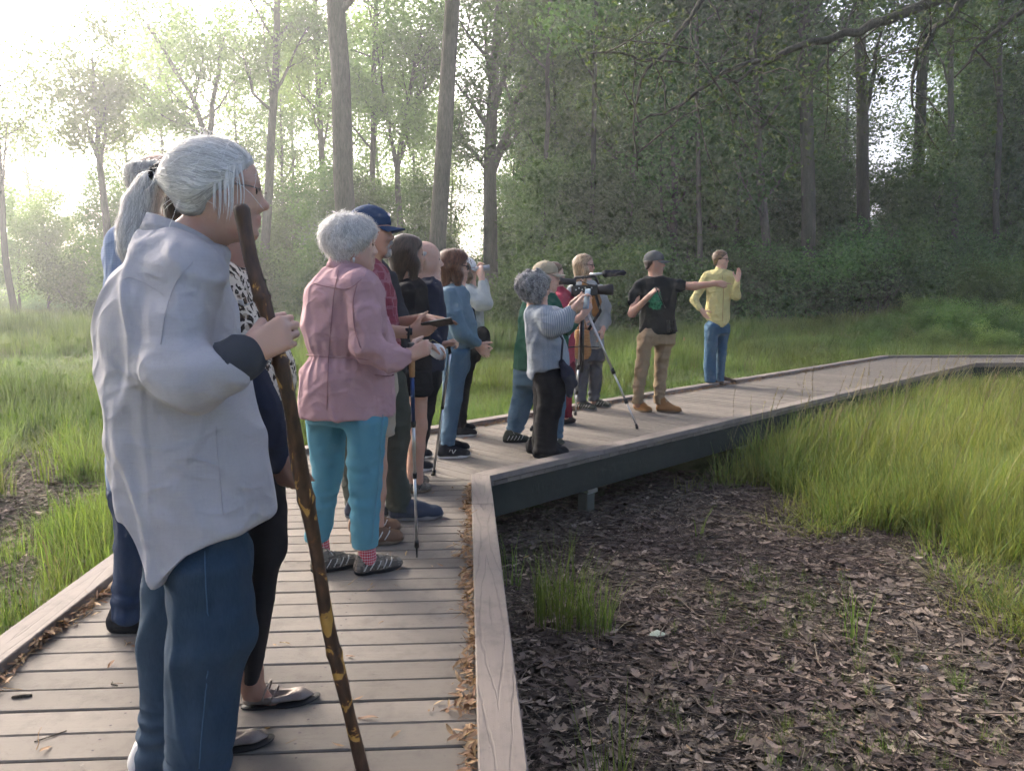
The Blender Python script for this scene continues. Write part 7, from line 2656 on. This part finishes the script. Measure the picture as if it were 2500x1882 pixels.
M_polblue = simple_mat('blue_anodised', (.03, .06, .16), .35, .6)
M_cork = simple_mat('cork', (.36, .22, .12), .85, bump=.3)
top4 = at(1004, 838, 3.22)
pole((1018, 1360), top4, 'blue and silver trekking pole held by the pink jacketed woman', 'trekking_pole', 'trekking pole',
     [(0, .055, .0025, .006, M_blackplastic, 'tip'), (.055, .09, .012, .009, M_blackplastic, 'basket'), (.09, .40, .0065, .0065, M_alu, 'lower_shaft'), (.40, .425, .0105, .0105, M_blackplastic, 'clamp'),
      (.425, .64, .0078, .0078, M_alu, 'middle_shaft'), (.64, .665, .0115, .0115, M_blackplastic, 'clamp'), (.665, .86, .0092, .0092, M_polblue, 'upper_shaft'), (.86, .985, .0125, .0155, M_cork, 'grip'), (.985, 1.0, .02, .014, M_blackplastic, 'knob')])
# cane of the bald man
top8 = at(1100, 852, 4.88)
root, d, tip = pole((1058, 1160), top8, 'silver walking cane with a black foot held by the bald man', 'walking_cane', 'cane',
     [(0, .05, .017, .012, M_blackplastic, 'rubber_foot'), (.05, .55, .009, .009, M_alu, 'shaft'), (.55, .57, .0125, .0125, M_blackplastic, 'clamp'), (.57, .97, .0105, .0105, M_alu, 'upper_shaft')])
mb = MB(); mb.tube([d * .965, d + np.array([-.01, 0, .01]), d + np.array([-.04, 0, .018]), d + np.array([-.09, .01, .012])], [.011, .013, .013, .010], 8)
mb.build('handle', M_blackplastic, root, smooth=True)

M_screen = simple_mat('phone_screen', (.22, .30, .38), .12, spec=.5)
def phone(name, label, c, ax, mat, scr=None):
    root = empty(name, tuple(c)); tag(root, label, 'phone')
    mb = MB(); mb.box((0, 0, 0), (.148, .072, .009), ax, .003); mb.build('case', mat, root)
    A3 = np.asarray(ax, float)
    mb = MB(); mb.box(A3[2] * .0055, (.138, .064, .001), ax); mb.build('screen', scr or M_screen, root)
    mb = MB(); mb.box(-A3[2] * .006 + A3[0] * .05 + A3[1] * .018, (.026, .022, .003), ax, .001); mb.build('lens_block', M_blackplastic, root)
    return root


f_ = unit(V3(.97, -.05, .18)); l_ = unit(np.cross((0, .4, .9), f_)); phone('phone', 'dark phone resting in the hand of the blue capped man', at(1068, 790, 3.62), [f_, l_, np.cross(f_, l_)], M_blackplastic)
f_ = unit(V3(.12, .1, .98)); l_ = unit(np.cross((-.9, -.45, 0), f_)); phone('phone', 'pale blue phone held up by the curly haired woman', at(1433, 730, 5.62), [f_, l_, np.cross(f_, l_)], simple_mat('phone_case', (.30, .38, .46), .5), M_screen)

# white face mask hanging from the dark-haired woman's hand
K = SDF(); c0 = at(1066, 859, 4.62)
K.ell(c0, (.058, .05, .052), frame(0, -25), .01); K.ell(c0 + np.array([-.03, .02, -.03]), (.055, .05, .045), None, .012, 's')
V, F = K.mesh(.006)
o = link('face_mask', raw_mesh('face_mask', V - c0, F), M_white, None, tuple(c0)); tag(o, 'white cupped face mask dangling from the dark haired woman\'s hand', 'mask')
mb = MB(); mb.tube([np.array([-.03, -.03, .03]), np.array([-.05, -.03, .06]), np.array([-.02, -.02, .075]), np.array([.02, -.03, .05])], .0018, 5); mb.build('strap', M_yellow, o)

# small binoculars of the person in white, and the guide's pair on his belt
def binoculars(name, label, c, A, s, mat):
    root = empty(name, tuple(c)); tag(root, label, 'binoculars')
    for sg in (-1, 1):
        mb = MB()
        o_ = A[1] * sg * .033 * s
        mb.tube([o_ - A[0] * .06 * s, o_ - A[0] * .045 * s, o_ - A[0] * .04 * s, o_, o_ + A[0] * .02 * s, o_ + A[0] * .06 * s, o_ + A[0] * .062 * s], [.017 * s, .018 * s, .015 * s, .021 * s, .022 * s, .026 * s, .022 * s], 12)
        mb.build('barrel', mat, root, smooth=True)
    mb = MB(); mb.box((0, 0, 0), (.05 * s, .04 * s, .016 * s), A, .003); mb.tube([-A[0] * .03 * s, A[0] * .02 * s], .009 * s, 8); mb.build('bridge', mat, root)
    return root


binoculars('binoculars', 'slim binoculars raised to the eyes by the off white jacket', at(1178, 655, 6.72), frame(4, 4), 1.0, simple_mat('pale_binocular', (.25, .27, .3), .4))
binoculars('binoculars', 'black binoculars hanging at the hip of the pointing guide', at(1640, 796, 7.97), np.array([unit(V3(.1, -.1, -1)), unit(V3(.8, -.5, 0)), unit(np.cross(unit(V3(.1, -.1, -1)), unit(V3(.8, -.5, 0))))]), 1.0, M_blackplastic)
mb = MB(); a0, a1 = at(1600, 700, 7.78), at(1624, 752, 7.84); mb.tube([a0, (a0 + a1) / 2, a1], .006, 8)
thing_mesh('pen', 'black pen held before the chest of the pointing guide', 'pen', mb, M_blackplastic, a0)

# black shoulder bag of the person in white
K = SDF(); c0 = at(1177, 832, 6.55); K.ell(c0, (.075, .05, .13), None, .01); K.disp = folds(.005, 30, 6)
V, F = K.mesh(.012); o = link('shoulder_bag', raw_mesh('shoulder_bag', V - c0, F), M_black, None, tuple(c0)); tag(o, 'rounded black bag at the hip of the off white jacket', 'bag')
mb = MB(); mb.tube([np.array([-.05, .0, .11]), at(1160, 775, 6.6) - c0, at(1148, 715, 6.62) - c0], .008, 6); mb.build('strap', M_black, o, smooth=True)
# tan woven bag of the blonde woman
K = SDF(); c0 = at(1421, 842, 8.05); K.prof([(c0[2] - .155, c0[0], c0[1], .06, .05), (c0[2] - .12, c0[0], c0[1], .085, .06), (c0[2] + .05, c0[0], c0[1], .085, .065), (c0[2] + .16, c0[0], c0[1], .075, .05)], .02, expo=3.0)
V, F = K.mesh(.013); M_wov = C('tan_woven', (.34, .19, .08), 'knit', (.24, .13, .05), scale=190)
o = link('tote_bag', raw_mesh('tote_bag', V - c0, F), M_wov, None, tuple(c0)); tag(o, 'tan woven bag hanging in front of the blonde woman', 'bag')
mb = MB(); mb.tube([np.array([-.05, 0, .14]), np.array([-.03, -.02, .26]), np.array([.02, -.02, .27]), np.array([.05, 0, .14])], .008, 6); mb.build('handle', M_wov, o, smooth=True)
mb = MB(); mb.tube([np.array([.06, 0, .15]), at(1466, 760, 8.12) - c0, at(1448, 700, 8.2) - c0], .016, 6); mb.build('strap', M_black, o, smooth=True)
# dark bag with a jacket hanging at the striped shirt
K = SDF(); c0 = at(1394, 930, 5.7); K.chain([at(1372, 885, 5.66), at(1386, 915, 5.66), at(1400, 935, 5.68)], [.03, .04, .035], .03); K.chain([at(1388, 905, 5.66), at(1390, 965, 5.68)], [.035, .03], .03); K.disp = folds(.006, 40, 8)
V, F = K.mesh(.011); o = link('waist_bag', raw_mesh('waist_bag', V - c0, F), M_navy, None, tuple(c0)); tag(o, 'crumpled navy bag hanging at the front of the striped shirt', 'bag')
mb = MB(); mb.tube([at(1370, 885, 5.64) - c0, at(1374, 830, 5.6) - c0, at(1345, 775, 5.62) - c0], .009, 6); mb.build('strap', M_navy, o, smooth=True)

# tripod and video camera
foot = [un(1555, 1047), un(1405, 1014), un(1297, 1052)]
ctr = sum(foot) / 3; ctr[2] = 0
apex = np.array([ctr[0], ctr[1], at(1421, 752, ctr[1])[2]])
root = empty('tripod', tuple(ctr)); tag(root, 'aluminium tripod with three spread legs carrying the video camera', 'tripod')
for i, ft in enumerate(foot):
    a0 = apex + unit(np.array([ft[0] - ctr[0], ft[1] - ctr[1], 0])) * .045 - np.array([0, 0, .03]) - ctr
    e0 = ft - ctr + np.array([0, 0, .02])
    q = lambda f: a0 + (e0 - a0) * f
    mb = MB(); mb.tube([q(0), q(.52)], .0125, 10); lg_ = mb.build('leg', M_alu, root, smooth=True)
    mb = MB(); mb.tube([q(.50), q(.545)], .019, 10); mb.tube([q(.76), q(.80)], .016, 10); mb.build('clamp', M_blackplastic, lg_, smooth=True)
    mb = MB(); mb.tube([q(.54), q(.78)], .010, 10); mb.tube([q(.78), q(.985)], .008, 10); mb.build('lower_tube', M_alu, lg_, smooth=True)
    mb = MB(); mb.tube([q(.975), q(1.0), q(1.0) - np.array([0, 0, .018])], [.012, .015, .013], 10); mb.build('foot', S_black, lg_, smooth=True)
mb = MB(); mb.tube([apex - ctr - np.array([0, 0, .62]), apex - ctr + np.array([0, 0, .02])], .02, 12); mb.build('centre_column', M_blackplastic, root, smooth=True)
mb = MB()
zsp = at(1425, 845, ctr[1])[2]
for ft in foot:
    f = (apex[2] - .03 - zsp) / (apex[2] - .05)
    t_ = ft * f + (apex - np.array([0, 0, .03])) * (1 - f)
    mb.tube([np.array([0, 0, zsp]) , t_ - ctr], .006, 6)
mb.build('spreader', M_blackplastic, root)
mb = MB(); mb.tube([apex - ctr + np.array([0, 0, -.05]), apex - ctr + np.array([0, 0, .03])], [.045, .038], 12); mb.box(apex - ctr + np.array([0, 0, .06]), (.10, .07, .06), None, .01); mb.build('head', M_blackplastic, root)
mb = MB(); mb.tube([apex - ctr + np.array([-.03, -.02, .05]), apex - ctr + np.array([-.22, -.1, -.10])], [.009, .012], 8); mb.build('pan_handle', M_blackplastic, root, smooth=True)
vc = np.array([apex[0] + .02, apex[1], apex[2] + .10])
Av = frame(3, 2)
root = empty('video_camera', tuple(vc)); tag(root, 'black video camera with a fuzzy microphone mounted on the tripod', 'video camera')
mb = MB(); mb.box(Av[2] * .065, (.25, .10, .105), Av, .012); body_ = mb.build('housing', M_blackplastic, root)
mb = MB(); mb.tube([Av[0] * .12 + Av[2] * .065, Av[0] * .19 + Av[2] * .065, Av[0] * .20 + Av[2] * .065, Av[0] * .27 + Av[2] * .065], [.042, .045, .05, .056], 18); mb.build('lens', M_blackplastic, root, smooth=True)
mb = MB(); mb.tube([Av[0] * -.10 + Av[2] * .115, Av[0] * -.09 + Av[2] * .19, Av[0] * .10 + Av[2] * .195, Av[0] * .14 + Av[2] * .12], .014, 8); mb.build('handle', M_blackplastic, root, smooth=True)
mb = MB(); mb.tube([Av[0] * -.08 + Av[2] * .15, Av[0] * -.20 + Av[2] * .16, Av[0] * -.24 + Av[2] * .165], [.028, .03, .038], 12); mb.build('viewfinder', M_blackplastic, root, smooth=True)
mb = MB(); mb.tube([Av[0] * .05 - Av[1] * .03 + Av[2] * .215, Av[0] * .2 - Av[1] * .03 + Av[2] * .22], .012, 8); mb.build('microphone', M_alu, root, smooth=True)
K = SDF(); mo = vc + Av[0] * .2 - Av[1] * .03 + Av[2] * .22
K.cone(mo, mo + Av[0] * .17, .035, .026, .01); K.disp = lambda P: .003 * wavy(P, 300, 5, 6)
V, F = K.mesh(.008); link('wind_cover', raw_mesh('wind_cover', V - vc, F), M_charcoal, root)
mb = MB()
for k in range(6): mb.box(Av[0] * (-.09 + .03 * k) - Av[1] * .053 + Av[2] * (.09 if k % 2 else .075), (.012, .004, .012), Av)
pn_ = mb.build('buttons', M_alu, body_); pn_['kind'] = 'stuff'
mb = MB(); mb.tube([Av[0] * .02 - Av[1] * .03 + Av[2] * .20, Av[0] * -.05 - Av[1] * .07 + Av[2] * .16, Av[0] * .03 - Av[1] * .07 + Av[2] * .12, Av[0] * .1 - Av[1] * .05 + Av[2] * .11], .005, 6); mb.build('cable', M_blackplastic, root, smooth=True)

# ------------------------------------------------------------------ odd things on the ground
M_stick = bark_mat('fallen_stick', (.13, .10, .08), 3)
def stick(pix, r0, label, z0=.012, lift=None):
    pts = []
    for i, (px, py) in enumerate(pix):
        q = un(px, py, -.5)
        q[2] = float(ground_z(np.array(q[0]), np.array(q[1]))) + z0 + (lift[i] if lift else 0)
        pts.append(q)
    tt = np.linspace(0, len(pts) - 1, len(pts) * 4)
    PP = catmull(np.arange(len(pts)), np.array(pts), tt)
    mb = MB(); mb.tube(list(PP), [r0 * (1 - .5 * i / len(PP)) for i in range(len(PP))], 7)
    thing_mesh('fallen_branch', label, 'branch', mb, M_stick, pts[0])


stick([(1295, 1500), (1360, 1480), (1430, 1475), (1490, 1450)], .014, 'dark fallen branch below the lush corner grass clump')
stick([(1700, 1685), (1780, 1672), (1840, 1635), (1900, 1560)], .008, 'thin curved dark stick on the leaves right of the green patch')
stick([(1920, 1375), (1932, 1400), (1945, 1465)], .012, 'short pale upright looking stick on the leaf litter', .01)
stick([(1940, 1455), (2050, 1460), (2140, 1470)], .009, 'straight dark stick lying across the pale leaves')
stick([(2060, 1440), (2160, 1490), (2250, 1540), (2300, 1580)], .008, 'long thin stick slanting through the pale leaves')
stick([(1636, 1202), (1680, 1188), (1705, 1200), (1706, 1215)], .010, 'pale bent branch on the mud before the beam', .02)
stick([(1655, 1270), (1665, 1235), (1670, 1228)], .010, 'short pale twig standing on the mud near the beam', .02, [0, .03, .06])
stick([(2390, 1600), (2400, 1650), (2415, 1720)], .010, 'brown stick on the leaves near the right photo edge')
stick([(1400, 1610), (1500, 1640), (1560, 1620)], .007, 'thin dark twig on the mud beside the sparse clump')
stick([(1925, 1700), (2010, 1650), (2060, 1640), (2130, 1655)], .006, 'thin arching twig near the mossy patch')
def stone(px, py, s, label, col):
    q = un(px, py, -.5); q[2] = float(ground_z(np.array(q[0]), np.array(q[1]))) + s * .3
    K = SDF(); K.ell(q, (s, s * .8, s * .55), frame(px % 90), .01); K.disp = lambda P: .1 * s * wavy(P, 5 / s, int(px), 5)
    V, F = K.mesh(s / 7)
    o = link('stone', raw_mesh('stone', V - q, F), simple_mat('stone_%d' % px, col, .9, bump=.4), None, tuple(q)); tag(o, label, 'stone')


stone(2155, 1695, .045, 'rounded brown stone in the moss patch', (.15, .13, .11))
stone(2250, 1640, .035, 'pale stone above the moss patch', (.34, .31, .27))
stone(2062, 1305, .03, 'small pale stone near the tall grass edge', (.33, .30, .26))
stone(2200, 1338, .03, 'light grey stone beside the tall grass', (.34, .33, .30))
q = un(1603, 1562, -.5); q[2] = float(ground_z(np.array(q[0]), np.array(q[1]))) + .03
V = np.array([(-.05, -.01, .0), (-.02, .02, .012), (.012, .045, .008), (.05, -.015, .014), (.02, -.03, .0), (-.015, -.022, .006), (0, 0, .022)])
o = link('pale_leaf', raw_mesh('pale_leaf', V, [(0, 5, 6), (5, 4, 6), (4, 3, 6), (3, 2, 6), (2, 1, 6), (1, 0, 6)]), simple_mat('pale_leaf', (.36, .42, .33), .7), None, tuple(q)); tag(o, 'single pale green fallen leaf upturned on the dark mud', 'leaf')
q = un(45, 1705); mb = MB(); mb.tube([q + np.array([-.02, 0, .005]), q + np.array([.0, .004, .006]), q + np.array([.035, .012, .005])], [.004, .006, .004], 6)
thing_mesh('bark_scrap', 'dark scrap of bark on a plank at the left', 'bark', mb, M_stick, q)
q = un(120, 1802); mb = MB(); mb.tube([q + np.array([-.03, -.02, .003]), q + np.array([.0, .004, .004]), q + np.array([.03, .035, .003])], .0018, 5)
thing_mesh('thin_twig', 'thin twig lying across the planks at lower left', 'twig', mb, M_stick, q)
q = un(278, 1672); mb = MB(); mb.tube([q + np.array([-.012, .015, .003]), q + np.array([-.008, .0, .004]), q + np.array([.016, -.008, .003])], .0022, 5)
thing_mesh('curved_twig', 'small curved twig on the planks beside the jeans', 'twig', mb, M_stick, q)
# upright dry weed in front of the beam and small marker flag beyond the walk
base = un(1730, 1165, -.5); base[2] = float(ground_z(np.array(base[0]), np.array(base[1])))
root = empty('dry_weed', tuple(base)); tag(root, 'dry pale weed stem with seed leaves before the boardwalk beam', 'weed')
mb = MB(); pts = [V3(0, 0, 0), V3(.01, 0, .08), V3(.03, 0, .16), V3(.07, 0, .25)]; mb.tube(pts, [.004, .0035, .003, .002], 5); mb.build('stem', M_stick, root)
r_ = np.random.default_rng(9)
for k in range(12):
    f = r_.uniform(.4, 1); c0 = catmull(np.arange(4), np.array(pts), np.array([f * 3]))[0]
    me = dead_leaf_mesh('leaf', .03, 700 + k); lo_ = link('leaf', me, M_straw, root, tuple(c0)); lo_.rotation_euler = tuple(r_.uniform(-1, 1, 3) * 1.5)
fb = un(1667, 868, -.35); root = empty('marker_flag', tuple(fb)); tag(root, 'small white and red marker flag in the grass behind the guide', 'flag')
mb = MB(); mb.tube([V3(0, 0, 0), V3(0, 0, .5)], .004, 5); mb.build('stem', M_alu, root)
mb = MB(); mb.box((.02, 0, .44), (.05, .003, .10)); mb.build('cloth', simple_mat('flag_red', (.4, .15, .12), .8), root)
